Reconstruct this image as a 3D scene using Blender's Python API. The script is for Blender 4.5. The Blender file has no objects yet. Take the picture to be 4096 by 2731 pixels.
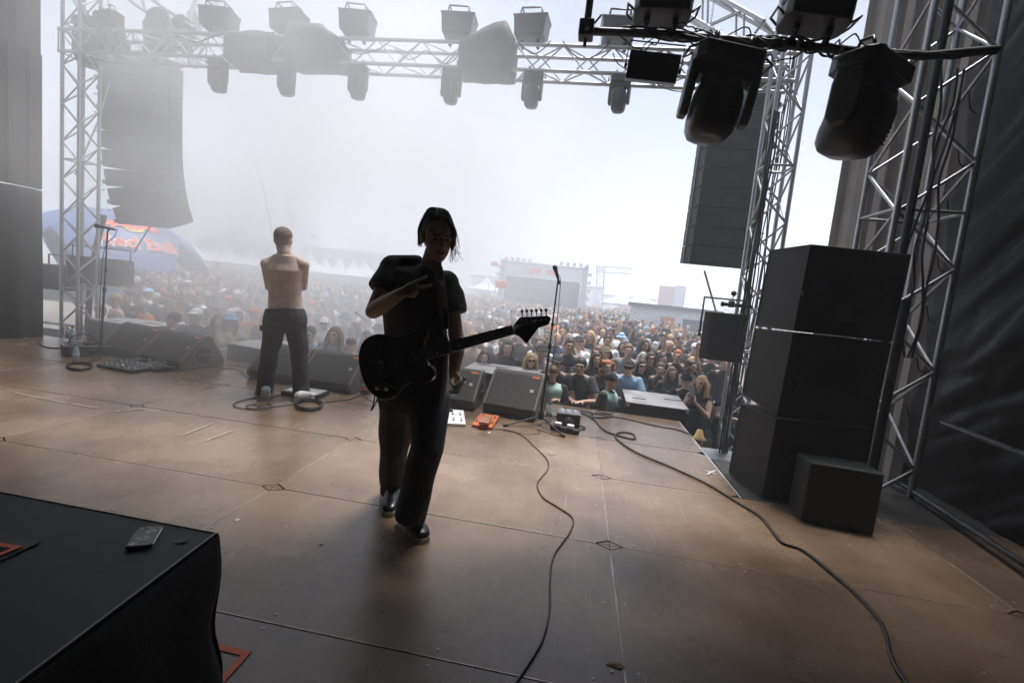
import bpy, bmesh, math, random
import numpy as np
from mathutils import Vector, Matrix, Quaternion
from math import sin, cos, pi, radians
S = bpy.context.scene
COL = S.collection
rnd = random.Random(7)
# ------------------------------------------------------------------ camera
YAW, PITCH, ROLL, FPX = -0.1351, 0.1024, 0.1035, 1873.4
CAM = Vector((1.7507, -2.5836, 1.349))
_fw = Vector((sin(YAW) * cos(PITCH), cos(YAW) * cos(PITCH), -sin(PITCH)))
_r0 = Vector((cos(YAW), -sin(YAW), 0))
_u0 = _r0.cross(_fw)
_r = cos(ROLL) * _r0 + sin(ROLL) * _u0
_u = -sin(ROLL) * _r0 + cos(ROLL) * _u0
cd = bpy.data.cameras.new('camera')
cam = bpy.data.objects.new('camera', cd)
COL.objects.link(cam)
cd.sensor_width = 36
cd.lens = FPX / 4096 * 36
cd.clip_start = 0.05
cd.clip_end = 3000
cam.matrix_world = Matrix((( _r.x, _u.x, -_fw.x, CAM.x), (_r.y, _u.y, -_fw.y, CAM.y), (_r.z, _u.z, -_fw.z, CAM.z), (0, 0, 0, 1)))
S.camera = cam
# ------------------------------------------------------------------ light
SUN_EL, SUN_AZ = radians(75), radians(22)      # sun high ahead of the stage, behind thin cloud, a little right
w = bpy.data.worlds.new('World')
S.world = w
w.use_nodes = True
nt = w.node_tree
bg = nt.nodes['Background']
sky = nt.nodes.new('ShaderNodeTexSky')
sky.sky_type = 'NISHITA'
sky.sun_disc = False
sky.sun_elevation = SUN_EL
sky.sun_rotation = SUN_AZ
sky.air_density = 1.0
sky.dust_density = 4.0
hsv = nt.nodes.new('ShaderNodeHueSaturation')
hsv.inputs['Saturation'].default_value = 0.42
mixc = nt.nodes.new('ShaderNodeMixRGB')     # overcast: the cloud layer evens the clear-sky gradient out
mixc.inputs[0].default_value = 0.92
mixc.inputs[2].default_value = (1.7, 2.1, 2.85, 1)
nt.links.new(sky.outputs[0], hsv.inputs['Color'])
nt.links.new(hsv.outputs[0], mixc.inputs[1])
nt.links.new(mixc.outputs[0], bg.inputs[0])
bg.inputs[1].default_value = 0.10
sd = bpy.data.lights.new('sun', 'SUN')
sd.energy = 5.0
sd.angle = radians(18)
sd.color = (1.0, 0.975, 0.96)
sun = bpy.data.objects.new('sun', sd)
COL.objects.link(sun)
sdir = Vector((sin(SUN_AZ) * cos(SUN_EL), cos(SUN_AZ) * cos(SUN_EL), sin(SUN_EL)))
sun.rotation_euler = sdir.to_track_quat('Z', 'Y').to_euler()
sun.location = (0, 30, 40)
S.view_settings.view_transform = 'Standard'
S.view_settings.look = 'None'
S.view_settings.gamma = 1
S.view_settings.use_curve_mapping = False
S.view_settings.exposure = 0.93
S.render.engine = 'CYCLES'
S.cycles.use_denoising = True
S.cycles.max_bounces = 8
S.cycles.diffuse_bounces = 3
S.cycles.glossy_bounces = 3
S.cycles.transmission_bounces = 5
S.cycles.transparent_max_bounces = 8
S.cycles.volume_bounces = 6
S.cycles.volume_step_rate = 3.0
S.cycles.volume_max_steps = 128
S.cycles.caustics_reflective = False
S.cycles.caustics_refractive = False

# ------------------------------------------------------------------ helpers
def ray(px, py):
    return _fw + _r * ((px - 2048) / FPX) - _u * ((py - 1365.5) / FPX)
def Z(px, py, z=0.0):
    d = ray(px, py); return CAM + d * ((z - CAM.z) / d.z)
def Y(px, py, y):
    d = ray(px, py); return CAM + d * ((y - CAM.y) / d.y)
def X(px, py, x):
    d = ray(px, py); return CAM + d * ((x - CAM.x) / d.x)

MATS = {}
def mat(name, c, rough=0.6, metal=0.0, var=0.12, scale=8.0, bump=0.0, bscale=40.0, dirt=None, spec=0.5, detail=4, coat=0):
    if name in MATS: return MATS[name]
    m = bpy.data.materials.new(name); m.use_nodes = True
    n = m.node_tree; b = n.nodes['Principled BSDF']
    b.inputs['Roughness'].default_value = rough
    b.inputs['Metallic'].default_value = metal
    b.inputs['Specular IOR Level'].default_value = spec
    if coat: b.inputs['Coat Weight'].default_value = coat
    tc = n.nodes.new('ShaderNodeTexCoord')
    no = n.nodes.new('ShaderNodeTexNoise'); no.inputs['Scale'].default_value = scale; no.inputs['Detail'].default_value = detail
    n.links.new(tc.outputs['Object'], no.inputs['Vector'])
    cr = n.nodes.new('ShaderNodeValToRGB')
    lo = [max(0, x * (1 - var)) for x in c]; hi = [min(1, x * (1 + var)) for x in c]
    if dirt: lo = dirt
    cr.color_ramp.elements[0].position = 0.35; cr.color_ramp.elements[1].position = 0.65
    cr.color_ramp.elements[0].color = (*lo, 1); cr.color_ramp.elements[1].color = (*hi, 1)
    n.links.new(no.outputs[0], cr.inputs[0]); n.links.new(cr.outputs[0], b.inputs['Base Color'])
    mr = n.nodes.new('ShaderNodeMapRange'); mr.inputs[3].default_value = max(0.02, rough - 0.08); mr.inputs[4].default_value = min(1, rough + 0.08)
    n.links.new(no.outputs[0], mr.inputs[0]); n.links.new(mr.outputs[0], b.inputs['Roughness'])
    if bump:
        n2 = n.nodes.new('ShaderNodeTexNoise'); n2.inputs['Scale'].default_value = bscale; n2.inputs['Detail'].default_value = 3
        n.links.new(tc.outputs['Object'], n2.inputs['Vector'])
        bp = n.nodes.new('ShaderNodeBump'); bp.inputs['Strength'].default_value = bump; bp.inputs['Distance'].default_value = 0.01
        n.links.new(n2.outputs[0], bp.inputs['Height']); n.links.new(bp.outputs[0], b.inputs['Normal'])
    MATS[name] = m
    return m

def emit(name, c, s):
    if name in MATS: return MATS[name]
    m = bpy.data.materials.new(name); m.use_nodes = True
    b = m.node_tree.nodes['Principled BSDF']
    b.inputs['Base Color'].default_value = (*c, 1); b.inputs['Emission Color'].default_value = (*c, 1); b.inputs['Emission Strength'].default_value = s
    MATS[name] = m
    return m

class MB:
    """mesh builder: collects shapes, links them as one mesh object"""
    def __init__(s): s.v = []; s.f = []; s.sm = []; s.mi = []
    def add(s, vs, fs, smooth=False, M=None, mi=0):
        o = len(s.v)
        if M is not None: vs = [M @ Vector(v) for v in vs]
        s.v += [tuple(v) for v in vs]
        s.f += [tuple(i + o for i in f) for f in fs]
        s.sm += [smooth] * len(fs); s.mi += [mi] * len(fs)
        return s
    def box(s, lo, hi, M=None, mi=0, bev=0.0):
        x0, y0, z0 = lo; x1, y1, z1 = hi
        if not bev:
            vs = [(x0, y0, z0), (x1, y0, z0), (x1, y1, z0), (x0, y1, z0), (x0, y0, z1), (x1, y0, z1), (x1, y1, z1), (x0, y1, z1)]
            return s.add(vs, [(0, 3, 2, 1), (4, 5, 6, 7), (0, 1, 5, 4), (1, 2, 6, 5), (2, 3, 7, 6), (3, 0, 4, 7)], M=M, mi=mi)
        b = bmesh.new(); bmesh.ops.create_cube(b, size=1)
        for v in b.verts: v.co = Vector(((x0 + x1) / 2 + v.co.x * (x1 - x0), (y0 + y1) / 2 + v.co.y * (y1 - y0), (z0 + z1) / 2 + v.co.z * (z1 - z0)))
        bmesh.ops.bevel(b, geom=b.edges[:], offset=bev, segments=2, affect='EDGES', profile=0.5)
        b.verts.index_update()
        s.add([v.co.copy() for v in b.verts], [[v.index for v in f.verts] for f in b.faces], M=M, mi=mi); b.free(); return s
    def tube(s, pts, r, n=8, closed=False, caps=True, M=None, mi=0):
        pts = [Vector(p) for p in pts]; k = len(pts)
        rs = r if isinstance(r, (list, tuple)) else [r] * k
        up = Vector((0, 0, 1)); vs = []
        t0 = (pts[1] - pts[0]).normalized()
        a = t0.cross(up) if abs(t0.z) < 0.95 else t0.cross(Vector((1, 0, 0)))
        a.normalize()
        for i in range(k):
            if closed: t = pts[(i + 1) % k] - pts[i - 1]
            else: t = pts[min(i + 1, k - 1)] - pts[max(i - 1, 0)]
            t.normalize(); a = (a - t * a.dot(t)).normalized(); b = t.cross(a)
            for j in range(n):
                q = 2 * pi * j / n
                vs.append(pts[i] + (a * cos(q) + b * sin(q)) * rs[i])
        fs = []
        for i in range(k if closed else k - 1):
            i2 = (i + 1) % k
            for j in range(n):
                fs.append((i * n + j, i * n + (j + 1) % n, i2 * n + (j + 1) % n, i2 * n + j))
        s.add(vs, fs, True, M, mi)
        if caps and not closed:
            s.add(vs[:n], [tuple(range(n - 1, -1, -1))], False, M, mi); s.add(vs[-n:], [tuple(range(n))], False, M, mi)
        return s
    def lathe(s, prof, n=20, M=None, mi=0, smooth=True):
        """prof: (radius, z) pairs, about Z"""
        vs = []; fs = []
        for r, z in prof:
            for j in range(n): vs.append((r * cos(2 * pi * j / n), r * sin(2 * pi * j / n), z))
        for i in range(len(prof) - 1):
            for j in range(n): fs.append((i * n + j, i * n + (j + 1) % n, (i + 1) * n + (j + 1) % n, (i + 1) * n + j))
        s.add(vs, fs, smooth, M, mi)
        s.add(vs[:n], [tuple(range(n - 1, -1, -1))], False, M, mi); s.add(vs[-n:], [tuple(range(n))], False, M, mi)
        return s
    def prism(s, poly, h0, h1, axis='z', M=None, mi=0, bev=0.0):
        """extrude polygon (a,b) between h0 and h1 along an axis"""
        def P(a, b, h): return {'z': (a, b, h), 'x': (h, a, b), 'y': (a, h, b)}[axis]
        n = len(poly); vs = [P(a, b, h0) for a, b in poly] + [P(a, b, h1) for a, b in poly]
        fs = [tuple(range(n - 1, -1, -1)), tuple(range(n, 2 * n))] + [(i, (i + 1) % n, n + (i + 1) % n, n + i) for i in range(n)]
        b = bmesh.new(); bv = [b.verts.new(v) for v in vs]
        for f in fs: b.faces.new([bv[i] for i in f])
        bmesh.ops.recalc_face_normals(b, faces=b.faces[:])
        if bev: bmesh.ops.bevel(b, geom=b.edges[:], offset=bev, segments=2, affect='EDGES', profile=0.5)
        b.verts.index_update()
        s.add([v.co.copy() for v in b.verts], [[v.index for v in f.verts] for f in b.faces], M=M, mi=mi); b.free(); return s
    def sphere(s, c, r, u=14, v=9, M=None, mi=0):
        rx, ry, rz = r if isinstance(r, (tuple, list)) else (r, r, r)
        vs = []; fs = []
        for i in range(v + 1):
            t = pi * i / v
            for j in range(u):
                p = 2 * pi * j / u
                vs.append((c[0] + rx * sin(t) * cos(p), c[1] + ry * sin(t) * sin(p), c[2] + rz * cos(t)))
        for i in range(v):
            for j in range(u): fs.append((i * u + j, (i + 1) * u + j, (i + 1) * u + (j + 1) % u, i * u + (j + 1) % u))
        return s.add(vs, fs, True, M, mi)
    def grid(s, P, smooth=True, mi=0):
        n = len(P); m = len(P[0])
        return s.add([p for row in P for p in row], [(i * m + j, i * m + j + 1, (i + 1) * m + j + 1, (i + 1) * m + j) for i in range(n - 1) for j in range(m - 1)], smooth, mi=mi)
    def mesh(s, name):
        me = bpy.data.meshes.new(name); me.from_pydata(s.v, [], s.f)
        me.polygons.foreach_set('use_smooth', s.sm); me.polygons.foreach_set('material_index', s.mi); me.update()
        return me
    def obj(s, name, m, parent=None, loc=None):
        return link(name, s.mesh(name), m, parent, loc)

def link(name, me, m=None, parent=None, loc=None):
    if m is not None and len(me.materials) == 0:
        for k in (m if isinstance(m, (list, tuple)) else [m]): me.materials.append(k)
    o = bpy.data.objects.new(name, me); COL.objects.link(o)
    if parent is not None: o.parent = parent; KIDS.setdefault(parent.name, []).append(o)
    if loc is not None: o.location = loc
    return o
def tag(o, label=None, cat=None, group=None, kind=None):
    if label: o['label'] = label
    if cat: o['category'] = cat
    if group: o['group'] = group
    if kind: o['kind'] = kind
    return o
def thing(name, label, cat, loc=(0, 0, 0), rz=0.0, group=None, M=None):
    o = bpy.data.objects.new(name, None); COL.objects.link(o); o.empty_display_size = 0.1
    if M is not None: o.matrix_world = M
    else: o.location = loc; o.rotation_euler = (0, 0, rz)
    return tag(o, label, cat, group)
KIDS = {}
def copy_tree(root, loc=None, rz=None, label=None, M=None):
    def rec(o, par):
        c = o.copy(); COL.objects.link(c); c.parent = par
        for ch in KIDS.get(o.name, ()): rec(ch, c)
        return c
    r = rec(root, None)
    if M is not None: r.matrix_world = M
    if loc is not None: r.location = loc
    if rz is not None: r.rotation_euler = (0, 0, rz)
    if label: r['label'] = label
    return r
def T(x=0, y=0, z=0): return Matrix.Translation((x, y, z))
def RX(a): return Matrix.Rotation(a, 4, 'X')
def RY(a): return Matrix.Rotation(a, 4, 'Y')
def RZ(a): return Matrix.Rotation(a, 4, 'Z')
def spline(pts, n=8, closed=False):
    """Catmull-Rom through points"""
    P = [Vector(p) for p in pts]; out = []; k = len(P)
    for i in range(k if closed else k - 1):
        p1 = P[i]; p2 = P[(i + 1) % k]
        p0 = P[i - 1] if (i > 0 or closed) else p1; p3 = P[(i + 2) % k] if (closed or i + 2 < k) else p2
        for j in range(n):
            t = j / n
            out.append(0.5 * ((2 * p1) + (-p0 + p2) * t + (2 * p0 - 5 * p1 + 4 * p2 - p3) * t * t + (-p0 + 3 * p1 - 3 * p2 + p3) * t ** 3))
    if not closed: out.append(P[-1])
    return out
BAKE = bpy.data.scenes.new('bake')
def bake(name, mb, mods):
    """evaluate modifiers on a builder and return the resulting mesh"""
    me = mb.mesh(name); o = bpy.data.objects.new(name + '_tmp', me); BAKE.collection.objects.link(o)
    for typ, kw in mods:
        md = o.modifiers.new(typ, typ)
        for k, v in kw.items(): setattr(md, k, v)
    vl = BAKE.view_layers[0]; vl.update()
    dg = vl.depsgraph
    r = bpy.data.meshes.new_from_object(o.evaluated_get(dg)); r.name = name
    bpy.data.objects.remove(o); bpy.data.meshes.remove(me)
    r.materials.clear()
    return r
def unit_tube(n=6):
    vs = [(cos(2 * pi * j / n), sin(2 * pi * j / n), h) for h in (0, 1) for j in range(n)]
    m = MB(); m.add(vs, [(j, (j + 1) % n, n + (j + 1) % n, n + j) for j in range(n)], True)
    return m.mesh('rod')
_UT = {}
def rod(name, a, b, r, m, parent, n=6):
    """one straight rod as its own object, mesh data shared per material"""
    key = (m.name, n)
    if key not in _UT:
        me = unit_tube(n); me.materials.append(m); _UT[key] = me
    a = Vector(a); b = Vector(b); d = b - a
    o = bpy.data.objects.new(name, _UT[key]); COL.objects.link(o); o.parent = parent
    o.location = a; o.rotation_mode = 'QUATERNION'; o.rotation_quaternion = d.to_track_quat('Z', 'Y'); o.scale = (r, r, d.length)
    return o
# ------------------------------------------------------------------ base materials
ALU = mat('aluminium', (0.55, 0.55, 0.56), 0.38, 0.85, 0.12, 12)
BLKM = mat('black_metal', (0.025, 0.025, 0.027), 0.45, 0.2, 0.3, 20)
BLKP = mat('black_paint', (0.02, 0.02, 0.022), 0.62, 0, 0.3, 6, 0.25, 160)
RUB = mat('black_rubber', (0.018, 0.018, 0.018), 0.5, 0, 0.3, 10)
STEEL = mat('bright_steel', (0.6, 0.6, 0.6), 0.25, 1.0, 0.1, 20)
WHITE = mat('white_plastic', (0.75, 0.76, 0.78), 0.5)
CHROME = mat('chrome', (0.75, 0.75, 0.76), 0.15, 1.0, 0.05, 20)
ORANGE = mat('orange_sticker', (0.75, 0.2, 0.05), 0.6)
DRAPE = mat('dark_grey_drape', (0.045, 0.042, 0.04), 0.9, 0, 0.25, 3, 0.3, 30)

# ------------------------------------------------------------------ ground
def ground_mat():
    m = bpy.data.materials.new('dry_ground'); m.use_nodes = True; n = m.node_tree; b = n.nodes['Principled BSDF']
    tc = n.nodes.new('ShaderNodeTexCoord')
    a = n.nodes.new('ShaderNodeTexNoise'); a.inputs['Scale'].default_value = 0.12; a.inputs['Detail'].default_value = 8
    c = n.nodes.new('ShaderNodeTexNoise'); c.inputs['Scale'].default_value = 9; c.inputs['Detail'].default_value = 6
    n.links.new(tc.outputs['Object'], a.inputs['Vector']); n.links.new(tc.outputs['Object'], c.inputs['Vector'])
    r = n.nodes.new('ShaderNodeValToRGB'); r.color_ramp.elements[0].position = 0.4; r.color_ramp.elements[1].position = 0.62
    r.color_ramp.elements[0].color = (0.16, 0.14, 0.12, 1); r.color_ramp.elements[1].color = (0.27, 0.235, 0.20, 1)
    mx = n.nodes.new('ShaderNodeMixRGB'); mx.blend_type = 'MULTIPLY'; mx.inputs[0].default_value = 0.5
    n.links.new(a.outputs[0], r.inputs[0]); n.links.new(r.outputs[0], mx.inputs[1]); n.links.new(c.outputs[0], mx.inputs[2])
    n.links.new(mx.outputs[0], b.inputs['Base Color']); b.inputs['Roughness'].default_value = 0.95
    bp = n.nodes.new('ShaderNodeBump'); bp.inputs['Strength'].default_value = 0.5; bp.inputs['Distance'].default_value = 0.03
    n.links.new(c.outputs[0], bp.inputs['Height']); n.links.new(bp.outputs[0], b.inputs['Normal'])
    return m
GZ = -1.15
g = MB(); g.box((-900, -400, GZ - 0.5), (900, 1500, GZ)); tag(g.obj('ground', ground_mat()), kind='structure')

# ------------------------------------------------------------------ stage floor: a real panel grid
PW, PD = 2.072, 1.036
def floor_mat():
    m = bpy.data.materials.new('phenolic_plywood'); m.use_nodes = True; n = m.node_tree; b = n.nodes['Principled BSDF']
    L = n.links.new; N = n.nodes.new
    tc = N('ShaderNodeTexCoord'); geo = N('ShaderNodeNewGeometry'); oi = N('ShaderNodeObjectInfo')
    pos = geo.outputs['Position']
    a = N('ShaderNodeTexNoise'); a.inputs['Scale'].default_value = 1.1; a.inputs['Detail'].default_value = 7; a.inputs['Roughness'].default_value = 0.62; L(pos, a.inputs['Vector'])
    r = N('ShaderNodeValToRGB'); e = r.color_ramp.elements
    e[0].position = 0.33; e[0].color = (0.105, 0.067, 0.042, 1); e[1].position = 0.68; e[1].color = (0.255, 0.178, 0.118, 1)
    L(a.outputs[0], r.inputs[0])
    # per panel tint
    mr = N('ShaderNodeMapRange'); mr.inputs[3].default_value = 0.82; mr.inputs[4].default_value = 1.15; L(oi.outputs['Random'], mr.inputs[0])
    mx = N('ShaderNodeMixRGB'); mx.blend_type = 'MULTIPLY'; mx.inputs[0].default_value = 1; L(r.outputs[0], mx.inputs[1]); L(mr.outputs[0], mx.inputs[2])
    # rusty brown stains
    st = N('ShaderNodeTexNoise'); st.inputs['Scale'].default_value = 3.3; st.inputs['Detail'].default_value = 5; L(pos, st.inputs['Vector'])
    sr = N('ShaderNodeValToRGB'); sr.color_ramp.elements[0].position = 0.58; sr.color_ramp.elements[1].position = 0.72; L(st.outputs[0], sr.inputs[0])
    m2 = N('ShaderNodeMixRGB'); m2.inputs[2].default_value = (0.19, 0.10, 0.055, 1)
    mm = N('ShaderNodeMath'); mm.operation = 'MULTIPLY'; mm.inputs[1].default_value = 0.45; L(sr.outputs[0], mm.inputs[0]); L(mm.outputs[0], m2.inputs[0]); L(mx.outputs[0], m2.inputs[1])
    # scratches: stretched thin noise in two directions
    fac = None
    for ang, sc, th in ((0.5, (90, 2.2, 1), 0.69), (-0.9, (70, 1.6, 1), 0.70), (0.1, (120, 4, 1), 0.71), (1.3, (60, 3, 1), 0.71)):
        mp = N('ShaderNodeMapping'); mp.inputs['Rotation'].default_value = (0, 0, ang); mp.inputs['Scale'].default_value = sc; L(pos, mp.inputs[0])
        s = N('ShaderNodeTexNoise'); s.inputs['Scale'].default_value = 1; s.inputs['Detail'].default_value = 2; L(mp.outputs[0], s.inputs['Vector'])
        g2 = N('ShaderNodeMath'); g2.operation = 'GREATER_THAN'; g2.inputs[1].default_value = th; L(s.outputs[0], g2.inputs[0])
        if fac is None: fac = g2.outputs[0]
        else:
            ad = N('ShaderNodeMath'); ad.operation = 'MAXIMUM'; L(fac, ad.inputs[0]); L(g2.outputs[0], ad.inputs[1]); fac = ad.outputs[0]
    f2 = N('ShaderNodeMath'); f2.operation = 'MULTIPLY'; f2.inputs[1].default_value = 0.3; L(fac, f2.inputs[0])
    m3 = N('ShaderNodeMixRGB'); m3.inputs[2].default_value = (0.36, 0.31, 0.27, 1); L(f2.outputs[0], m3.inputs[0]); L(m2.outputs[0], m3.inputs[1])
    # dark dots and grime
    vo = N('ShaderNodeTexVoronoi'); vo.inputs['Scale'].default_value = 6.5; vo.inputs['Randomness'].default_value = 1; L(pos, vo.inputs['Vector'])
    lt = N('ShaderNodeMath'); lt.operation = 'LESS_THAN'; lt.inputs[1].default_value = 0.06; L(vo.outputs['Distance'], lt.inputs[0])
    f3 = N('ShaderNodeMath'); f3.operation = 'MULTIPLY'; f3.inputs[1].default_value = 0.75; L(lt.outputs[0], f3.inputs[0])
    m4 = N('ShaderNodeMixRGB'); m4.inputs[2].default_value = (0.035, 0.028, 0.024, 1); L(f3.outputs[0], m4.inputs[0]); L(m3.outputs[0], m4.inputs[1])
    L(m4.outputs[0], b.inputs['Base Color'])
    # gloss varies, wire-mesh print as relief
    rr = N('ShaderNodeMapRange'); rr.inputs[3].default_value = 0.17; rr.inputs[4].default_value = 0.36; L(a.outputs[0], rr.inputs[0]); L(rr.outputs[0], b.inputs['Roughness'])
    b.inputs['Specular IOR Level'].default_value = 0.5
    b.inputs['Coat Weight'].default_value = 0.3; b.inputs['Coat Roughness'].default_value = 0.28
    hx = N('ShaderNodeTexVoronoi'); hx.feature = 'DISTANCE_TO_EDGE'; hx.inputs['Scale'].default_value = 90; hx.inputs['Randomness'].default_value = 0.25; L(pos, hx.inputs['Vector'])
    hm = N('ShaderNodeMapRange'); hm.inputs[2].default_value = 0.12; L(hx.outputs['Distance'], hm.inputs[0])
    n3 = N('ShaderNodeTexNoise'); n3.inputs['Scale'].default_value = 55; n3.inputs['Detail'].default_value = 4; L(pos, n3.inputs['Vector'])
    ad = N('ShaderNodeMath'); ad.operation = 'ADD'; L(hm.outputs[0], ad.inputs[0]); L(n3.outputs[0], ad.inputs[1])
    bp = N('ShaderNodeBump'); bp.inputs['Strength'].default_value = 0.16; bp.inputs['Distance'].default_value = 0.004; L(ad.outputs[0], bp.inputs['Height']); L(bp.outputs[0], b.inputs['Normal'])
    return m
FLM = floor_mat()
XR = 3.108; YF = 3.33
floor = thing('stage_floor', None, None); tag(floor, kind='structure')
sub = MB(); sub.box((-6.6, -6, -0.30), (XR, YF - 0.03, -0.045)); sub.box((XR, -6, -0.30), (8, PD, -0.045))
sub.obj('deck_frame', mat('deck_frame_metal', (0.03, 0.03, 0.03), 0.7, 0.2), floor)
MB().box((XR + .03, PD + .004, -.30), (6.0, 1.95, -.002)).obj('side_deck', mat('deck_frame_metal', (0, 0, 0)), floor)
rowsY = [-6 * PD, -5 * PD, -4 * PD, -3 * PD, -2 * PD, -PD, 0, PD, 2 * PD, YF]
GAP = 0.0045; CUT = 0.075
def panel(x0, x1, y0, y1, name='floor_panel'):
    dz = rnd.uniform(-0.0015, 0.0015); t = 0.04
    x0 += GAP; x1 -= GAP; y0 += GAP; y1 -= GAP; c = CUT
    poly = [(x0 + c, y0), (x1 - c, y0), (x1, y0 + c * .62), (x1, y1 - c * .62), (x1 - c, y1), (x0 + c, y1), (x0, y1 - c * .62), (x0, y0 + c * .62)]
    MB().prism(poly, -t, 0, bev=0.0015).obj(name, FLM, floor, (0, 0, dz))
for i in range(-4, 4):
    for j in range(len(rowsY) - 1):
        x0, x1 = i * PW, (i + 1) * PW
        if i == -4: x0 = -6.6
        if x0 < -6.6 - 2 or x1 < -6.6: continue
        if i == -4: x0, x1 = -6.6, -3 * PW
        if rowsY[j] >= PD - .01:
            if x0 >= XR - .01: continue
            x1 = min(x1, XR)
        panel(x0, x1, rowsY[j], rowsY[j + 1])
scr = MB(); edg = MB()
for i in range(-3, 4):
    for j in range(0, len(rowsY)):
        x, y = i * PW, rowsY[j]
        if y > PD + .01 and x > XR: continue
        if j < len(rowsY) - 1:
            c = CUT - GAP * 1.6
            for (sx, sy) in ((1, 1), (-1, 1), (-1, -1), (1, -1)):     # the small four-piece corner cover
                poly = [(x + sx * .002, y + sy * .002), (x + sx * c, y + sy * .002), (x + sx * .002, y + sy * c * .62)]
                if sx * sy < 0: poly.reverse()
                MB().prism(poly, -0.03, -0.0015).obj('corner_cover', FLM, floor)
        y2 = rowsY[j + 1] if j + 1 < len(rowsY) else None
        if y2 is not None and not (y >= PD - .01 and x > XR):
            edg.box((x + GAP * .2, y + CUT * .7, -0.03), (x + GAP * .75, y2 - CUT * .7, 0.0008))
            edg.box((x - GAP * .95, y + CUT * .7, -0.03), (x - GAP * .4, y2 - CUT * .7, 0.0004))
        edg.box((x + CUT, y + GAP * .3, -0.03), (x + PW - CUT, y + GAP * .85, 0.0002)) if x + PW < 8 and not (y > PD + .01 and x + PW > XR + .1) else None
        # screws along seams and near corners
        for (dx, dy) in ((.12, .05), (-.12, .05), (.12, -.05), (-.12, -.05), (.045, .12), (-.045, .12), (.045, -.12), (-.045, -.12), (.7, .04), (.7, -.04), (1.37, .045), (1.37, -.045), (.04, .52), (-.04, .52), (1.03, .3), (.55, .55), (1.5, .52), (1.02, .78)):
            px, py = x + dx + rnd.uniform(-.02, .02), y + dy + rnd.uniform(-.015, .015)
            if py > YF - .02 or (py > PD and px > XR - .03): continue
            q = T(px, py, 0.0005)
            scr.lathe([(0.0065, 0), (0.0062, 0.0015), (0.003, 0.0018), (0.0025, 0.0008)], 10, q)
edg.obj('seam_strip', mat('worn_edge', (0.62, 0.56, 0.5), 0.3, 0.6, .4, 3), floor)['kind'] = 'stuff'
scr.obj('screw', mat('screw_head', (0.42, 0.40, 0.38), 0.35, 0.8), floor)['kind'] = 'stuff'
# valance and legs of the stage edge
MB().box((-6.6, YF - .02, -0.16), (XR, YF, -0.005)).box((XR - .0, PD + .02, -0.16), (XR + .02, YF, -0.005)).obj('edge_beam', ALU, floor)

# ------------------------------------------------------------------ unseen light-blocking roof and back drape, dark sides of the stage
def wavy(name, P0, P1, z0, z1, m, amp, per, nz=26, nx=None, seed=1, trap=False, parent=None, wr=0.0):
    """hanging sheet from P0 to P1 (plan), with folds (trap: corrugated profile) and thickness from the fold depth"""
    P0 = Vector((*P0, 0)); P1 = Vector((*P1, 0)); d = P1 - P0; L = d.length; d.normalize(); nrm = Vector((-d.y, d.x, 0))
    rows = []; R = random.Random(seed)
    if trap:
        us = []; k = 0; u = 0
        while u < L:
            us += [(u, 0), (u + per * .36, 0), (u + per * .5, 1), (u + per * .86, 1)]; u += per
        us = [q for q in us if q[0] <= L] + [(L, 0)]
        for zi in range(2):
            z = z0 + (z1 - z0) * zi
            rows.append([P0 + d * u + nrm * (amp * h) + Vector((0, 0, z)) for u, h in us])
        mb = MB(); mb.grid(rows, False)
    else:
        nx = nx or max(8, int(L / per * 8)); ph = [R.uniform(0, 6) for _ in range(6)]
        for zi in range(nz + 1):
            z = z0 + (z1 - z0) * zi / nz; row = []
            for i in range(nx + 1):
                u = L * i / nx
                o = amp * (sin(2 * pi * u / per + ph[0] + .5 * sin(z * 1.3 + ph[1])) * .6 + sin(2 * pi * u / per * 1.73 + ph[2]) * .4)
                o += wr * (sin(5 * u + 7 * z + ph[3]) * sin(3 * z - 4 * u + ph[4]) + .5 * sin(13 * u - 9 * z + ph[5]))
                row.append(P0 + d * u + nrm * o + Vector((0, 0, z)))
            rows.append(row)
        mb = MB(); mb.grid(rows)
    me = bake(name, mb, [('SOLIDIFY', dict(thickness=0.006))])
    return link(name, me, m, parent)
roofm = mat('dark_roof_sheet', (0.03, 0.03, 0.03), 0.9)
rf = MB().box((-7.2, -7.5, 4.35), (6.6, 0.95, 4.45)).obj('unseen_stage_roof', roofm)  # out of view; height and front edge set to shade the floor
tag(rf, 'unseen dark flat roof sheet set to shade the stage', 'roof')
bd = wavy('unseen_back_drape', (-6.5, -6.2), (6.2, -6.2), 0.0, 6.9, DRAPE, .06, .4, seed=3); tag(bd, 'unseen black drape blocking light at the back of the stage', 'drape')  # out of view, put in to keep light off the stage from behind
# left: lower drape, narrow gap, upper corrugated sheet
ld = wavy('side_drape', (-6.02, 3.27), (-6.02, -6.2), -0.25, 2.105, mat('dark_green_drape', (0.03, 0.034, 0.032), 0.9, 0, .25, 3, .2, 40), .05, .42, seed=5)
tag(ld, 'dark hanging drape along the left side of the stage, below the bright slit', 'drape')
lw = MB().box((-6.08, -6.2, 2.12), (-6.03, 3.25, 3.95))
for k_ in range(38): lw.prism([(-6.2 + .25 * k_, -6.03), (-6.2 + .25 * k_ + .11, -6.03), (-6.2 + .25 * k_ + .08, -5.995), (-6.2 + .25 * k_ + .03, -5.995)][::-1], 2.12, 3.95, M=Matrix(((0, 1, 0, 0), (1, 0, 0, 0), (0, 0, 1, 0), (0, 0, 0, 1))))
lw = lw.obj('lower_panel', mat('brown_grey_sheet', (0.075, 0.062, 0.052), 0.75, 0, .2, 2, .2, 20))
lt_ = thing('side_wall', 'tall dark grey sheet wall left of the truss tower', 'wall', (-6.05, 0, 2.1))
lw.parent = lt_; lw.location = (6.05, 0, -2.1)
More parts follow.
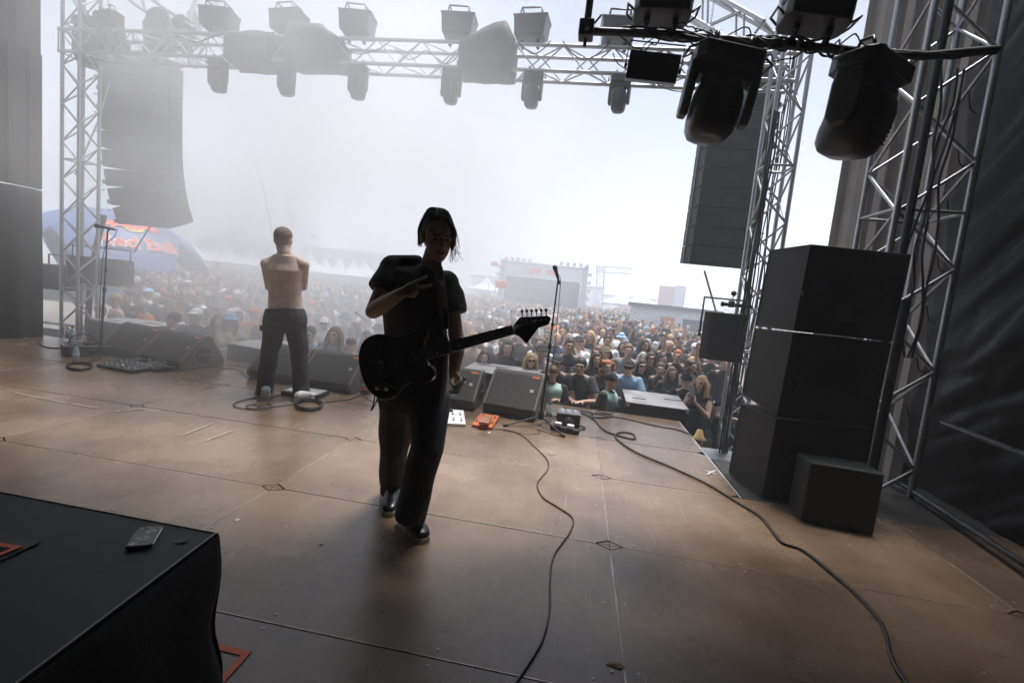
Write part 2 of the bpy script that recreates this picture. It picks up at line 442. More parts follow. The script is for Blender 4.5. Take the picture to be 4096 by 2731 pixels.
uw = wavy('upper_sheet', (-6.02, 3.22), (-6.02, -6.2), 3.9, 6.95, MATS['brown_grey_sheet'], .04, .36, trap=True, parent=lt_); uw.location = (6.05, 0, -2.1)
# right: corrugated container wall, behind the towers
cw = wavy('container_wall', (4.78, 4.0), (9.5, 4.35), GZ, 7.5, mat('brown_corrugated_steel', (0.27, 0.235, 0.20), 0.5, 0, .2, 1.2, .1, 20), -.15, .235, trap=True)
tag(cw, 'tall brown corrugated steel wall behind the right hand towers', 'wall')
rd_m = mat('black_tarpaulin', (0.004, 0.004, 0.004), 0.38, 0, .25, 4, .3, 14, spec=.16)
from mathutils import noise as mnoise
def tarp():
    P0 = Vector((4.93, 2.25, 0)); P1 = Vector((4.75, -3.2, 0)); d = P1 - P0; L_ = d.length; d.normalize(); nn = Vector((-d.y, d.x, 0)); rows = []
    for zi in range(211):
        z = -.3 + 7.2 * zi / 210; row = []
        for i in range(151):
            u = L_ * i / 150
            q = Vector(((u + z * .8) * .5, (z - u * .8) * 2.2, 3.1)); q2 = Vector((u * 2.6, z * 2.2, 9.0))
            o = .040 * (1 - abs(mnoise.noise(q * .8)) * 2) + .022 * (1 - abs(mnoise.noise(q * 2.1)) * 2) + .02 * mnoise.noise(q2 * .6) + .006 * (1 - abs(mnoise.noise(q2 * 2.3)) * 2)
            sc_ = .03 * sin(z * 6.98) * max(0, 1 - u / .25)
            row.append(P0 + d * (u + sc_) + nn * (o * min(1, .25 + u * 1.4)) + Vector((0, 0, z)))
        rows.append(row)
    g_ = MB(); g_.grid(rows); return link('side_tarpaulin', bake('side_tarpaulin', g_, [('SOLIDIFY', dict(thickness=.004))]), rd_m)
rd = tarp()
tag(rd, 'wrinkled black tarpaulin wall on the right side of the stage', 'tarpaulin')
rb = MB().box((4.98, -6.2, -1), (5.05, 2.2, 6.95)).obj('side_slab', DRAPE); tag(rb, 'dark wall board behind the wrinkled tarpaulin', 'wall')
# ------------------------------------------------------------------ trusses and towers
def truss(name, label, A, B, wdt, hgt=None, up=(0, 0, 1), m=None, rc=0.024, rb=0.010, bay=0.3, cat='truss', ladder=False, n=8):
    """four-chord lattice between A and B; every chord and brace is a part"""
    A = Vector(A); B = Vector(B); hgt = hgt or wdt; m = m or ALU
    t = thing(name, label, cat, A)
    d = (B - A); L = d.length; d.normalize(); s = d.cross(Vector(up)).normalized(); q = s.cross(d)
    cs = [s * (a * wdt / 2) + q * (b * hgt / 2) for a, b in ((-1, -1), (1, -1), (1, 1), (-1, 1))]
    for c in cs: rod('chord', c, c + d * L, rc, m, t, n)
    nb = max(1, int(round(L / bay)))
    for f in range(4):
        c0, c1 = cs[f], cs[(f + 1) % 4]
        for k in range(nb):
            a, b = (c0, c1) if (k + f) % 2 == 0 else (c1, c0)
            rod('brace', a + d * (L * k / nb), b + d * (L * (k + 1) / nb), rb, m, t, 6)
    k = 0
    zz = 0.0
    while zz < L:                                    # section joints: square frame of cross bars
        for f in range(4): rod('cross_bar', cs[f] + d * zz, cs[(f + 1) % 4] + d * zz, rb * 1.1, m, t, 6)
        zz += bay * 7
    return t
DALU = mat('weathered_aluminium', (0.42, 0.42, 0.43), 0.42, 0.8, 0.2, 9)
truss('truss_tower', 'aluminium lattice tower at the left front corner of the stage', (-5.87, 3.64, GZ), (-5.87, 3.64, 6.9), 0.29, up=(0, 1, 0), m=DALU, rb=.011, bay=.27)
truss('truss_tower', 'slim aluminium lattice tower between the right line array and the speaker stack', (3.78, 3.25, GZ), (3.72, 3.25, 6.9), 0.29, up=(0, 1, 0), m=DALU, rb=.012, bay=.30)
truss('truss_tower', 'nearest aluminium lattice tower, standing before the corrugated wall and tied to the tarpaulin', (4.42, 1.92, -0.6), (4.42, 1.92, 6.9), 0.50, up=(0, 1, 0), m=DALU, rb=.014, rc=.026, bay=.42)
# dark scaffold poles beside the nearest tower
def pole(name, label, pts, r, m, cat='pole', n=10, group=None):
    pts = [Vector(p) for p in pts]; o0 = pts[0]
    return tag(MB().tube([p - o0 for p in pts], r, n).obj(name, m, loc=o0), label, cat, group)
pole('scaffold_pole', 'black upright scaffold pole in front of the nearest tower, running up to the lamp pipe', [(4.12, 1.42, -.3), (4.12, 1.42, 6.5)], .03, BLKM)
pole('scaffold_pole', 'shorter black upright pole behind the big speaker stack with cables tied to it', [(4.30, 1.60, -.3), (4.32, 1.60, 1.62)], .035, BLKM)
# front truss above the stage opening
FT_Y = 3.62
ft = truss('front_truss', 'long horizontal lighting truss across the stage front', (-6.05, FT_Y, 4.27), (3.9, FT_Y, 4.25), 0.30, 0.30, m=DALU, rc=.024, rb=.009, bay=.30)
# roof lattice seen at the top right and top left
truss('roof_truss', 'pale diagonal roof truss at the top right meeting the slim tower', (3.55, 3.9, 4.75), (1.55, 5.6, 6.9), 0.32, m=DALU, rc=.03, rb=.014, bay=.34)
truss('roof_truss', 'short roof truss rising beside the slim tower top', (3.72, 3.25, 4.95), (6.0, 3.1, 6.6), 0.30, m=DALU, rc=.026, rb=.013, bay=.34)
truss('roof_truss', 'small angled roof truss above the left line array', (-5.6, 3.9, 5.3), (-4.35, 4.0, 4.62), 0.20, m=DALU, rc=.018, rb=.010, bay=.24)
truss('roof_truss', 'steep truss leg at the top left behind the moving lamps', (-5.05, 4.6, 4.55), (-4.65, 5.0, 6.9), 0.28, m=DALU, rc=.02, rb=.010, bay=.3)

# ------------------------------------------------------------------ lamps
LAMPM = mat('lamp_housing', (0.030, 0.029, 0.028), 0.38, 0, .2, 10, .1, 60)
GLASS = mat('lamp_lens', (0.10, 0.11, 0.13), 0.08, 0.3, .1, 5)
def moving_head(name, label, M, s=1.0, tilt=0.0, pan=0.0, group=None, cat='stage lamp'):
    """hangs below its origin (a pipe clamp at z=0); s is the overall scale"""
    t = thing(name, label, cat, group=group, M=M @ Matrix.Scale(s, 4))
    for sx in (-.10, .10):
        b = MB()
        b.tube([(sx, .0, -.02), (sx, .045, 0), (sx, .03, .05), (sx, -.03, .05), (sx, -.045, 0), (sx, -.02, -.04)], .011, 6)
        b.box((sx - .02, -.03, -.07), (sx + .02, .03, -.02))
        b.obj('clamp', BLKM, t)
    MB().prism([(-.17, -.13), (.17, -.13), (.20, -.07), (.20, .07), (.17, .13), (-.17, .13), (-.20, .07), (-.20, -.07)], -.19, -.07, bev=.012).obj('base', LAMPM, t)
    for sx in (-1, 1):
        h = MB()
        h.tube([(sx * .20, -.06, -.09), (sx * .245, -.065, -.13), (sx * .245, .065, -.13), (sx * .20, .06, -.09)], .009, 6)
        h.obj('carry_handle', LAMPM, t)
    # yoke: two rounded arms joined under the base, as a horseshoe with gaps beside the head
    yk = bpy.data.objects.new('yoke', None)
    R = T(0, 0, -.19) @ RZ(pan)
    def arm(sx):
        pr = [(-.075, 0), (.075, 0), (.085, -.10), (.078, -.34), (.045, -.40), (-.045, -.40), (-.078, -.34), (-.085, -.10)]
        x0, x1 = (.152, .205) if sx > 0 else (-.205, -.152)
        return MB().prism(pr, x0, x1, axis='x', bev=.016, M=R)
    for sx in (-1, 1): arm(sx).obj('yoke_arm', LAMPM, t)
    MB().prism([(-.205, 0), (.205, 0), (.20, -.045), (.13, -.10), (.06, -.075), (-.06, -.075), (-.13, -.10), (-.20, -.045)], -.075, .075, axis='y', bev=.012, M=R).obj('yoke_bridge', LAMPM, t)
    # head: an egg-like shell, lens at the far end
    H = R @ T(0, 0, -.30) @ RX(tilt)
    prof = [(.0, -.25), (.075, -.246), (.112, -.225), (.133, -.18), (.142, -.10), (.143, 0), (.138, .09), (.124, .15), (.104, .185)]
    hd = MB(); vs = []; fs = []; n = 28
    for r_, z_ in prof:
        for j in range(n):
            a = 2 * pi * j / n; ca, sa = cos(a), sin(a); e = 3.2
            k = (abs(ca) ** e + abs(sa) ** e) ** (-1 / e)
            vs.append((r_ * k * ca * 1.0, r_ * k * sa * 1.08, z_))
    for i in range(len(prof) - 1):
        for j in range(n): fs.append((i * n + j, i * n + (j + 1) % n, (i + 1) * n + (j + 1) % n, (i + 1) * n + j))
    hd.add(vs, fs, True, H); hd.obj('head', LAMPM, t)
    MB().lathe([(.118, .165), (.122, .20), (.108, .205), (.10, .19)], 24, H).obj('bezel', BLKM, t)
    MB().lathe([(.100, .178), (.08, .192), (.04, .20), (.001, .202)], 20, H).obj('lens', GLASS, t)
    g = MB()
    for k in range(5): g.box((-.085, -.152, -.14 + k * .028), (.085, -.142, -.128 + k * .028), H)
    g.obj('cooling_fin', BLKM, t)
    return t
# six hanging under the front truss
mhx = [((868, 290), 'first'), ((1143, 300), 'second'), ((1430, 310), 'third'), ((1805, 325), 'fourth'), ((2130, 340), 'fifth'), ((2480, 360), 'sixth')]
for k, ((px, py), nm) in enumerate(mhx):
    p = Y(px, py, FT_Y - .15)
    moving_head('moving_head_lamp', f'{nm} from the left of the six lamps hanging under the front truss', T(p.x, FT_Y - .13, 4.12), 0.62, tilt=.30 - .06 * k, pan=rnd.uniform(-.35, .35), group='moving head lamps under the front truss')
# box lamps standing on the truss
def box_lamp(label, p, rz):
    t = thing('box_lamp', label, 'stage lamp', p, rz, group='box lamps on top of the front truss')
    MB().prism([(-.185, 0), (.185, 0), (.205, .21), (.225, .25), (-.225, .25), (-.205, .21)], -.15, .15, axis='y', bev=.012).obj('housing', LAMPM, t)
    MB().prism([(-.12, .25), (.12, .25), (.12, .31), (-.12, .31)], -.11, .11, axis='y').obj('top_hood', LAMPM, t) if False else None
    h = MB()
    for yy in (-.10, .10): h.tube([(-.14, yy, .25), (-.12, yy, .335), (.12, yy, .335), (.14, yy, .25)], .011, 6)
    h.tube([(-.12, -.10, .335), (-.12, .10, .335)], .011, 6); h.tube([(.12, -.10, .335), (.12, .10, .335)], .011, 6)
    h.box((-.14, -.10, .25), (.14, .10, .275)); h.obj('handle_frame', LAMPM, t)
    for sx in (-.1, .1):
        b = MB(); b.box((sx - .02, -.025, -.09), (sx + .02, .025, 0)); b.tube([(sx, .03, -.10), (sx, 0, -.075), (sx, -.03, -.10)], .01, 6)
        b.obj('clamp', BLKM, t)
    MB().box((-.16, .15, .03), (.16, .158, .2)).obj('lens', GLASS, t)
for k, (px, nm) in enumerate(((880, 'first'), (1157, 'second'), (1430, 'third'), (1835, 'fourth'), (2125, 'fifth'), (2470, 'sixth'))):
    p = Y(px, 150, FT_Y)
    box_lamp(f'{nm} from the left of the six boxy lamps standing on top of the front truss', (p.x, FT_Y - .02, 4.52), rnd.uniform(-.12, .12) + (.25 if k == 0 else 0))
# power and signal cables drooping along the truss
for k in range(15):
    x0 = -5.2 + k * .58 + rnd.uniform(-.15, .15); L_ = rnd.uniform(.35, .8); zb = rnd.choice((4.42, 4.12, 4.40)); sg = rnd.uniform(.06, .20); yy = FT_Y + rnd.uniform(-.2, .1)
    pts = [Vector((x0 + L_ * i / 6, yy + rnd.uniform(-.02, .02), zb - sg * sin(pi * i / 6) + rnd.uniform(-.015, .015))) - ft.location for i in range(7)]
    MB().tube(spline(pts, 4), .007, 6).obj('cable', RUB, ft)
# cloth covers over rigging on the truss
CLO = mat('grey_cover_cloth', (0.09, 0.088, 0.09), 0.85, 0, .15, 5, .5, 14)
def cover(label, x0, x1, prof, seed):
    R = random.Random(seed); rows = []
    nx, na = 14, 22
    for i in range(nx + 1):
        u = i / nx; x = x0 + (x1 - x0) * u; row = []
        kk = prof(u)
        for j in range(na + 1):
            a = 2 * pi * j / na; e = 4.0; ca, sa = cos(a), sin(a); k = (abs(ca) ** e + abs(sa) ** e) ** (-1 / e)
            yy = ca * k * .24; zz = sa * k * (kk[1] - kk[0]) / 2 + (kk[0] + kk[1]) / 2
            w_ = .012 * sin(9 * a + 7 * u + seed) + R.uniform(-.006, .006)
            if j == na: w_ = 0; yy, zz = row[0].y - FT_Y, row[0].z
            row.append(Vector((x + w_, FT_Y + yy * (1 + w_ * 2), zz + w_)))
        rows.append(row)
    mb = MB(); mb.grid(rows)
    for rr, rev in ((rows[0], False), (rows[-1], True)):
        c = sum(rr[:-1], Vector()) / na; vs = rr[:-1] + [c]
        mb.add(vs, [(j, (j + 1) % na, na) for j in range(na)], True)
    o = mb.obj('cloth_cover', CLO); tag(o, label, 'cover', 'cloth covers over the front truss')
cover('flat grey cloth cover wrapped round the front truss, leftmost of three', Y(945, 220, FT_Y).x, Y(1112, 220, FT_Y).x, lambda u: (4.04, 4.47), 2)
cover('bulging grey cloth cover with a sloping right end, middle of three on the front truss', Y(1178, 220, FT_Y).x, Y(1375, 220, FT_Y).x, lambda u: (4.06 + .01 * u, 4.60 if u < .6 else 4.60 - (u - .6) * .45), 5)
cover('peaked grey cloth cover on the front truss, rightmost of three', Y(1855, 220, FT_Y).x, Y(2060, 220, FT_Y).x, lambda u: (4.04, 4.46 + .24 * min(1, u / .75) - (max(0, u - .78) * 1.0)), 9)
# left: lamps on the truss end and hanging beside the tower
def free_lamp(label, p, s, ang, tilt=0.0, yaw=0.0):
    moving_head('moving_head_lamp', label, T(*p) @ RY(ang) @ RZ(yaw), s, tilt)
p = Y(640, 235, 3.9); free_lamp('upside down moving lamp standing on the left end of the front truss', p, .95, pi - .1, .35)
p = Y(720, 215, 4.0); free_lamp('half hidden lamp beside the upside down lamp at the left truss end', p, .72, pi + .2, -.9)
p = Y(430, 40, 3.55); free_lamp('lamp tilted sideways at the very top left beside the tower', p, .85, -.2, 1.2)
p = Y(365, 60, 3.75); free_lamp('long lamp hanging straight down behind the left tower top', p, 1.05, 0.05, pi)
p = Y(790, 50, 5.0); free_lamp('small far lamp hanging at the top left behind the truss', p, .62, .3, pi + .6)

# ------------------------------------------------------------------ near lamp pipe
pp = [Y(2345, 125, .80), Y(2700, 140, .80), Y(3000, 168, .80), Y(3420, 205, .82), Y(3700, 225, .85), Y(3990, 200, .85)]
PIPE_Y = .8
tpipe = thing('lamp_pipe', 'black horizontal pipe carrying the nearest lamps at the top right', 'pipe', pp[0])
MB().tube([p - pp[0] for p in pp], .026, 12).obj('pipe', BLKM, tpipe)
v0 = Y(2365, 0, .80)
MB().tube([pp[0] - pp[0], v0 - pp[0] + Vector((0, 0, .6))], .025, 10).obj('drop_pipe', BLKM, tpipe)
MB().box((-.05, -.05, -.05), (.05, .05, .06), bev=.01).tube([(0, -.05, -.02), (.02, -.09, -.02)], .01).tube([(.0, 0, -.05), (0, 0, -.10)], .012).tube([(.05, 0, .05), (.09, -.01, .10)], .007).obj('coupler', BLKM, tpipe)
def on_pipe(px, dz=0.0): 
    for a, b in zip(pp, pp[1:]):
        pa = a; 
        d = ray(px, 180); q = CAM + d * ((PIPE_Y - CAM.y) / d.y)
        if a.x <= q.x <= b.x or b is pp[-1] or (a is pp[0] and q.x < a.x):
            u = (q.x - a.x) / (b.x - a.x); r_ = a.lerp(b, u); r_.z += dz; return r_
# cables wrapped round the pipe
def wrap_cable(name, label, x0, x1, k, seed, rad=.006, amp=.035, parent=None):
    R = random.Random(seed); pts = []
    for i in range(k):
        u = i / (k - 1); q = on_pipe(x0 + (x1 - x0) * u); a = seed + u * R.uniform(6, 9) * 2 + R.uniform(-.5, .5)
        rr = amp * R.uniform(.7, 1.5)
        pts.append(q + Vector((0, cos(a) * rr, sin(a) * rr)))
    return tag(MB().tube(spline(pts, 5), rad, 6).obj(name, RUB, parent), label, None if parent else 'cable')
for k in range(9):
    a = rnd.uniform(2450, 3000); b = rnd.uniform(3300, 3950)
    wrap_cable('cable', None, a, b, 16, k * 1.7, rnd.uniform(.004, .008), .032, tpipe)['kind'] = 'part'
for k in range(7):                                  # hanging loops and tangles
    c = (2560, 2720, 2850, 2960, 3130, 3400, 3600)[k]; q = on_pipe(c); pts = []
    for i in range(9):
        u = i / 8; pts.append(q + Vector(((u - .5) * .28, rnd.uniform(-.04, .04), -.02 + (.09 if k % 2 else -.09) * sin(pi * u) + rnd.uniform(-.012, .012))))
    MB().tube([p for p in spline(pts, 4)], .005, 6).obj('cable', RUB, tpipe)
for o in [o for o in bpy.data.objects if o.parent == tpipe and o.name.startswith('cable')]:
    o.location = -pp[0]; 
    if 'kind' in o: del o['kind']
MB().tube([on_pipe(3180) - pp[0], on_pipe(3196) - pp[0]], .031, 12).tube([on_pipe(3360) - pp[0], on_pipe(3372) - pp[0]], .031, 12).obj('grey_tape', mat('grey_tape', (.25, .25, .25), .6), tpipe)
# two big lamps under the pipe, two standing on it, one panel lamp
q = on_pipe(2925); moving_head('moving_head_lamp', 'large black lamp hanging straight down from the lamp pipe, left of the slim tower', T(q.x, q.y, q.z - .02) @ RY(.12) @ RZ(.12) @ Matrix.Diagonal((1.22, 1.15, .95, 1)), .90, tilt=.06, pan=-.1, group='large lamps on the near pipe')
q = on_pipe(3520); moving_head('moving_head_lamp', 'large black lamp under the pipe turned sideways before the corrugated wall', T(q.x, q.y, q.z - .0) @ RY(.10) @ RZ(.55) @ Matrix.Diagonal((1.20, 1.25, .95, 1)), .92, tilt=.16, pan=.1, group='large lamps on the near pipe')
q = on_pipe(2630); moving_head('moving_head_lamp', 'black lamp standing upright on the pipe above the flat panel lamp', T(q.x, q.y, q.z + .03) @ RY(pi + .02), .92, tilt=.2, pan=.2, group='large lamps on the near pipe')
q = on_pipe(3235); ml = moving_head('moving_head_lamp', 'black lamp with a small red light standing on the pipe above the slim tower', T(q.x, q.y, q.z + .05) @ RY(pi + .10), 1.0, tilt=-.1, pan=-.2, group='large lamps on the near pipe')
MB().box((-.03, .131, -.15), (-.005, .136, -.125)).box((-.045, .131, -.165), (-.032, .136, -.15)).obj('status_light', emit('red_light', (1, .12, .02), 2.5), ml)
def panel_lamp():
    a, b = on_pipe(2510), on_pipe(2750); c = Y(2610, 275, .78)
    t = thing('panel_lamp', 'flat rectangular lamp panel in a thin bracket below the lamp pipe', 'stage lamp', c, 0, M=T(*c) @ RY(.07) @ RX(.18))
    W_ = .165; Hh = .085
    MB().prism([(-.05, -Hh), (.03, -Hh), (.06, 0), (.03, Hh), (-.05, Hh)], -W_, W_, axis='x', bev=.006).obj('housing', LAMPM, t)
    f = MB()
    for k in range(13): f.box((-W_ + .02, -.053, -Hh + .012 + k * .0065), (W_ - .02, -.050, -Hh + .015 + k * .0065))
    f.obj('cooling_fin', BLKM, t)
    MB().tube([(-W_ - .018, 0, 0), (-W_ - .012, 0, .15), (W_ + .012, 0, .15), (W_ + .018, 0, 0)], .005, 6).obj('bracket', BLKM, t)
    k_ = MB()
    for sx in (-1, 1): k_.lathe([(.006, 0), (.018, .003), (.018, .014), (.005, .018)], 10, T(sx * (W_ + .004), 0, 0) @ RY(sx * pi / 2))
    k_.obj('knob', BLKM, t)
    MB().tube(spline([(-.1, 0, .085), (-.08, -.02, .13), (-.04, 0, .17), (0, 0, .2)], 5), .004, 6).obj('lead', RUB, t)
panel_lamp()
# hoist chains
def chain(label, a, b):
    a = Vector(a); b = Vector(b); t = thing('hoist_chain', label, 'chain', a); n = int((b - a).length / .035); mb = MB()
    for k in range(n):
        c = (b - a) * (k / n); ring = [Vector((cos(x) * .010, 0, sin(x) * .021)) for x in [2 * pi * j / 10 for j in range(10)]]
        M_ = T(*c) @ RZ(pi / 2 * (k % 2)); mb.tube([M_ @ p for p in ring], .0035, 5, closed=True)
    o = mb.obj('links', STEEL, t); o['kind'] = 'stuff'
    MB().tube(spline([(0, 0, -.10), (.03, 0, -.07), (.03, 0, -.03), (0, 0, 0)], 4), .012, 6).box((-.03, -.03, -.22), (.03, .03, -.10), bev=.008).obj('hook', BLKM, t)
    return t
q = Y(2840, 120, 3.3); chain('hook and chain hanging above the right line array', (q.x, 3.3, q.z), (q.x, 3.3, q.z + 1.4))
q = Y(432, 20, 3.9); chain('short chain at the top left above the tilted lamp', (q.x, 3.9, q.z), (q.x, 3.9, q.z + .9))

# ------------------------------------------------------------------ line arrays
ARM = mat('speaker_black', (0.013, 0.0125, 0.012), 0.7, 0, .25, 5, .35, 220)
GRIL = mat('speaker_grille', (0.030, 0.028, 0.026), 0.6, 0.2, .2, 8, .5, 300)
def line_array(label, x, y, ztop, n, wdt, rz, curve, h=.285, flip=1):
    t = thing('line_array', label, 'loudspeaker array', (x, y, ztop), rz, group='hanging line arrays beside the stage')
    MB().box((-wdt / 2, -.34, .03), (wdt / 2, -.26, .10)).box((-wdt / 2, .02, .03), (wdt / 2, .10, .10)).box((-wdt * .35, -.34, .05), (-wdt * .27, .1, .12)).box((wdt * .27, -.34, .05), (wdt * .35, .1, .12)).obj('flying_frame', BLKM, t)
    P = Vector((0, 0, 0)); a = 0.0
    for k in range(n):
        M_ = T(0, P.y, P.z) @ RX(-a)
        # cabinet: back narrower than the front, front toward the audience (+y)
        poly = [(-wdt / 2, .12), (wdt / 2, .12), (wdt / 2, -.10), (wdt * .46, -.36), (-wdt * .46, -.36), (-wdt / 2, -.10)]
        c = MB().prism(poly, -h + .006, -.006, M=M_, bev=.008).obj('cabinet', ARM, t)
        MB().box((-wdt * .46, .12, -h + .02), (wdt * .46, .13, -.02), M_).obj('grille', GRIL, c)
        hw = MB()
        for sx in (-1, 1):
            hw.box((sx * wdt / 2 - .012, -.14, -h + .01), (sx * wdt / 2 + .012, -.08, -.01), M_)
            hw.box((sx * wdt * .46 - .014, -.40, -h + .03), (sx * wdt * .46 + .010, -.35, -h + .10), M_)
            hw.tube([(sx * wdt * .49, -.37, -.03), (sx * wdt * .52, -.39, -.03)], .01, 6, M=M_)
        hw.box((-.10, -.366, -h * .7), (.10, -.358, -h * .35), M_)
        hw.obj('rigging_plate', BLKM, c)['kind'] = 'stuff'
        P = M_ @ Vector((0, 0, -h)); P.x = 0
        a += curve(k)
    return t
line_array('left hanging speaker array in the smoke, curving back at the bottom', -5.92, 4.75, 4.50, 9, 1.16, -.03, lambda k: -(.01 + .022 * max(0, k - 2)))
line_array('right hanging speaker array, nearly straight, behind the slim tower', 3.80, 5.35, 4.95, 10, 1.02, .02, lambda k: -(.004 + .008 * max(0, k - 5)))
# cable snakes beside the right array and loops on its back
ra_x = 4.1
for k in range(5):
    pts = [(ra_x + .14 + .02 * k + rnd.uniform(-.02, .02), 4.75 + rnd.uniform(-.03, .03), 5.2 - i * .55) for i in range(12)]
    tag(MB().tube(spline(pts, 4), .009, 6).obj('signal_cable', RUB), 'thin dark cable running down between the right line array and the slim tower', 'cable', 'cables beside the right line array')
# bracing pole from the left array to the tower and guy poles
pole('guy_pole', 'grey slanting pole crossing in front of the left line array edge to the tower', [Y(440, 330, 4.1), Y(395, 480, 4.0), Y(300, 700, 3.8)], .012, DALU)
pole('guy_pole', 'dark strap running down from the left line array past the arch tent', [Y(610, 890, 4.7), Y(535, 1010, 4.7)], .013, BLKM)
pole('guy_pole', 'thin pole hanging from the right line array down to the small speaker', [Y(2818, 1085, 4.6), Y(2868, 1260, 4.0)], .014, BLKM)
pole('upright_post', 'thick dark slanted post right of the left tower below the line array', [Y(415, 860, 4.3), Y(360, 1100, 4.2), Y(350, 1345, 4.1)], .045, BLKM)

# ------------------------------------------------------------------ big side speaker stack (right)
def stack():
    N0 = Vector((3.29, 1.12, 0)); t = thing('speaker_stack', 'tall black side speaker stack standing at the right edge of the stage', 'loudspeaker stack', N0, 0)
    f = Vector((-.10, .48, 0)); g_ = Vector((.72, .09, 0))       # left face direction, camera-side face direction
    trim = mat('cabinet_trim', (.07, .062, .055), .5, .4, .3, 10)
    def cab(z0, z1, lean0, lean1, dz=0.0, name='cabinet'):
        q = lambda a, b, z, l: N0 * 0 + f * a + g_ * b + Vector((l, 0, z))
        vs = [q(0, 0, z0, lean0), q(0, 1, z0, lean0), q(1, 1, z0 + dz, lean0), q(1, 0, z0 + dz, lean0), q(0, 0, z1, lean1), q(0, 1, z1, lean1), q(1, 1, z1, lean1), q(1, 0, z1, lean1)]
        b = bmesh.new(); bv = [b.verts.new(v) for v in vs]
        for ff in ((0, 1, 2, 3), (7, 6, 5, 4), (0, 4, 5, 1), (1, 5, 6, 2), (2, 6, 7, 3), (3, 7, 4, 0)): b.faces.new([bv[i] for i in ff])
        bmesh.ops.recalc_face_normals(b, faces=b.faces[:]); bmesh.ops.bevel(b, geom=b.edges[:], offset=.006, segments=2, affect='EDGES', profile=.5)
        me = bpy.data.meshes.new(name); b.to_mesh(me); b.free()
        o = link(name, me, ARM, t)
        e = MB().tube([q(.985, -.004, z0 + .02, lean0), q(.985, -.004, z1 - .01, lean1)], .003, 5).tube([q(0, -.004, z0 + .015, lean0), q(0, -.004, z1 - .01, lean1)], .0035, 5)
        for zz, ll in ((z0 + .01, lean0), (z1 - .006, lean1)): e.tube([q(.02, -.004, zz + (dz * .02 if zz < z0 + .1 else 0), ll), q(.98, -.004, zz + (dz if zz < z0 + .1 else 0), ll)], .004, 5)
        e.obj('edge_trim', trim, o)
    cab(0.0, .62, 0, .012); cab(.635, 1.27, .012, .03, .06); cab(1.285, 1.92, .03, .05)
    for z0, z1, l0 in ((.12, .5, .006), (.75, 1.15, .02), (1.40, 1.80, .04)):       # recessed handles and a connector plate on the near side
        for u in (.16, .84):
            c_ = g_ * u + Vector((l0, 0, (z0 + z1) / 2)); nn_ = Vector((g_.y, -g_.x, 0)).normalized()
            MB().box((-.055, -.004, -.09), (.055, .002, .09), M=T(*c_) @ RZ(math.atan2(g_.y, g_.x)), bev=.0015).obj('handle_plate', BLKM, t)
            MB().tube([(-.04, -.012, 0), (.04, -.012, 0)], .009, 8, M=T(*c_) @ RZ(math.atan2(g_.y, g_.x))).obj('handle', BLKM, t)
    c_ = g_ * .5 + Vector((.03, -.004, 1.45)); MB().box((-.09, -.004, -.06), (.09, .002, .06), M=T(*c_) @ RZ(math.atan2(g_.y, g_.x))).obj('connector_plate', mat('plate_grey', (.10, .10, .10), .4, .6), t)
    # clamp rails and a strap on the upper cabinets
    s_ = MB().box((0, 0, 0), (.012, .62, .03), M=T(.042, 0, 1.55) @ RZ(.16)); s_.obj('grey_strap', mat('grey_strap', (.28, .25, .23), .8), t)
    return t
stack()
lowb = MB().prism([(0, 0), (.44, .02), (.42, .26), (-.02, .25)], 0, .42, bev=.012).obj('low_cabinet', mat('green_black_paint', (.007, .010, .009), .6, 0, .2, 6, .3, 160)); lowb.location = (3.42, .78, 0); lowb.rotation_euler = (0, 0, -.15)
tag(lowb, 'low dark greenish cabinet before the side speaker stack', 'loudspeaker')
# dark steel step-side platform behind, handrails and pale slabs in place of bright wall openings
pole('hand_rail', 'upper dark steel handrail at the right edge of the stage', [X(3770, 1690, 4.7), X(4096, 1815, 4.55) + Vector((-.02, -.5, -.02))], .022, mat('rail_steel', (.12, .12, .12), .3, .9, .2, 10))
pole('hand_rail', 'lower dark steel handrail at the right edge of the stage', [X(3600, 1930, 4.7), X(4096, 2220, 4.50) + Vector((-.02, -.4, -.06))], .022, MATS['rail_steel'])
def opening_slab(label, pts):  # pale slabs stand in for light showing through openings in the side wall
    c = sum(pts, Vector()) / 4; t = thing('side_slab', label, 'board', c, group='pale stand-ins for bright openings at the foot of the right side wall')
    m_ = mat('pale_opening_fill', (.16, .19, .175), .7, 0, .1, 8)
    a, b, c_, d = [p - c for p in pts]
    for u0, u1 in ((0, .42), (.45, 1)):
        q = [a.lerp(b, u0), a.lerp(b, u1), d.lerp(c_, u1), d.lerp(c_, u0)]; off = Vector((.02, 0, 0))
        MB().add(q + [p + off for p in q], [(0, 1, 2, 3), (7, 6, 5, 4), (0, 4, 5, 1), (1, 5, 6, 2), (2, 6, 7, 3), (3, 7, 4, 0)]).obj('board', m_, t)
xs = 4.62
opening_slab('largest pale stand-in for a bright opening low on the right side wall', [X(3650, 2070, xs), X(3735, 2120, xs), X(3720, 2205, xs), X(3622, 2130, xs)])
opening_slab('middle pale stand-in for a bright opening low on the right side wall', [X(3790, 2155, xs), X(3842, 2190, xs), X(3825, 2275, xs), X(3775, 2240, xs)])
opening_slab('faintest pale stand-in for a bright opening low on the right side wall, nearest the camera', [X(3900, 2240, xs), X(3955, 2270, xs), X(3940, 2355, xs), X(3880, 2320, xs)])

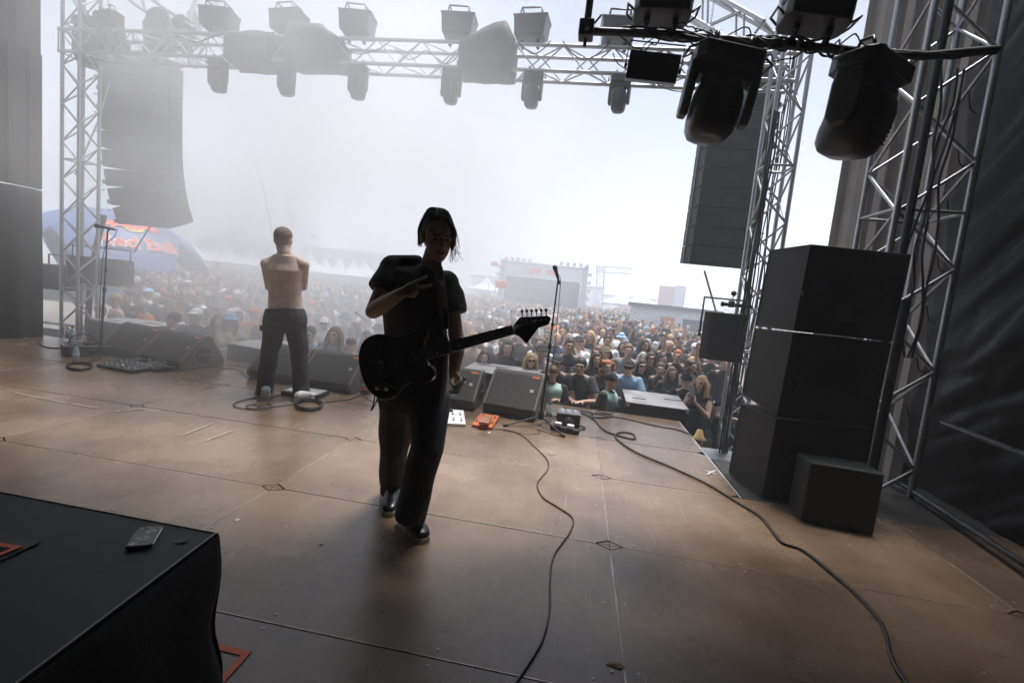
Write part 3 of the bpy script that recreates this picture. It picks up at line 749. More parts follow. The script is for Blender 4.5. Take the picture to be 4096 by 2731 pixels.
# small speakers hung in frames
def frame_speaker(label, c, wdt, h, d, rz, arm):
    t = thing('hung_speaker', label, 'loudspeaker', c, rz)
    rows = []
    poly = [(-wdt / 2, -d / 2 + .06), (-wdt / 2 + .07, -d / 2), (wdt / 2 - .02, -d / 2), (wdt / 2, -d / 2 + .02), (wdt / 2 - .06, d / 2), (-wdt / 2 + .06, d / 2)]
    MB().prism(poly, -h / 2, h / 2, bev=.02).obj('cabinet', ARM, t)
    MB().tube([(-wdt / 2 - .015, 0, -.02), (-wdt / 2 - .015, 0, h / 2 + .16), (wdt / 2 + .02, 0, h / 2 + .16), (wdt / 2 + .02, 0, -.02)], .014, 8).obj('bracket', BLKM, t)
    MB().tube([(-wdt / 2 - .03, 0, 0), (-wdt / 2, 0, 0)], .03, 10).tube([(wdt / 2, 0, 0), (wdt / 2 + .03, 0, 0)], .03, 10).obj('pivot', BLKM, t)
    return t
c = Y(2885, 1345, 3.25); frame_speaker('small black speaker in a steel bracket left of the slim tower', c, .46, .56, .32, -.15, 0)
c = Y(405, 1085, 3.95); frame_speaker('wide dark speaker in a frame right of the left tower', c, .86, .42, .4, .18, 0)
c = Y(255, 1110, 4.3); frame_speaker('dark speaker seen through the left tower', c, .5, .42, .4, .1, 0)
# clamped boom with a little disc beside the slim tower
q = Y(2885, 1215, 3.1)
t = thing('clamped_arm', 'short black clamp arm with a small round disc beside the slim tower', 'clamp', q)
MB().tube([(0, 0, 0), (.34, 0, .0)], .022, 10).tube([(0, 0, 0), (.03, 0, 0)], .03, 10).obj('tube', BLKM, t)
MB().box((.08, -.03, -.03), (.14, .03, .045), bev=.008).tube([(.11, 0, .04), (.12, 0, .10)], .006).obj('coupler', BLKM, t)
MB().lathe([(.001, -.006), (.03, -.006), (.032, 0), (.03, .006), (.001, .006)], 16, T(.12, 0, .13) @ RX(pi / 2 - .2)).obj('disc', BLKM, t)
# cable bundles on towers
for k in range(5):
    x0 = 3.56 + .022 * k; pts = [(x0 + rnd.uniform(-.02, .02), 3.07 + rnd.uniform(-.03, .03), 3.6 - i * .45) for i in range(11)]
    tag(MB().tube(spline(pts, 4), .010, 6).obj('signal_cable', RUB), 'black cable in the bundle running down the slim tower beside the small speaker', 'cable', 'cables down the slim tower')
for k in range(4):
    pts = [Vector((4.30 + .05 * k, 1.62, 3.4)) + Vector((rnd.uniform(-.025, .025) + .03 * sin(i * .8 + k), rnd.uniform(-.03, .03), -.28 * i)) for i in range(9)]
    tag(MB().tube(spline(pts, 5), .009, 6).obj('signal_cable', RUB), 'thick black cable drooping down inside the nearest tower', 'cable', 'cables in the nearest tower')
for k in range(8):                                     # bungee ties from tarpaulin to tower
    z = 0.6 + k * .45; pts = [(4.70, 1.95, z + .12), (4.80, 2.05, z), (4.90, 2.12, z - .02)]
    tag(MB().tube(spline(pts, 4), .006, 6).obj('bungee_tie', RUB), 'short black elastic tie holding the tarpaulin to the nearest tower', 'elastic tie', 'ties along the tarpaulin edge')
# ------------------------------------------------------------------ floor monitors
CARP = mat('monitor_black', (0.040, 0.036, 0.032), 0.72, 0, .2, 6, .35, 180)
ENDP = mat('monitor_end_paint', (0.115, 0.105, 0.095), 0.55, 0, .12, 6, .15, 100)
def wedge(label, p, rz, wdt=.70, sc=1.0):
    t = thing('floor_monitor', label, 'floor monitor', p, rz, group='floor monitors along the stage front')
    P = [(-.27, .0), (-.315, .045), (-.325, .11), (-.04, .395), (.02, .415), (.07, .39), (.245, .10), (.25, .03), (.22, .0)]
    P = [(a * sc, b * sc) for a, b in P]
    MB().prism(P, -wdt / 2 + .03, wdt / 2 - .03, axis='x', bev=.008).obj('cabinet', CARP, t)
    for sx in (-1, 1):
        Q = [(a * 1.02, b * 1.015 if b > 0 else 0) for a, b in P]
        e = MB().prism(Q, *(sorted((sx * (wdt / 2 - .03), sx * wdt / 2))), axis='x', bev=.008).obj('end_panel', ENDP, t)
        # round recessed grip with a bar
        xo = sx * (wdt / 2 + .001); c = (-.03 * sc, .17 * sc)
        MB().lathe([(.001, 0), (.085, 0), (.092, .003), (.098, .003), (.100, 0)], 22, T(xo, c[0], c[1]) @ RY(sx * pi / 2)).obj('grip_recess', BLKP, e)
        MB().box((min(xo, xo + sx * .012), c[0] - .09, c[1] - .014), (max(xo, xo + sx * .012), c[0] + .09, c[1] + .014), bev=.004).obj('grip_bar', ENDP, e)
    # orange sticker and small badge on the sloping front
    s = Vector((0, .285, .285)).normalized(); nn = Vector((0, -s.z, s.y))
    def deco(x, u, w_, h_, m_, nm):
        o = Vector((x, -.325 * sc, .11 * sc)) + s * (u * sc) + nn * .002; a = Vector((w_ / 2, 0, 0)); b = s * h_ / 2
        q = [o - a - b, o + a - b, o + a + b, o - a + b]
        MB().add(q + [v + nn * .002 for v in q], [(3, 2, 1, 0), (4, 5, 6, 7), (0, 1, 5, 4), (1, 2, 6, 5), (2, 3, 7, 6), (3, 0, 4, 7)]).obj(nm, m_, t)
    deco(wdt / 2 - .09, .385, .09, .022, ORANGE, 'orange_label')
    deco(wdt / 2 - .10, .22, .038, .038, mat('badge_grey', (.35, .34, .32), .4, .5), 'badge')
    g = MB()
    for k in range(int((wdt - .1) / .012)): 
        x = -wdt / 2 + .05 + k * .012; g.box((x, 0, 0), (x + .004, .36 * sc, .0015), M=T(0, -.325 * sc, .11 * sc) @ RX(radians(45)))
    g.obj('grille_rib', GRIL, t)['kind'] = 'stuff'
    return t
wedge('floor monitor at the far left, left one of the left pair', (-3.98, 2.93, 0), -.20, .76)
wedge('floor monitor of the left pair with its round grip end showing', (-3.22, 2.78, 0), -.20, .76)
wedge('floor monitor standing behind the shirtless man', (-1.76, 2.80, 0), -.07, .68)
wedge('floor monitor just right of the shirtless man', (-1.05, 2.74, 0), -.07, .68)
wedge('floor monitor half hidden behind the guitarist', (.42, 2.76, 0), -.02, .62)
wedge('floor monitor beside the right microphone stand', (1.16, 2.72, 0), -.12, .60, 1.12)

# ------------------------------------------------------------------ bass cabinets in the pit
SUBT = mat('cabinet_top_worn', (0.30, 0.29, 0.29), 0.4, 0, .25, 4, .2, 30)
def sub_box(label, quad, h, z):
    """quad: four plan corners counter-clockwise from near left"""
    c = sum((Vector((*q, 0)) for q in quad), Vector()) / 4; t = thing('bass_cabinet', label, 'bass speaker', (c.x, c.y, z - h), 0, group='bass cabinets in the pit before the stage')
    P = [(q[0] - c.x, q[1] - c.y) for q in quad]
    MB().prism(P, 0, h - .012, bev=.012).obj('cabinet', ARM, t)
    P2 = [(a * .995, b * .995) for a, b in P]
    MB().prism(P2, h - .012, h, bev=.003).obj('top_board', SUBT, t)
    a, b = Vector((*P[0], 0)), Vector((*P[1], 0)); d = (b - a); n_ = Vector((d.y, -d.x, 0)).normalized()
    for u in (.03, .97):
        q = a + d * u; MB().box((q.x - .02, q.y - .02, h - .05), (q.x + .02, q.y + .02, h + .004)).obj('corner_guard', STEEL, t)
    MB().box((-.3, -.16, h + .001), (-.12, -.145, h + .008)).box((.15, .05, h + .001), (.4, .065, h + .008)).obj('skid_strip', BLKM, t)
    return t
def plan(pxs, z): return [tuple(Z(a, b, z)[:2]) for a, b in pxs]
zt = .10
sub_box('flat bass cabinet at the right end of the pit, beside the cabled stage corner', [(2.47, 3.44), (3.25, 3.44), (3.30, 4.36), (2.50, 4.36)], 1.0, .13)
sub_box('flat bass cabinet at the far left of the pit', [(-5.6, 3.52), (-4.55, 3.45), (-4.45, 4.1), (-5.6, 4.12)], 1.1, .30)
def round_sub(label, c, w_, d_, z, rz):
    t = thing('bass_cabinet', label, 'bass speaker', (c[0], c[1], z - 1.1), rz, group='bass cabinets in the pit before the stage')
    P = []
    for k in range(13): a = pi * k / 12; P.append((-w_ / 2 + w_ * k / 12, -d_ / 2 - .10 * sin(a)))
    P += [(w_ / 2, d_ / 2 - .06), (w_ / 2 - .06, d_ / 2), (-w_ / 2 + .06, d_ / 2), (-w_ / 2, d_ / 2 - .06)]
    MB().prism(P, 0, 1.085, bev=.012).obj('cabinet', ARM, t)
    MB().prism([(a * .99, b * .99) for a, b in P], 1.085, 1.1, bev=.003).obj('top_board', SUBT, t)
    MB().box((w_ * .1, -.15, 1.1005), (w_ * .35, -.13, 1.106)).box((w_ * .15, -.05, 1.1005), (w_ * .4, -.03, 1.106)).box((-w_ * .4, .1, 1.1005), (-w_ * .05, .12, 1.106)).obj('skid_strip', BLKM, t)
round_sub('rounded bass cabinet in the pit behind the shirtless man', (-2.55, 3.85), 1.25, .8, .22, -.05)
round_sub('rounded bass cabinet in the pit behind the right pair of monitors', (.86, 3.85), 1.12, .75, .28, -.02)

# ------------------------------------------------------------------ microphones on stands
def microphone(label, p, d, big=1.0):
    d = Vector(d).normalized(); M_ = T(*p) @ d.to_track_quat('Z', 'Y').to_matrix().to_4x4()
    t = thing('microphone', label, 'microphone', M=M_)
    MB().lathe([(.011, -.16), (.012, -.155), (.0125, -.10), (.018, -.025), (.021, -.012)], 14).obj('handle', BLKM, t)
    MB().lathe([(.021, -.012), (.0235, -.004), (.0235, .002)], 16).sphere((0, 0, .018), (.026, .026, .030), 16, 10).obj('grille_ball', mat('mic_mesh', (.06, .06, .06), .5, .8, .3, 300), t)
    return t
def mic_stand(label, base, top, tipdir, legs=(0.2, 2.3, 4.4), leg=.36):
    base = Vector(base); top = Vector(top); t = thing('microphone_stand', label, 'microphone stand', base)
    h = top - base
    MB().tube([Vector((0, 0, .10)), h * .55], .013, 10).obj('lower_tube', BLKM, t)
    MB().tube([h * .5, h], .0085, 8).obj('upper_tube', BLKM, t)
    MB().lathe([(.016, -.03), (.021, -.02), (.021, .02), (.014, .03)], 10, T(*(h * .55))).tube([h * .55, h * .55 + Vector((.045, -.01, 0))], .006, 6).lathe([(.012, -.02), (.016, 0), (.012, .02)], 10, T(*(h * .70))).tube([h * .70, h * .70 + Vector((.035, 0, 0))], .007, 6).obj('clutch', BLKM, t)
    MB().lathe([(.03, .06), (.034, .08), (.030, .13), (.015, .15)], 12).obj('hub', BLKM, t)
    for a in legs:
        d = Vector((cos(a), sin(a), 0))
        MB().tube([d * .02 + Vector((0, 0, .09)), d * leg + Vector((0, 0, .015))], .009, 8).tube([d * (leg - .03) + Vector((0, 0, .018)), d * (leg + .02) + Vector((0, 0, .014))], .014, 8).obj('leg', BLKM, t)
    tip = Vector(tipdir)
    MB().tube([h, h + tip], .0085, 8).tube([h + tip * .85, h + tip], .015, 10).obj('clip', BLKM, t)
    return t
bR = Z(2160, 1698); hR = Y(2232, 1120, bR.y)
fa, fb = Z(2012, 1706) - bR, Z(2262, 1754) - bR
mic_stand('straight microphone stand at the right, before the monitor pair', bR, hR, (-.012, 0, .06), (math.atan2(fa.y, fa.x), math.atan2(fb.y, fb.x), 1.2), .42)
microphone('microphone on top of the right stand, tilted to the left', Y(2222, 1078, bR.y) , (-.35, -.25, .9))
tag(MB().tube(spline([Y(2235, 1100, bR.y), Y(2242, 1130, bR.y), Y(2232, 1250, bR.y), Y(2215, 1420, bR.y), Y(2190, 1560, bR.y), Y(2172, 1640, bR.y) + Vector((.03, 0, .02)), Z(2240, 1700)], 8), .0038, 6).obj('microphone_cable', RUB), 'thin cable hanging down along the right microphone stand', 'cable')
bL = Z(402, 1432); hL = Y(430, 925, bL.y)
tL = mic_stand('tall microphone stand with a short boom at the left, beside the round cable coil', bL, hL, (.02, 0, .02), (0.0, 3.2, 5.3), .42)
a_ = Y(400, 905, bL.y) - bL; b_ = Y(455, 918, bL.y) - bL
MB().tube([a_, b_], .013, 8).tube([b_, b_ + (b_ - a_) * .25], .008, 6).obj('boom', BLKM, tL)
microphone('microphone at the left end of the boom on the left stand', Y(392, 905, bL.y), (-1, 0, .1), 1.2)
tag(MB().tube(spline([Y(466, 925, bL.y), Y(455, 950, bL.y), Y(420, 990, bL.y), Y(405, 1120, bL.y) + Vector((.02, -.02, 0)), Y(398, 1300, bL.y) + Vector((.02, -.02, 0)), Z(400, 1440), Z(300, 1450)], 8), .004, 6).obj('microphone_cable', RUB), 'thin cable hanging from the boom of the left microphone stand', 'cable')

# ------------------------------------------------------------------ pedals, boxes, bottles
def frame3(A, B, C_):
    """plan frame: A near left, B near right, C far left, on the floor"""
    x = (B - A); w_ = x.length; x.normalize(); z = Vector((0, 0, 1)); y = z.cross(x)
    M_ = Matrix(((x.x, y.x, 0, A.x), (x.y, y.y, 0, A.y), (0, 0, 1, A.z), (0, 0, 0, 1)))
    d = (C_ - A).dot(y)
    return M_, w_, d
SW = mat('foot_switch_metal', (.7, .7, .72), .2, 1, .05, 20)
def pedal_unit(name, label, A, B, C_, h0, h1, m, sw, screen=None, knobs=0, cat='effects pedal'):
    M_, w_, d = frame3(A, B, C_); t = thing(name, label, cat, M=M_)
    MB().prism([(0, 0), (0, h0), (d, h1), (d, 0)], 0, w_, axis='x', bev=.006, M=Matrix.Identity(4)).obj('case', m, t)
    sl = (h1 - h0) / d
    for (u, v) in sw:
        MB().lathe([(.013, 0), (.013, .006), (.008, .008), (.007, .02), (.011, .022), (.011, .028), (.001, .030)], 12, T(u * w_, v * d, h0 + sl * v * d - .002)).obj('foot_switch', SW, t)
    if screen:
        u0, u1, v0, v1 = screen; MB().box((u0 * w_, v0 * d, 0), (u1 * w_, v1 * d, .003), M=T(0, 0, h0 + sl * (v0 + v1) / 2 * d)).obj('display', mat('dark_display', (.02, .025, .03), .15), t)
    kk = MB()
    for k in range(knobs): kk.lathe([(.008, 0), (.008, .012), (.001, .013)], 10, T((.2 + .6 * k / max(1, knobs - 1)) * w_, .85 * d, h0 + sl * .85 * d))
    if knobs: kk.obj('knob', BLKM, t)['kind'] = 'stuff'
    return t
GREYC = mat('grey_pedal_case', (.14, .135, .13), .4, .5, .15, 20)
pedal_unit('pedal_board', 'large black floor effects board with rows of foot switches at the left', Z(385, 1468), Z(527, 1495), Z(455, 1425), .035, .07, mat('dark_pedal_case', (.05, .05, .048), .45, .3, .2, 20),
           [(.1 + .16 * k, .12) for k in range(6)] + [(.12 + .15 * k, .42) for k in range(6)] + [(.5, .75), (.7, .78), (.9, .8), (.15, .72)], (.25, .55, .6, .92), 6)
pedal_unit('effects_unit', 'silver white floor effects unit with eight foot switches behind the guitarist', Z(1735, 1700), Z(1862, 1707), Z(1775, 1655), .03, .055, WHITE, [(.12 + .25 * k, .22) for k in range(4)] + [(.1 + .25 * k, .62) for k in range(4)], (.15, .62, .78, .97))
pedal_unit('orange_pedal', 'orange double pedal on the floor before the right monitor pair', Z(1886, 1708), Z(1968, 1720), Z(1912, 1668), .03, .05, mat('orange_metal', (.62, .15, .04), .4, .3, .15, 20), [(.12, .3), (.88, .3), (.25, .8), (.85, .75)])
tp = pedal_unit('small_pedal', 'small copper coloured pedal lying on top of the orange pedal', Z(1914, 1695, .055), Z(1955, 1700, .055), Z(1925, 1668, .055), .025, .025, mat('copper_metal', (.42, .20, .12), .35, .5, .15, 20), [])
# power distribution box
M_, w_, d_ = frame3(Z(2225, 1710), Z(2290, 1718), Z(2235, 1650))
pb = thing('power_box', 'small black power box with a row of sockets on top beside the right microphone stand', 'power box', M=M_)
MB().box((0, 0, 0), (.24, .22, .15), bev=.01).obj('case', BLKP, pb)
MB().box((-.004, -.004, .15), (.244, .224, .162), bev=.003).obj('top_frame', GREYC, pb)
for k in range(6): MB().lathe([(.026, 0), (.026, .006), (.018, .007), (.018, .002), (.001, .002)], 12, T(.05 + .07 * (k % 3), .07 + .09 * (k // 3), .162)).obj('socket', mat('pale_socket', (.5, .55, .6), .4), pb)
MB().lathe([(.045, 0), (.05, .006), (.03, .01), (.001, .01)], 18, T(.12, -.001, .08) @ RX(pi / 2)).obj('front_connector', GREYC, pb)
M_, w_, d_ = frame3(Z(2198, 1718), Z(2282, 1735), Z(2205, 1700))
ps = thing('socket_strip', 'black multi socket strip with two white adapters in front of the power box', 'socket strip', M=M_)
MB().box((0, 0, 0), (.30, .07, .05), bev=.012).obj('body', BLKP, ps)
for k in (0, 1): MB().box((.04 + k * .13, .005, .05), (.11 + k * .13, .065, .085), bev=.008).obj('adapter', WHITE, ps)
WATER = None
def clear_mat(name, c, rough=.05, ior=1.33, alpha=.35):
    m = bpy.data.materials.new(name); m.use_nodes = True; b = m.node_tree.nodes['Principled BSDF']
    b.inputs['Base Color'].default_value = (*c, 1); b.inputs['Roughness'].default_value = rough; b.inputs['IOR'].default_value = ior
    b.inputs['Transmission Weight'].default_value = .45; b.inputs['Alpha'].default_value = alpha
    MATS[name] = m; return m
PET = clear_mat('clear_plastic', (.80, .92, 1.0), .08, 1.3, .72)
CAPB = mat('blue_cap', (.08, .16, .26), .45)
def bottle(label, M_, s=1.0, full=.6):
    t = thing('water_bottle', label, 'water bottle', M=M_ @ Matrix.Scale(s, 4))
    MB().lathe([(.024, 0), (.031, .004), (.033, .012), (.032, .05), (.0335, .055), (.032, .06), (.0335, .09), (.033, .13), (.030, .155), (.020, .185), (.0135, .20), (.0135, .212)], 20).obj('shell', PET, t)
    MB().lathe([(.0325, .075), (.034, .078), (.034, .118), (.0325, .121)], 20).obj('label_band', mat('pale_blue_label', (.45, .58, .68), .5), t)
    MB().lathe([(.0155, .205), (.016, .207), (.016, .224), (.0145, .227), (.001, .228)], 16).obj('cap', CAPB, t)
    return t
p = Z(303, 1452); bottle('water bottle standing by the round cable coil at the left', T(*p))
p = Z(290, 1418); bottle('frosted bottle standing on the cluttered box at the left', T(p.x, p.y, .14))
p = Z(2192, 1690); bottle('water bottle between the right microphone stand and the power box', T(*p))
# cluttered box at the left
M_, w_, d_ = frame3(Z(255, 1428), Z(375, 1425), Z(262, 1385))
cb = thing('cable_box', 'open grey flight box with plugs beside the left microphone stand', 'flight box', M=M_)
MB().box((0, 0, 0), (.52, .34, .13), bev=.008).obj('case', mat('dusty_black', (.05, .048, .045), .6), cb)
MB().box((-.003, -.003, .125), (.523, .012, .14)).box((-.003, .328, .125), (.523, .343, .14)).box((-.003, .012, .125), (.012, .328, .14)).box((.508, .012, .125), (.523, .328, .14)).obj('rim', ALU, cb)
MB().tube(spline([(.05, .1, .14), (.08, .1, .24), (.2, .12, .27), (.30, .12, .22), (.33, .12, .14)], 6), .008, 6).tube([(.3, .12, .2), (.36, .12, .13)], .02, 8).obj('plug_lead', RUB, cb)
MB().box((.2, .1, .13), (.34, .25, .16), bev=.01).box((.38, .06, .13), (.47, .16, .155), bev=.01).obj('adapter', BLKP, cb)
# black folded item near left pair, small wah pedal
M_, w_, d_ = frame3(Z(612, 1490), Z(672, 1488), Z(615, 1475)); rk = thing('rocker_pedal', 'small black rocker pedal right of the large effects board', 'effects pedal', M=M_)
MB().prism([(0, 0), (0, .04), (.1, .07), (.22, .05), (.22, 0)], 0, .09, axis='x', bev=.008, M=RZ(-pi / 2) @ T(-.10, 0, 0)).obj('treadle', BLKP, rk)
MB().tube(spline([(.0, .04, .05), (-.03, .05, .10), (-.02, .05, .14)], 4), .006, 6).obj('jack_lead', CHROME, rk)
M_, w_, d_ = frame3(Z(1150, 1585), Z(1190, 1590), Z(1165, 1562)); tr = thing('thin_box', 'low dark box with a pale lid under the foot of the shirtless man', 'small box', M=M_)
MB().box((-.08, 0, 0), (.34, .26, .05), bev=.008).obj('case', BLKP, tr); MB().box((-.06, .02, .05), (.32, .24, .056)).obj('lid', mat('pale_lid', (.4, .42, .45), .4), tr)
# red lidded pack behind the guitarist's left
p = Z(1462, 1575); rp = thing('small_pack', 'small black pack with a red label behind the guitar body', 'small box', (p.x, p.y, 0)); MB().box((-.05, -.04, 0), (.05, .04, .10), bev=.01).obj('case', BLKP, rp); MB().box((-.042, -.044, .05), (.042, -.041, .085)).obj('red_label', ORANGE, rp)

# ------------------------------------------------------------------ cables on the floor
def floor_cable(label, pxs, r, n=8, lift=0.0, m=None):
    pts = []
    for q in pxs:
        p = Z(q[0], q[1]); p.z = r + .001 + (q[2] if len(q) > 2 else lift); pts.append(p)
    return tag(MB().tube(spline(pts, n), r, 8).obj('floor_cable', m or RUB), label, 'cable')
CAB = mat('cable_rubber', (.020, .019, .018), .42, 0, .25, 20)
floor_cable('thick black cable snaking from the front stage edge to the lower right corner', [(2255, 1632), (2330, 1655), (2375, 1680), (2420, 1725), (2500, 1752), (2540, 1757), (2530, 1738), (2490, 1731), (2460, 1742), (2480, 1770), (2550, 1815), (2680, 1870), (2800, 1925), (2880, 1970), (2960, 2020), (3040, 2070), (3090, 2130), (3130, 2175), (3210, 2205), (3330, 2300), (3440, 2400), (3530, 2510), (3560, 2620), (3590, 2690), (3640, 2760)], .0085, 8, m=CAB)
floor_cable('long thin cable curving from the orange pedal down to the bottom of the picture', [(1968, 1718), (2030, 1722), (2090, 1745), (2140, 1790), (2188, 1840), (2190, 1880), (2150, 1935), (2170, 1990), (2230, 2030), (2290, 2075), (2280, 2130), (2215, 2225), (2200, 2330), (2198, 2440), (2170, 2560), (2100, 2680), (2030, 2780)], .0048, 9, m=CAB)
floor_cable('black cable running along the stage front to the right edge and over it', [(2230, 1640), (2300, 1640), (2400, 1660), (2480, 1672), (2560, 1690), (2640, 1708), (2700, 1718), (2752, 1735), (2768, 1745)], .007, m=CAB)
def loop_pts(cx, cy, rx, ry, n, turns, seed, jit=.06):
    R = random.Random(seed); o = []
    for k in range(int(n * turns)):
        a = 2 * pi * k / n; j = 1 + R.uniform(-jit, jit); o.append((cx + cos(a) * rx * j, cy + sin(a) * ry * j, .0035 * (k // n)))
    return o
floor_cable('coiled black cable lying right of the shirtless man', loop_pts(1235, 1626, 52, 19, 12, 9, 3, .09) + [(1290, 1612), (1330, 1607), (1400, 1598), (1450, 1580)], .0055, 5)
floor_cable('neatly coiled black cable at the foot of the left microphone stand', loop_pts(318, 1470, 50, 14, 12, 7, 5, .05), .0055, 5)
floor_cable('loose loop of thin cable left of the coil by the shirtless man', [(1155, 1560), (1120, 1580), (1080, 1590), (1020, 1593), (960, 1605), (932, 1622), (960, 1634), (1020, 1640), (1075, 1636), (1088, 1624), (1068, 1616), (1040, 1624), (1030, 1634), (990, 1634), (984, 1626), (1005, 1619), (1030, 1624), (1035, 1632), (1080, 1630), (1140, 1623), (1200, 1616)], .0045, 6)
floor_cable('thin cable squiggle between the left monitors and the centre monitors', [(880, 1465), (900, 1475), (880, 1484), (855, 1484), (860, 1478), (895, 1476), (940, 1477), (965, 1488), (975, 1500), (1005, 1520)], .004)
floor_cable('cable along the stage front behind the left monitors, upper one', [(870, 1442), (930, 1448), (960, 1450), (1010, 1455)], .004)
floor_cable('cable along the stage front behind the left monitors, lower one', [(870, 1455), (930, 1462), (1000, 1475)], .004)
floor_cable('cable tangle before the power box at the right', loop_pts(2312, 1712, 26, 8, 10, 2.2, 6, .2) + [(2300, 1690), (2285, 1670)], .004)
floor_cable('flat coil of cable at the front edge of the stage right of the power box', loop_pts(2405, 1664, 45, 9, 12, 3, 7, .12), .006)
floor_cable('wiry thin cable loops under the right microphone stand', [(2010, 1722), (2060, 1730), (2120, 1738), (2160, 1732), (2150, 1720), (2180, 1728), (2230, 1745), (2240, 1735), (2215, 1725), (2200, 1740)], .0028)
floor_cable('cable behind the cluttered box running to the left wall', [(255, 1392), (210, 1394), (170, 1385), (155, 1372)], .008)
floor_cable('cable between the centre monitor and the guitarist', [(1455, 1585), (1475, 1600), (1490, 1606), (1530, 1610)], .004)

# ------------------------------------------------------------------ riser at the near left, phone, tape
RZt = 0.62
RM = mat('riser_top', (.030, .031, .028), .6, 0, .3, 3, .06, 60, dirt=(.022, .024, .025))
P0 = Z(862, 2132, RZt); Pl = Z(0, 1968, RZt); Pn = Z(0, 2731, RZt)
e1 = (Pl - P0).normalized(); P1 = P0 + e1 * 2.2
e2 = Vector((e1.y, -e1.x, 0)) 
if e2.dot(Pn - P0) < 0: e2 = -e2
e2 = (Z(120, 2690, RZt) - P0).normalized()
P2 = P0 + e2 * 1.9
rs = thing('stage_riser', 'black stage riser with a cloth skirt at the lower left', 'riser', (P0.x, P0.y, 0))
off = Vector((P0.x, P0.y, 0)); q = [P0 - off, P1 - off, P1 + (P2 - P0) - off, P2 - off]
q2 = [(v.x, v.y) for v in q]
if (q[1] - q[0]).cross(q[3] - q[0]).z < 0: q2.reverse()
MB().prism(q2, RZt - .05, RZt, bev=.004).obj('top_board', RM, rs)
ec = mat('riser_edge', (.34, .31, .27), .4, .4)
MB().tube([q[0] + Vector((0, 0, .0005)), q[1] + Vector((0, 0, .0005))], .0022, 6).tube([q[0] + Vector((0, 0, .0005)), q[3] + Vector((0, 0, .0005))], .0022, 6).obj('edge_strip', ec, rs)
def skirt(a, b, nm):
    d = b - a; L_ = d.length; d.normalize(); nn = Vector((d.y, -d.x, 0)); c = (q[0] + q[2]) / 2; c.z = 0
    if nn.dot(Vector((a.x, a.y, 0)) - c) < 0: nn = -nn
    rows = []
    for zi in range(15):
        z = RZt - .006 - (RZt - .012) * zi / 14; row = []
        for i in range(81):
            u = i / 80 * L_; k = zi / 14
            o = .012 + .045 * sin(pi * k * 1.0) * (.3 + .7 * (sin(u * 9) * .5 + .5)) + .02 * sin(u * 23 + k * 2) * k + .07 * max(0, k - .72) * (1.2 + sin(u * 5)) - .05 * math.exp(-((k - .45) / .2) ** 2)
            row.append(Vector((a.x, a.y, 0)) + d * u + nn * o + Vector((0, 0, z)))
        rows.append(row)
    g_ = MB(); g_.grid(rows); me = bake('skirt', g_, [('SOLIDIFY', dict(thickness=.004))]); link(nm, me, mat('black_skirt', (.012, .012, .013), .85, 0, .3, 5, .3, 60), rs)
skirt(q[0], q[3], 'skirt_cloth'); skirt(q[1], q[0], 'skirt_cloth')
# phone
A = Z(497, 2203, RZt + .001); B = Z(607, 2192, RZt + .001); C2 = Z(505, 2125, RZt + .001)
M_, w_, d_ = frame3(A, B, C2)
ph = thing('phone', 'mobile phone in a patterned black and white case lying on the riser', 'phone', M=M_)
kx, ky = w_ / .075, d_ / .15
MB().prism([(a_ * kx, b_ * ky) for a_, b_ in ((.008, 0), (.067, 0), (.075, .008), (.075, .142), (.067, .15), (.008, .15), (0, .142), (0, .008))], 0, .010, bev=.003).obj('case', mat('phone_case', (.03, .03, .03), .3), ph)
pt = MB(); R = random.Random(4)
for k in range(16):
    cx, cy = R.uniform(.012, .063) * kx, R.uniform(.012, .138) * ky; a0 = R.uniform(0, 6); s_ = R.uniform(.005, .011)
    pt.prism([(cx + cos(a0 + j * 2.1 + R.uniform(-.3, .3)) * s_, cy + sin(a0 + j * 2.1) * s_) for j in range(3)], .0101, .0106)
pt.obj('white_pattern', mat('phone_white', (.75, .72, .66), .3), ph)
MB().tube([(0, .01, .006), (0, d_ - .01, .006)], .0012, 5).tube([(w_, .01, .006), (w_, d_ - .01, .006)], .0012, 5).obj('side_rim', CHROME, ph)
hole = MB().lathe([(.001, 0), (.014, 0), (.016, .0015)], 16, T(*(Z(725, 2160, RZt + .0008)))).obj('bolt_hole', RUB); tag(hole, 'small black bolt hole in the riser top', 'hole'); hole.parent = rs; hole.location = -off; del hole['category']
# tape marks
TAPE = mat('red_tape', (1.0, .17, .05), .55, 0, .1, 30); TAPD = mat('black_tape', (.02, .02, .02), .5)
def tape(name, label, corner, ends, z, w_, m):
    c = Z(*corner, z); mb = MB()
    for e in ends:
        d = Z(*e, z) - c; L_ = d.length; d.normalize(); n_ = Vector((-d.y, d.x, 0)) * w_ / 2; a = c - d * w_ / 2; b = c + d * L_
        mb.add([a - n_, b - n_, b + n_, a + n_] + [v + Vector((0, 0, .0008)) for v in (a - n_, b - n_, b + n_, a + n_)], [(3, 2, 1, 0), (4, 5, 6, 7), (0, 1, 5, 4), (1, 2, 6, 5), (2, 3, 7, 6), (3, 0, 4, 7)])
        z += .001; c = c + Vector((0, 0, .001))
    return tag(mb.obj(name, m), label, 'tape mark')
tape('red_tape', 'bright red tape corner mark on the floor beside the riser', (985, 2612), [(800, 2568), (850, 2760)], .003, .024, TAPE)
tape('black_tape', 'black tape corner on the riser top at the left edge of the picture', (118, 2175), [(-60, 2145), (-60, 2255)], RZt + .003, .03, TAPD)
tape('red_tape', 'dull red tape corner inside the black one on the riser top', (72, 2188), [(-60, 2166), (-60, 2240)], RZt + .007, .012, TAPE)
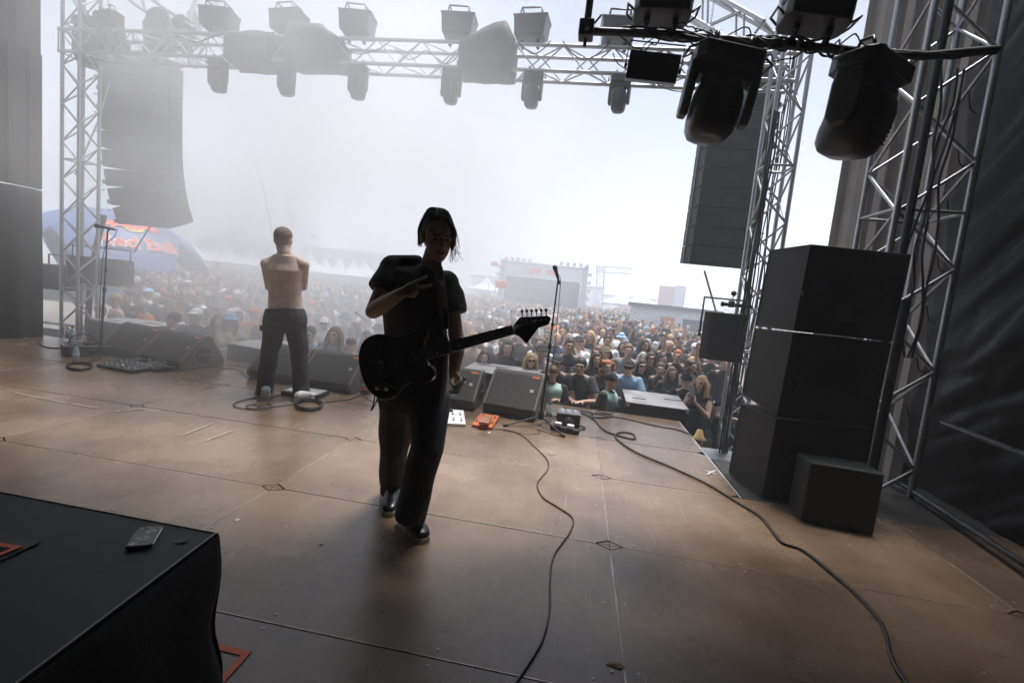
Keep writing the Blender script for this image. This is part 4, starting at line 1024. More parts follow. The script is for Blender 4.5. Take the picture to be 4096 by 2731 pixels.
# scraps
def scrap(label, px, py, s, m, seed, nm='paper_scrap'):
    R = random.Random(seed); n = 9; c = Z(px, py)
    vs = [Vector((0, 0, .006))] + [Vector((cos(2 * pi * k / n) * s * R.uniform(.5, 1.3), sin(2 * pi * k / n) * s * R.uniform(.3, .8), R.uniform(.001, .006))) for k in range(n)]
    mb = MB().add(vs, [(0, 1 + k, 1 + (k + 1) % n) for k in range(n)]); me = bake(nm, mb, [('SOLIDIFY', dict(thickness=.001))]); o = link(nm, me, m, None, c); return tag(o, label, 'litter')
PAP = mat('white_paper', (.72, .70, .66), .8)
scrap('small torn white paper scrap near the riser corner', 948, 2080, .02, PAP, 1)
scrap('dry brown leaf on the floor at the bottom, left of the open seam', 2462, 2660, .03, mat('dry_leaf', (.34, .2, .1), .8), 2, 'dry_leaf')
scrap('tiny white splinter of paper left of the walking guitarist', 1285, 2175, .012, PAP, 3)
scrap('pale smudge of tape residue under the orange pedal', 1955, 1730, .02, mat('pale_residue', (.5, .55, .58), .7), 5, 'tape_residue')
scrap('torn brown tape strip on the floor in front of the right monitors', 2205, 1815, .04, mat('brown_tape', (.30, .2, .12), .7), 6, 'tape_strip')
tape('white_tape', 'small white tape cross near the right stage edge', (2845, 1888), [(2865, 1896), (2822, 1880), (2862, 1880), (2828, 1896)], .003, .014, mat('pale_tape', (.52, .53, .53), .7))
# faded pale tape line at the left
for k, (a, b) in enumerate((((60, 1570), (190, 1598)), ((205, 1600), (265, 1612)), ((290, 1615), (395, 1632)), ((470, 1644), (575, 1636)), ((735, 1738), (850, 1692)), ((820, 1762), (930, 1722)))):
    tape('faded_tape', 'faded strip of pale old tape on the floor at the left', a, [b], .0025, .02, mat('faded_tape', (.30, .26, .22), .7, 0, .3, 30))['group'] = 'faded tape strips on the floor'
# ------------------------------------------------------------------ people
def skin_mat(name, c):
    m = mat(name, c, .55, 0, .10, 14); m.node_tree.nodes['Principled BSDF'].inputs['Subsurface Weight'].default_value = 0.0; return m
SK = [skin_mat('skin_light', (.52, .33, .25)), skin_mat('skin_tan', (.42, .25, .18)), skin_mat('skin_warm', (.58, .38, .29))]
EYE = mat('eye_dark', (.03, .025, .02), .3); LIP = mat('lips', (.33, .13, .11), .5)
def lim(mb, a, b, ra, rb, n=12):
    a = Vector(a); b = Vector(b); d = (b - a).normalized()
    mb.tube([a - d * ra * .92, a - d * ra * .6, a, a.lerp(b, .5), b, b + d * rb * .6, b + d * rb * .92], [ra * .35, ra * .8, ra, (ra + rb) / 2, rb, rb * .8, rb * .35], n)
def loft(mb, secs, n=20, e=2.3):
    """secs: (centre, right vector, forward vector) with lengths as half sizes"""
    vs = []; fs = []
    for c, r_, f_ in secs:
        for j in range(n):
            a = 2 * pi * j / n; ca, sa = cos(a), sin(a); k = (abs(ca) ** e + abs(sa) ** e) ** (-1 / e)
            vs.append(Vector(c) + Vector(r_) * ca * k + Vector(f_) * sa * k)
    for i in range(len(secs) - 1):
        for j in range(n): fs.append((i * n + j, i * n + (j + 1) % n, (i + 1) * n + (j + 1) % n, (i + 1) * n + j))
    fs.append(tuple(range(n - 1, -1, -1))); fs.append(tuple(range((len(secs) - 1) * n, len(secs) * n)))
    mb.add(vs, fs, True)
def basis(c, up, fwd):
    up = Vector(up).normalized(); f = Vector(fwd); f = (f - up * f.dot(up)).normalized(); r_ = f.cross(up)
    return Matrix(((r_.x, f.x, up.x, c[0]), (r_.y, f.y, up.y, c[1]), (r_.z, f.z, up.z, c[2]), (0, 0, 0, 1)))   # x right-hand side, y face forward, z up
def head_mb(mb, HM, s=1.0, fem=False):
    """HM: head frame, origin at skull centre"""
    S_ = HM @ Matrix.Scale(s, 4)
    mb.sphere((0, -.012, .012), (.076, .094, .098), 20, 14, M=S_)
    loft(mb, [(S_ @ Vector((0, .020, .03)), S_.to_3x3() @ Vector((.066, 0, 0)), S_.to_3x3() @ Vector((0, .062, 0))),
              (S_ @ Vector((0, .026, -.03)), S_.to_3x3() @ Vector((.062, 0, 0)), S_.to_3x3() @ Vector((0, .060, 0))),
              (S_ @ Vector((0, .034, -.075)), S_.to_3x3() @ Vector((.050, 0, 0)), S_.to_3x3() @ Vector((0, .048, 0))),
              (S_ @ Vector((0, .046, -.108)), S_.to_3x3() @ Vector((.028, 0, 0)), S_.to_3x3() @ Vector((0, .030, 0)))], 16, 2.1)
    V = lambda x, y, z: S_ @ Vector((x, y, z))
    lim(mb, V(0, .088, .012), V(0, .106, -.026), .009 * s, .014 * s, 8)                # nose
    mb.sphere((0, .097, -.030), (.017, .013, .010), 10, 6, M=S_)
    for sx in (-1, 1):
        lim(mb, V(sx * .012, .086, .026), V(sx * .046, .074, .024), .011 * s, .009 * s, 8)   # brow
        mb.sphere((sx * .040, .066, -.022), (.020, .016, .016), 10, 6, M=S_)               # cheek
        mb.sphere((sx * .078, -.008, -.012), (.010, .020, .032), 10, 8, M=S_)              # ear
        mb.sphere((sx * .030, .078, .004), (.013, .010, .009), 10, 6, M=S_)                # eye
    mb.sphere((0, .084, -.062), (.024, .010, .007), 10, 6, M=S_); mb.sphere((0, .082, -.070), (.020, .010, .007), 10, 6, M=S_)
    mb.sphere((0, .070, -.100), (.020, .016, .014), 10, 6, M=S_)
def finger(mb, pts, r0=.0088, r1=.0068):
    for a, b in zip(pts, pts[1:]): lim(mb, a, b, r0, r0 * .93, 8); r0 *= .9
def hand_mb(mb, wrist, d, palm_n, s=1.0, curl=.35, side=1, fingers=True):
    """open relaxed hand: d along the hand, palm_n out of the palm, side=+1 thumb toward d x palm_n"""
    d = Vector(d).normalized(); pn = Vector(palm_n); pn = (pn - d * pn.dot(d)).normalized(); w_ = d.cross(pn) * side; W0 = Vector(wrist)
    loft(mb, [(W0 - d * .01, w_ * .026 * s, pn * .017 * s), (W0 + d * .03 * s, w_ * .034 * s, pn * .016 * s), (W0 + d * .085 * s, w_ * .040 * s, pn * .013 * s)], 14, 2.4)
    for k in range(4):
        o = W0 + d * (.082 - .004 * abs(k - 1.3)) * s + w_ * (.030 - .020 * k) * s; L_ = (.070, .078, .073, .056)[k] * s
        pts = [o]; a = curl * .5; q = o
        for seg in (.45, .32, .25):
            dd = (d * cos(a) + pn * sin(a) + w_ * (.10 - .07 * k)).normalized(); q = q + dd * L_ * seg; pts.append(q); a += curl * (1 + .15 * k)
        finger(mb, pts, .0090 * s, .007 * s)
    o = W0 + d * .022 * s + w_ * .026 * s
    finger(mb, [o, o + (d * .6 + w_ * .7 + pn * .25) * .034 * s, o + (d * .8 + w_ * .6 + pn * .35) * .062 * s], .0105 * s)
def body_mb(J, fem=False, hands=True, fat=1.0):
    """J: joints dict. One continuous figure after remeshing."""
    mb = MB(); g = lambda k: Vector(J[k])
    HM = basis(g('head'), J.get('head_up', (0, 0, 1)), J.get('face', (0, -1, 0)))
    head_mb(mb, HM, J.get('hs', 1.0), fem)
    lim(mb, g('neck') - Vector((0, 0, .02)), HM @ Vector((0, -.018, -.06)), J.get('nr', .056) * (.88 if fem else 1), J.get('nr', .056) * .92 * (.88 if fem else 1))
    sL, sR, pv, nk = g('shL'), g('shR'), g('pelvis'), g('neck'); rt = (sR - sL); rt2 = rt.normalized(); up = (nk - pv).normalized(); fw_ = Vector(J['fwd']).normalized() if 'fwd' in J else rt2.cross(up) * -1
    hr = (g('hipR') - g('hipL')).normalized(); ch = (sL + sR) / 2
    def sec(c, w_, d_, t=0.5): return (c, (hr.lerp(rt2, t)).normalized() * w_ * fat, fw_ * d_ * fat)
    sw = rt.length / 2
    secs = [sec(pv - up * .11, .13, .10, 0), sec(pv - up * .02, .168 if fem else .160, .115, .1), sec(pv + up * .08, .140 if fem else .145, .10, .3), sec(pv.lerp(ch, .42), .122 if fem else .138, .092, .5), sec(pv.lerp(ch, .70), .150, .110, .8),
            sec(pv.lerp(ch, .88), sw * .98 / fat ** .7, .112, 1), sec(ch + up * .005, sw * .90 / fat, .090, 1), sec(ch.lerp(nk, .6) + up * .02, sw * .48, .065, 1)]
    loft(mb, secs)
    if fem:
        for sx in (-1, 1): mb.sphere(tuple(pv.lerp(ch, .74) + rt2 * sx * .070 + fw_ * .085), .062, 12, 8)
    for k in 'LR': lim(mb, ch.lerp(nk, .7) + (g('sh' + k) - ch) * .22 + up * .01, g('sh' + k) + up * .002, .040, .050)
    for k, sg in (('L', -1), ('R', 1)):
        s_, e_, w_ = g('sh' + k), g('el' + k), g('wr' + k); a = .86 if fem else 1.0
        mb.sphere(tuple(s_), .062 * a, 12, 8)
        lim(mb, s_, s_.lerp(e_, .5), .056 * a, .051 * a); lim(mb, s_.lerp(e_, .4), e_, .051 * a, .040 * a)
        m_ = e_.lerp(w_, .28); lim(mb, e_, m_, .041 * a, .044 * a); lim(mb, m_, w_, .044 * a, .028 * a)
        if hands and J.get('hand' + k, True) is not None:
            hd = J.get('hand' + k); hd = hd if isinstance(hd, dict) else {}
            if 'pts' in hd: continue
            hand_mb(mb, w_, hd.get('d', (w_ - e_)), hd.get('n', -fw_ if False else Vector((0, 0, -1)) if abs((w_ - e_).normalized().z) < .7 else rt2 * -sg), .95 * a + .05, hd.get('curl', .35), hd.get('side', sg))
        h_, kn, an = g('hip' + k), g('kn' + k), g('an' + k)
        lim(mb, h_, kn, .088, .058); m_ = kn.lerp(an, .3); lim(mb, kn, m_, .058, .057); lim(mb, m_, an, .057, .038)
        tt = g('toe' + k); lim(mb, an + Vector((0, 0, -.04)), tt, .038, .030)
    return mb, HM
def wrinkle(me, amp, f=18.0, seed=0.0, zs=1.0):
    n = len(me.vertices); co = np.empty(n * 3, np.float32); me.vertices.foreach_get('co', co); co = co.reshape(-1, 3)
    no = np.empty(n * 3, np.float32); me.vertex_normals.foreach_get('vector', no); no = no.reshape(-1, 3)
    x, y, z = co[:, 0], co[:, 1], co[:, 2]
    w_ = np.sin(f * (z * zs + .7 * x) + 3 * np.sin(f * .35 * x + seed) + seed) * .5 + np.sin(f * 1.7 * (y - .4 * z * zs) + 2 * np.sin(f * .5 * z + 1.3 * seed)) * .35 + np.sin(f * .6 * (x + y) + 4 * np.sin(f * .22 * z + seed * 2)) * .6
    co += no * (amp * w_)[:, None]; me.vertices.foreach_set('co', co.ravel()); me.update()
def solid(name, mb, voxel, smooth=4, dec=None, wr=None):
    mods = [('REMESH', dict(mode='VOXEL', voxel_size=voxel, use_smooth_shade=True))]
    if smooth: mods.append(('SMOOTH', dict(factor=.5, iterations=smooth)))
    if dec: mods.append(('DECIMATE', dict(ratio=dec)))
    me = bake(name, mb, mods)
    if wr: wrinkle(me, *wr)
    me.polygons.foreach_set('use_smooth', [True] * len(me.polygons))
    return me
def paint_face(me, HM, s=1.0, lips=True):
    """second material on eyes, third on lips"""
    inv = HM.inverted(); idx = np.zeros(len(me.polygons), np.int32)
    c = np.empty(len(me.polygons) * 3, np.float32); me.polygons.foreach_get('center', c); c = c.reshape(-1, 3)
    M_ = np.array(inv); q = c @ M_[:3, :3].T + M_[:3, 3]; q /= s
    for sx in (-1, 1):
        idx[(np.abs(q[:, 0] - sx * .030) < .012) & (np.abs(q[:, 2] - .004) < .0065) & (q[:, 1] > .06)] = 1
        idx[(np.abs(q[:, 0] - sx * .030) < .018) & (np.abs(q[:, 2] - .024) < .0045) & (q[:, 1] > .06)] = 1
    idx[(np.abs(q[:, 0]) < .021) & (np.abs(q[:, 2] + .066) < .007) & (q[:, 1] > .06)] = 2
    me.polygons.foreach_set('material_index', idx)
def shirt_mb(J, infl=.02, sleeve=.5, flare=.0, hem=.10, fat=1.0, fem=False, tank=False, wid=1.0, collar=.055):
    mb = MB(); g = lambda k: Vector(J[k]); sL, sR, pv, nk = g('shL'), g('shR'), g('pelvis'), g('neck'); rt = sR - sL; rt2 = rt.normalized(); up = (nk - pv).normalized()
    fw_ = Vector(J['fwd']).normalized(); hr = (g('hipR') - g('hipL')).normalized(); ch = (sL + sR) / 2; sw = rt.length / 2
    def sec(c, w_, d_, t=.5): return (c, (hr.lerp(rt2, t)).normalized() * (w_ * fat + infl) * wid, fw_ * (d_ * fat + infl) * wid)
    b = .15 if not fem else .145
    loft(mb, [sec(pv - up * hem, .165, .118, 0), sec(pv + up * .02, .160, .112, .2), sec(pv + up * .10, b, .105, .4), sec(pv.lerp(ch, .45), b - .008, .10, .5), sec(pv.lerp(ch, .72), .155, .115, .8),
              sec(pv.lerp(ch, .90), sw * .98 / fat ** .8, .112, 1), sec(ch + up * .012, sw * .93 / fat, .092 / fat, 1), (ch.lerp(nk, .55) + up * .022, rt2 * (sw * .55), fw_ * .080), (ch.lerp(nk, .8) + up * .03, rt2 * collar, fw_ * collar)])
    if fem:
        for sx in (-1, 1): mb.sphere(tuple(pv.lerp(ch, .74) + rt2 * sx * .070 + fw_ * .088), .068 + infl * .3, 12, 8)
    for k in 'LR':
        lim(mb, ch.lerp(nk, .6) + (g('sh' + k) - ch) * .35 - up * .012, g('sh' + k) - up * .004, .042 + infl * .4, .052 + infl * .5)
    if not tank:
        for k in 'LR':
            s_, e_ = g('sh' + k), g('el' + k); q = s_.lerp(e_, sleeve); mb.sphere(tuple(s_ + Vector((0, 0, .004))), .064 + infl * .7, 12, 8)
            lim(mb, s_, s_.lerp(q, .6), .060 + infl * .8, .058 + infl + flare * .6)
            a = s_.lerp(q, .5); d = (q - a).normalized(); mb.tube([a, q], [.058 + infl + flare * .5, .056 + infl + flare], 16)
            if sleeve > .9:
                w_ = g('wr' + k); mb.tube([e_, e_.lerp(w_, .92)], [.05 + infl, .036 + infl], 12); mb.sphere(tuple(e_), .052 + infl, 10, 7)
    return mb
def pants_mb(J, infl=.02, waist=.06, hemr=.07, hemz=.06, kneer=.075, short=False, thr=.10, ww=1.0):
    mb = MB(); g = lambda k: Vector(J[k]); pv = g('pelvis'); up = (g('neck') - pv).normalized(); fw_ = Vector(J['fwd']).normalized(); hr = (g('hipR') - g('hipL')).normalized()
    loft(mb, [(pv - up * .16, hr * (.12 + infl) * ww, fw_ * (.09 + infl) * ww), (pv - up * .08, hr * (.165 + infl) * ww, fw_ * (.112 + infl) * ww * 1.04), (pv, hr * (.160 + infl) * ww, fw_ * (.108 + infl) * ww), (pv + up * waist, hr * (.148 + infl * .6) * ww, fw_ * (.102 + infl * .6) * ww)])
    for k in 'LR':
        h_, kn, an = g('hip' + k), g('kn' + k), g('an' + k)
        if short: lim(mb, h_, h_.lerp(kn, .5), thr, thr * .95); mb.tube([h_.lerp(kn, .4), h_.lerp(kn, .95)], [thr * .95, thr * .92], 16); continue
        lim(mb, h_, kn, thr, kneer); an2 = an + Vector((0, 0, hemz - .08)) if hemz else an
        mb.tube([kn.lerp(h_, .1), kn.lerp(an2, .5), an2], [kneer, (kneer + hemr) / 2, hemr], 16); mb.sphere(tuple(kn), kneer, 12, 8)
    return mb
def shoe(parent, heel, toe, h, upper, sole, s=1.0, nm='shoe'):
    heel = Vector(heel); toe = Vector(toe); d = toe - heel; L_ = d.length; d.normalize(); w_ = d.cross(Vector((0, 0, 1))).normalized(); u = Vector((0, 0, 1))
    mb = MB(); P = [(0, .6, .55), (.08, .85, 1.0), (.3, .86, 1.05), (.5, .92, .85), (.75, 1.0, .58), (.92, .8, .45), (1.0, .4, .25)]
    secs = []
    for t_, ww, hh in P: secs.append((heel + d * L_ * t_ + u * (.022 + h * hh / 2), w_ * .046 * s * ww, u * h * hh / 2))
    loft(mb, secs, 16, 2.6); me = bake('upper', mb, [('SUBSURF', dict(levels=1, render_levels=1))]); me.polygons.foreach_set('use_smooth', [True] * len(me.polygons))
    o = link(nm, me, upper, parent)
    mb = MB(); n = 26; poly = []
    for k in range(n):
        a = 2 * pi * k / n; t_ = .5 - .5 * cos(a); ww = (.047 + .004 * sin(pi * t_)) * s * (abs(sin(a)) ** .55) * (.86 + .14 * t_); q = heel + d * (L_ * 1.03 * t_ - .005) + w_ * ww * (1 if sin(a) > 0 else -1); poly.append((q.x, q.y))
    mb.prism(poly, heel.z, heel.z + .028); mb.obj('sole', sole, o)
    lc = MB()
    for k in range(4):
        c = heel + d * L_ * (.42 + .09 * k) + u * (.022 + h * (.92 - .11 * k)); lc.tube([c - w_ * .022, c + u * .004, c + w_ * .022], .0028, 5)
    lc.obj('laces', mat('lace', (.12, .12, .12), .8) if upper is not SHW else mat('lace_grey', (.25, .25, .25), .8), o)
SHW = mat('white_leather', (.70, .70, .70), .4); SHB = mat('black_leather', (.02, .02, .022), .28, 0, .2, 12); SOLE = mat('off_white_sole', (.48, .45, .40), .6)

# ------------------------------------------------------------------ the guitarist
def guitarist():
    t = thing('person', 'guitarist in black t-shirt and baggy dark trousers walking forward making a peace sign', 'person', (.85, -.1, 0))
    O = Vector((.85, -.1, 0)); V = lambda px, py, y: Y(px, py, y) - O
    face = Vector((.52, -.84, -.30)); toC = Vector((.34, -.94, 0))
    J = dict(head=V(1752, 945, -.20), head_up=Vector((.10, -.30, .95)), face=face, neck=V(1716, 1075, -.10), shL=V(1572, 1082, -.12), shR=V(1783, 1138, -.10), pelvis=V(1652, 1530, -.08), fwd=Vector((.30, -.95, 0)),
             elL=V(1492, 1245, -.26), wrL=V(1606, 1172, -.42), elR=V(1830, 1375, -.14), wrR=V(1816, 1488, -.20), hipL=V(1592, 1600, -.05), hipR=V(1722, 1600, -.10), knL=V(1578, 1800, .06), anL=V(1572, 1965, .16), toeL=V(1566, 2002, .02),
             knR=V(1705, 1800, -.26), anR=V(1640, 2075, -.26), toeR=V(1700, 2140, -.34), handL=dict(pts=1), handR=dict(pts=1), hs=1.04)
    mb, HM = body_mb(J, fat=1.05)
    # right side of the picture: hand round the bottle
    # raised hand: palm toward the viewer, two fingers out, the rest folded under the thumb
    y0 = -.43; P = lambda px, py, dy=0.0: V(px, py, y0 + dy)
    W0 = P(1600, 1176); 
    loft(mb, [(P(1602, 1173), P(1608, 1150) - P(1602, 1173), Vector((0, .018, 0))), (P(1628, 1160), P(1636, 1130) - P(1628, 1160), Vector((0, .019, 0))), (P(1652, 1156), P(1662, 1126) - P(1652, 1156), Vector((0, .018, 0))), (P(1664, 1157), P(1670, 1136) - P(1664, 1157), Vector((0, .014, 0)))], 14, 2.5)
    finger(mb, [P(1652, 1134), P(1676, 1122, -.004), P(1693, 1112, -.006), P(1706, 1105, -.006)], .0105)
    finger(mb, [P(1660, 1152, -.004), P(1688, 1148, -.008), P(1708, 1144, -.010), P(1726, 1140, -.010)], .0105)
    finger(mb, [P(1660, 1164, -.002), P(1670, 1170, -.022), P(1656, 1176, -.032)], .0098)
    finger(mb, [P(1650, 1176, 0), P(1660, 1184, -.020), P(1646, 1188, -.028)], .0092)
    finger(mb, [P(1626, 1180, -.012), P(1648, 1182, -.034), P(1668, 1170, -.038)], .0115)
    # bottle hand
    y1 = -.24; Q = lambda px, py, dy=0.0: V(px, py, y1 + dy)
    loft(mb, [(Q(1816, 1488, .03), Vector((.026, 0, 0)), Vector((0, .020, 0))), (Q(1822, 1510, .03), Vector((.034, 0, 0)), Vector((0, .020, 0))), (Q(1826, 1540, .03), Vector((.036, 0, 0)), Vector((0, .018, 0)))], 14, 2.4)
    for k in range(4):
        b0 = (1858 - 7 * k, 1528 + 12 * k)
        finger(mb, [Q(1832 - 4 * k, 1530 + 10 * k, .03), Q(b0[0], b0[1], .012), Q(b0[0] - 4, b0[1] + 6, -.025), Q(b0[0] - 22, b0[1] + 8, -.040)], .0098)
    finger(mb, [Q(1812, 1515, .01), Q(1806, 1532, -.02), Q(1820, 1545, -.042)], .0115)
    me = solid('body', mb, .0048, 3); paint_face(me, HM, 1.02)
    bo = link('body', me, [skin_mat('guitarist_skin', (.58, .38, .28)), EYE, LIP], t)
    # t-shirt with wide cropped sleeves
    Js = dict(J); sm_ = shirt_mb(J, .018, .50, .014, .10, wid=1.02, fat=1.20)
    lim(sm_, V(1668, 1046, -.12), V(1572, 1058, -.12), .040, .046); lim(sm_, V(1742, 1092, -.12), V(1786, 1122, -.10), .034, .046)
    s_, e_ = Vector(J['shR']), Vector(J['elR']); sm_.tube([s_, V(1806, 1180, -.10), V(1818, 1236, -.11)], [.066, .070, .070], 18)
    me = solid('shirt', sm_, .007, 5, wr=(.0045, 16, 1.3, .8)); link('t_shirt', me, mat('black_cotton', (.022, .022, .023), .85, 0, .2, 10, .3, 120), t)
    me = solid('trousers', pants_mb(J, .022, .07, .082, -.0, .088, thr=.118), .007, 5, wr=(.007, 15, 2.2, 1.6)); link('trousers', me, mat('dark_denim', (.022, .026, .034), .8, 0, .3, 14, .4, 160), t)
    # hair: cap of hair with strands down both sides
    hb = MB(); R = random.Random(2)
    hb.sphere((0, -.030, .032), (.084, .096, .096), 22, 14, M=HM)
    for k in range(46):
        a = R.uniform(-2.6, 2.6) if k > 16 else R.uniform(-2.9, -1.2) * (1 if k % 2 else -1); x0, y0_ = sin(a) * .072, cos(a) * -.075 - .01
        y0_ = min(y0_, .015)
        z1 = R.uniform(-.085, -.03) if y0_ < -.02 else R.uniform(-.02, .02)
        pts = [HM @ Vector((x0 * .7, y0_ * .7, .09)), HM @ Vector((x0 * 1.02, y0_ * 1.04, .03)), HM @ Vector((x0 * 1.04, y0_ * 1.04, -.025)), HM @ Vector((x0 * .96 + R.uniform(-.015, .015), y0_ * 1.1 + R.uniform(-.01, .01), z1))]
        hb.tube(spline(pts, 3), [.011] * 6 + [.009, .006, .004, .003][:4], 6)
    for k in range(3):     # fringe falling over the eye at the right of the picture
        x0 = .050 + .007 * k; pts = [HM @ Vector((-.02, .06, .105)), HM @ Vector((-x0 * .95, .088, .06)), HM @ Vector((-x0 * 1.08, .085, .0)), HM @ Vector((-x0 * 1.02 + .006 * sin(k), .080, -.05 - .006 * (k % 4)))]
        hb.tube(spline(pts, 3), [.009] * 5 + [.008, .006, .005, .003, .002], 6)
    me = solid('hair', hb, .0045, 2, wr=(.0018, 90, .4, .25)); HAIRD = mat('dark_brown_hair', (.050, .034, .024), .5, 0, .3, 40, .5, 90); link('hair', me, HAIRD, t)
    st = MB()
    for k in range(22):
        sx = -1; x0 = sx * R.uniform(.06, .085); y0_ = R.uniform(-.06, .085); pts = [HM @ Vector((x0 * .9, y0_, .06)), HM @ Vector((x0 * 1.18, y0_ * 1.1, 0)), HM @ Vector((x0 * 1.22 + R.uniform(-.01, .02), y0_ * 1.1 + .01, -.05)), HM @ Vector((x0 * 1.25 + R.uniform(-.03, .03), y0_ + R.uniform(-.01, .03), R.uniform(-.15, -.08)))]
        st.tube(spline(pts, 4), .0011, 4)
    for k in range(190):
        sx = 1 if k % 2 else -1; y0_ = R.uniform(-.11, -.02) if sx > 0 else R.uniform(-.11, .055); rr = math.sqrt(max(.05, 1 - ((y0_ + .027) / .104) ** 2)); e_ = R.uniform(-.006, .010)
        zz = R.uniform(-.075, -.03) if y0_ < .0 else R.uniform(-.04, .01)
        pts = [HM @ Vector((.012 + sx * .004, y0_ * .9, .032 + .098 * rr + e_)), HM @ Vector((sx * .052 * rr + .004, y0_, .034 + .082 * rr + e_)), HM @ Vector((sx * (.087 * rr + e_), y0_, .03)), HM @ Vector((sx * (.087 * rr + e_), y0_ + .004, -.02)), HM @ Vector((sx * (.080 * rr + e_ + R.uniform(-.006, .006)), y0_ + R.uniform(-.012, .008), zz))]
        st.tube(spline(pts, 3), .0016, 4)
    o = st.obj('loose_hair', HAIRD, t); o['kind'] = 'stuff'
    # necklace, shoes
    mb2 = MB(); nk = Vector(J['neck']); pts = [nk + Vector((cos(a) * .066, sin(a) * .062 - .01, -.03 - .05 * max(0, -sin(a + .3)))) for a in [2 * pi * j / 24 for j in range(24)]]
    mb2.tube(pts, .0016, 5, closed=True).obj('necklace', CHROME, t)
    fr = Z(1606, 2085); ft_ = Z(1702, 2172); shoe(t, fr - O + Vector((0, 0, 0)), ft_ - O, .085, SHB, SOLE, 1.12)
    fr = Z(1575, 1985); ft_ = Z(1562, 2030); ft_ = fr + (ft_ - fr).normalized() * .27; shoe(t, fr - O, ft_ - O, .085, SHB, SOLE, 1.1)
    # water bottle in the hand
    a, b = Y(1806, 1572, -.262), Y(1862, 1512, -.30); d = (b - a); M_ = T(*a) @ d.to_track_quat('Z', 'Y').to_matrix().to_4x4()
    bt = bottle('clear water bottle with a blue cap held low in the guitarist\'s hand', M_, d.length / .228)
guitarist()

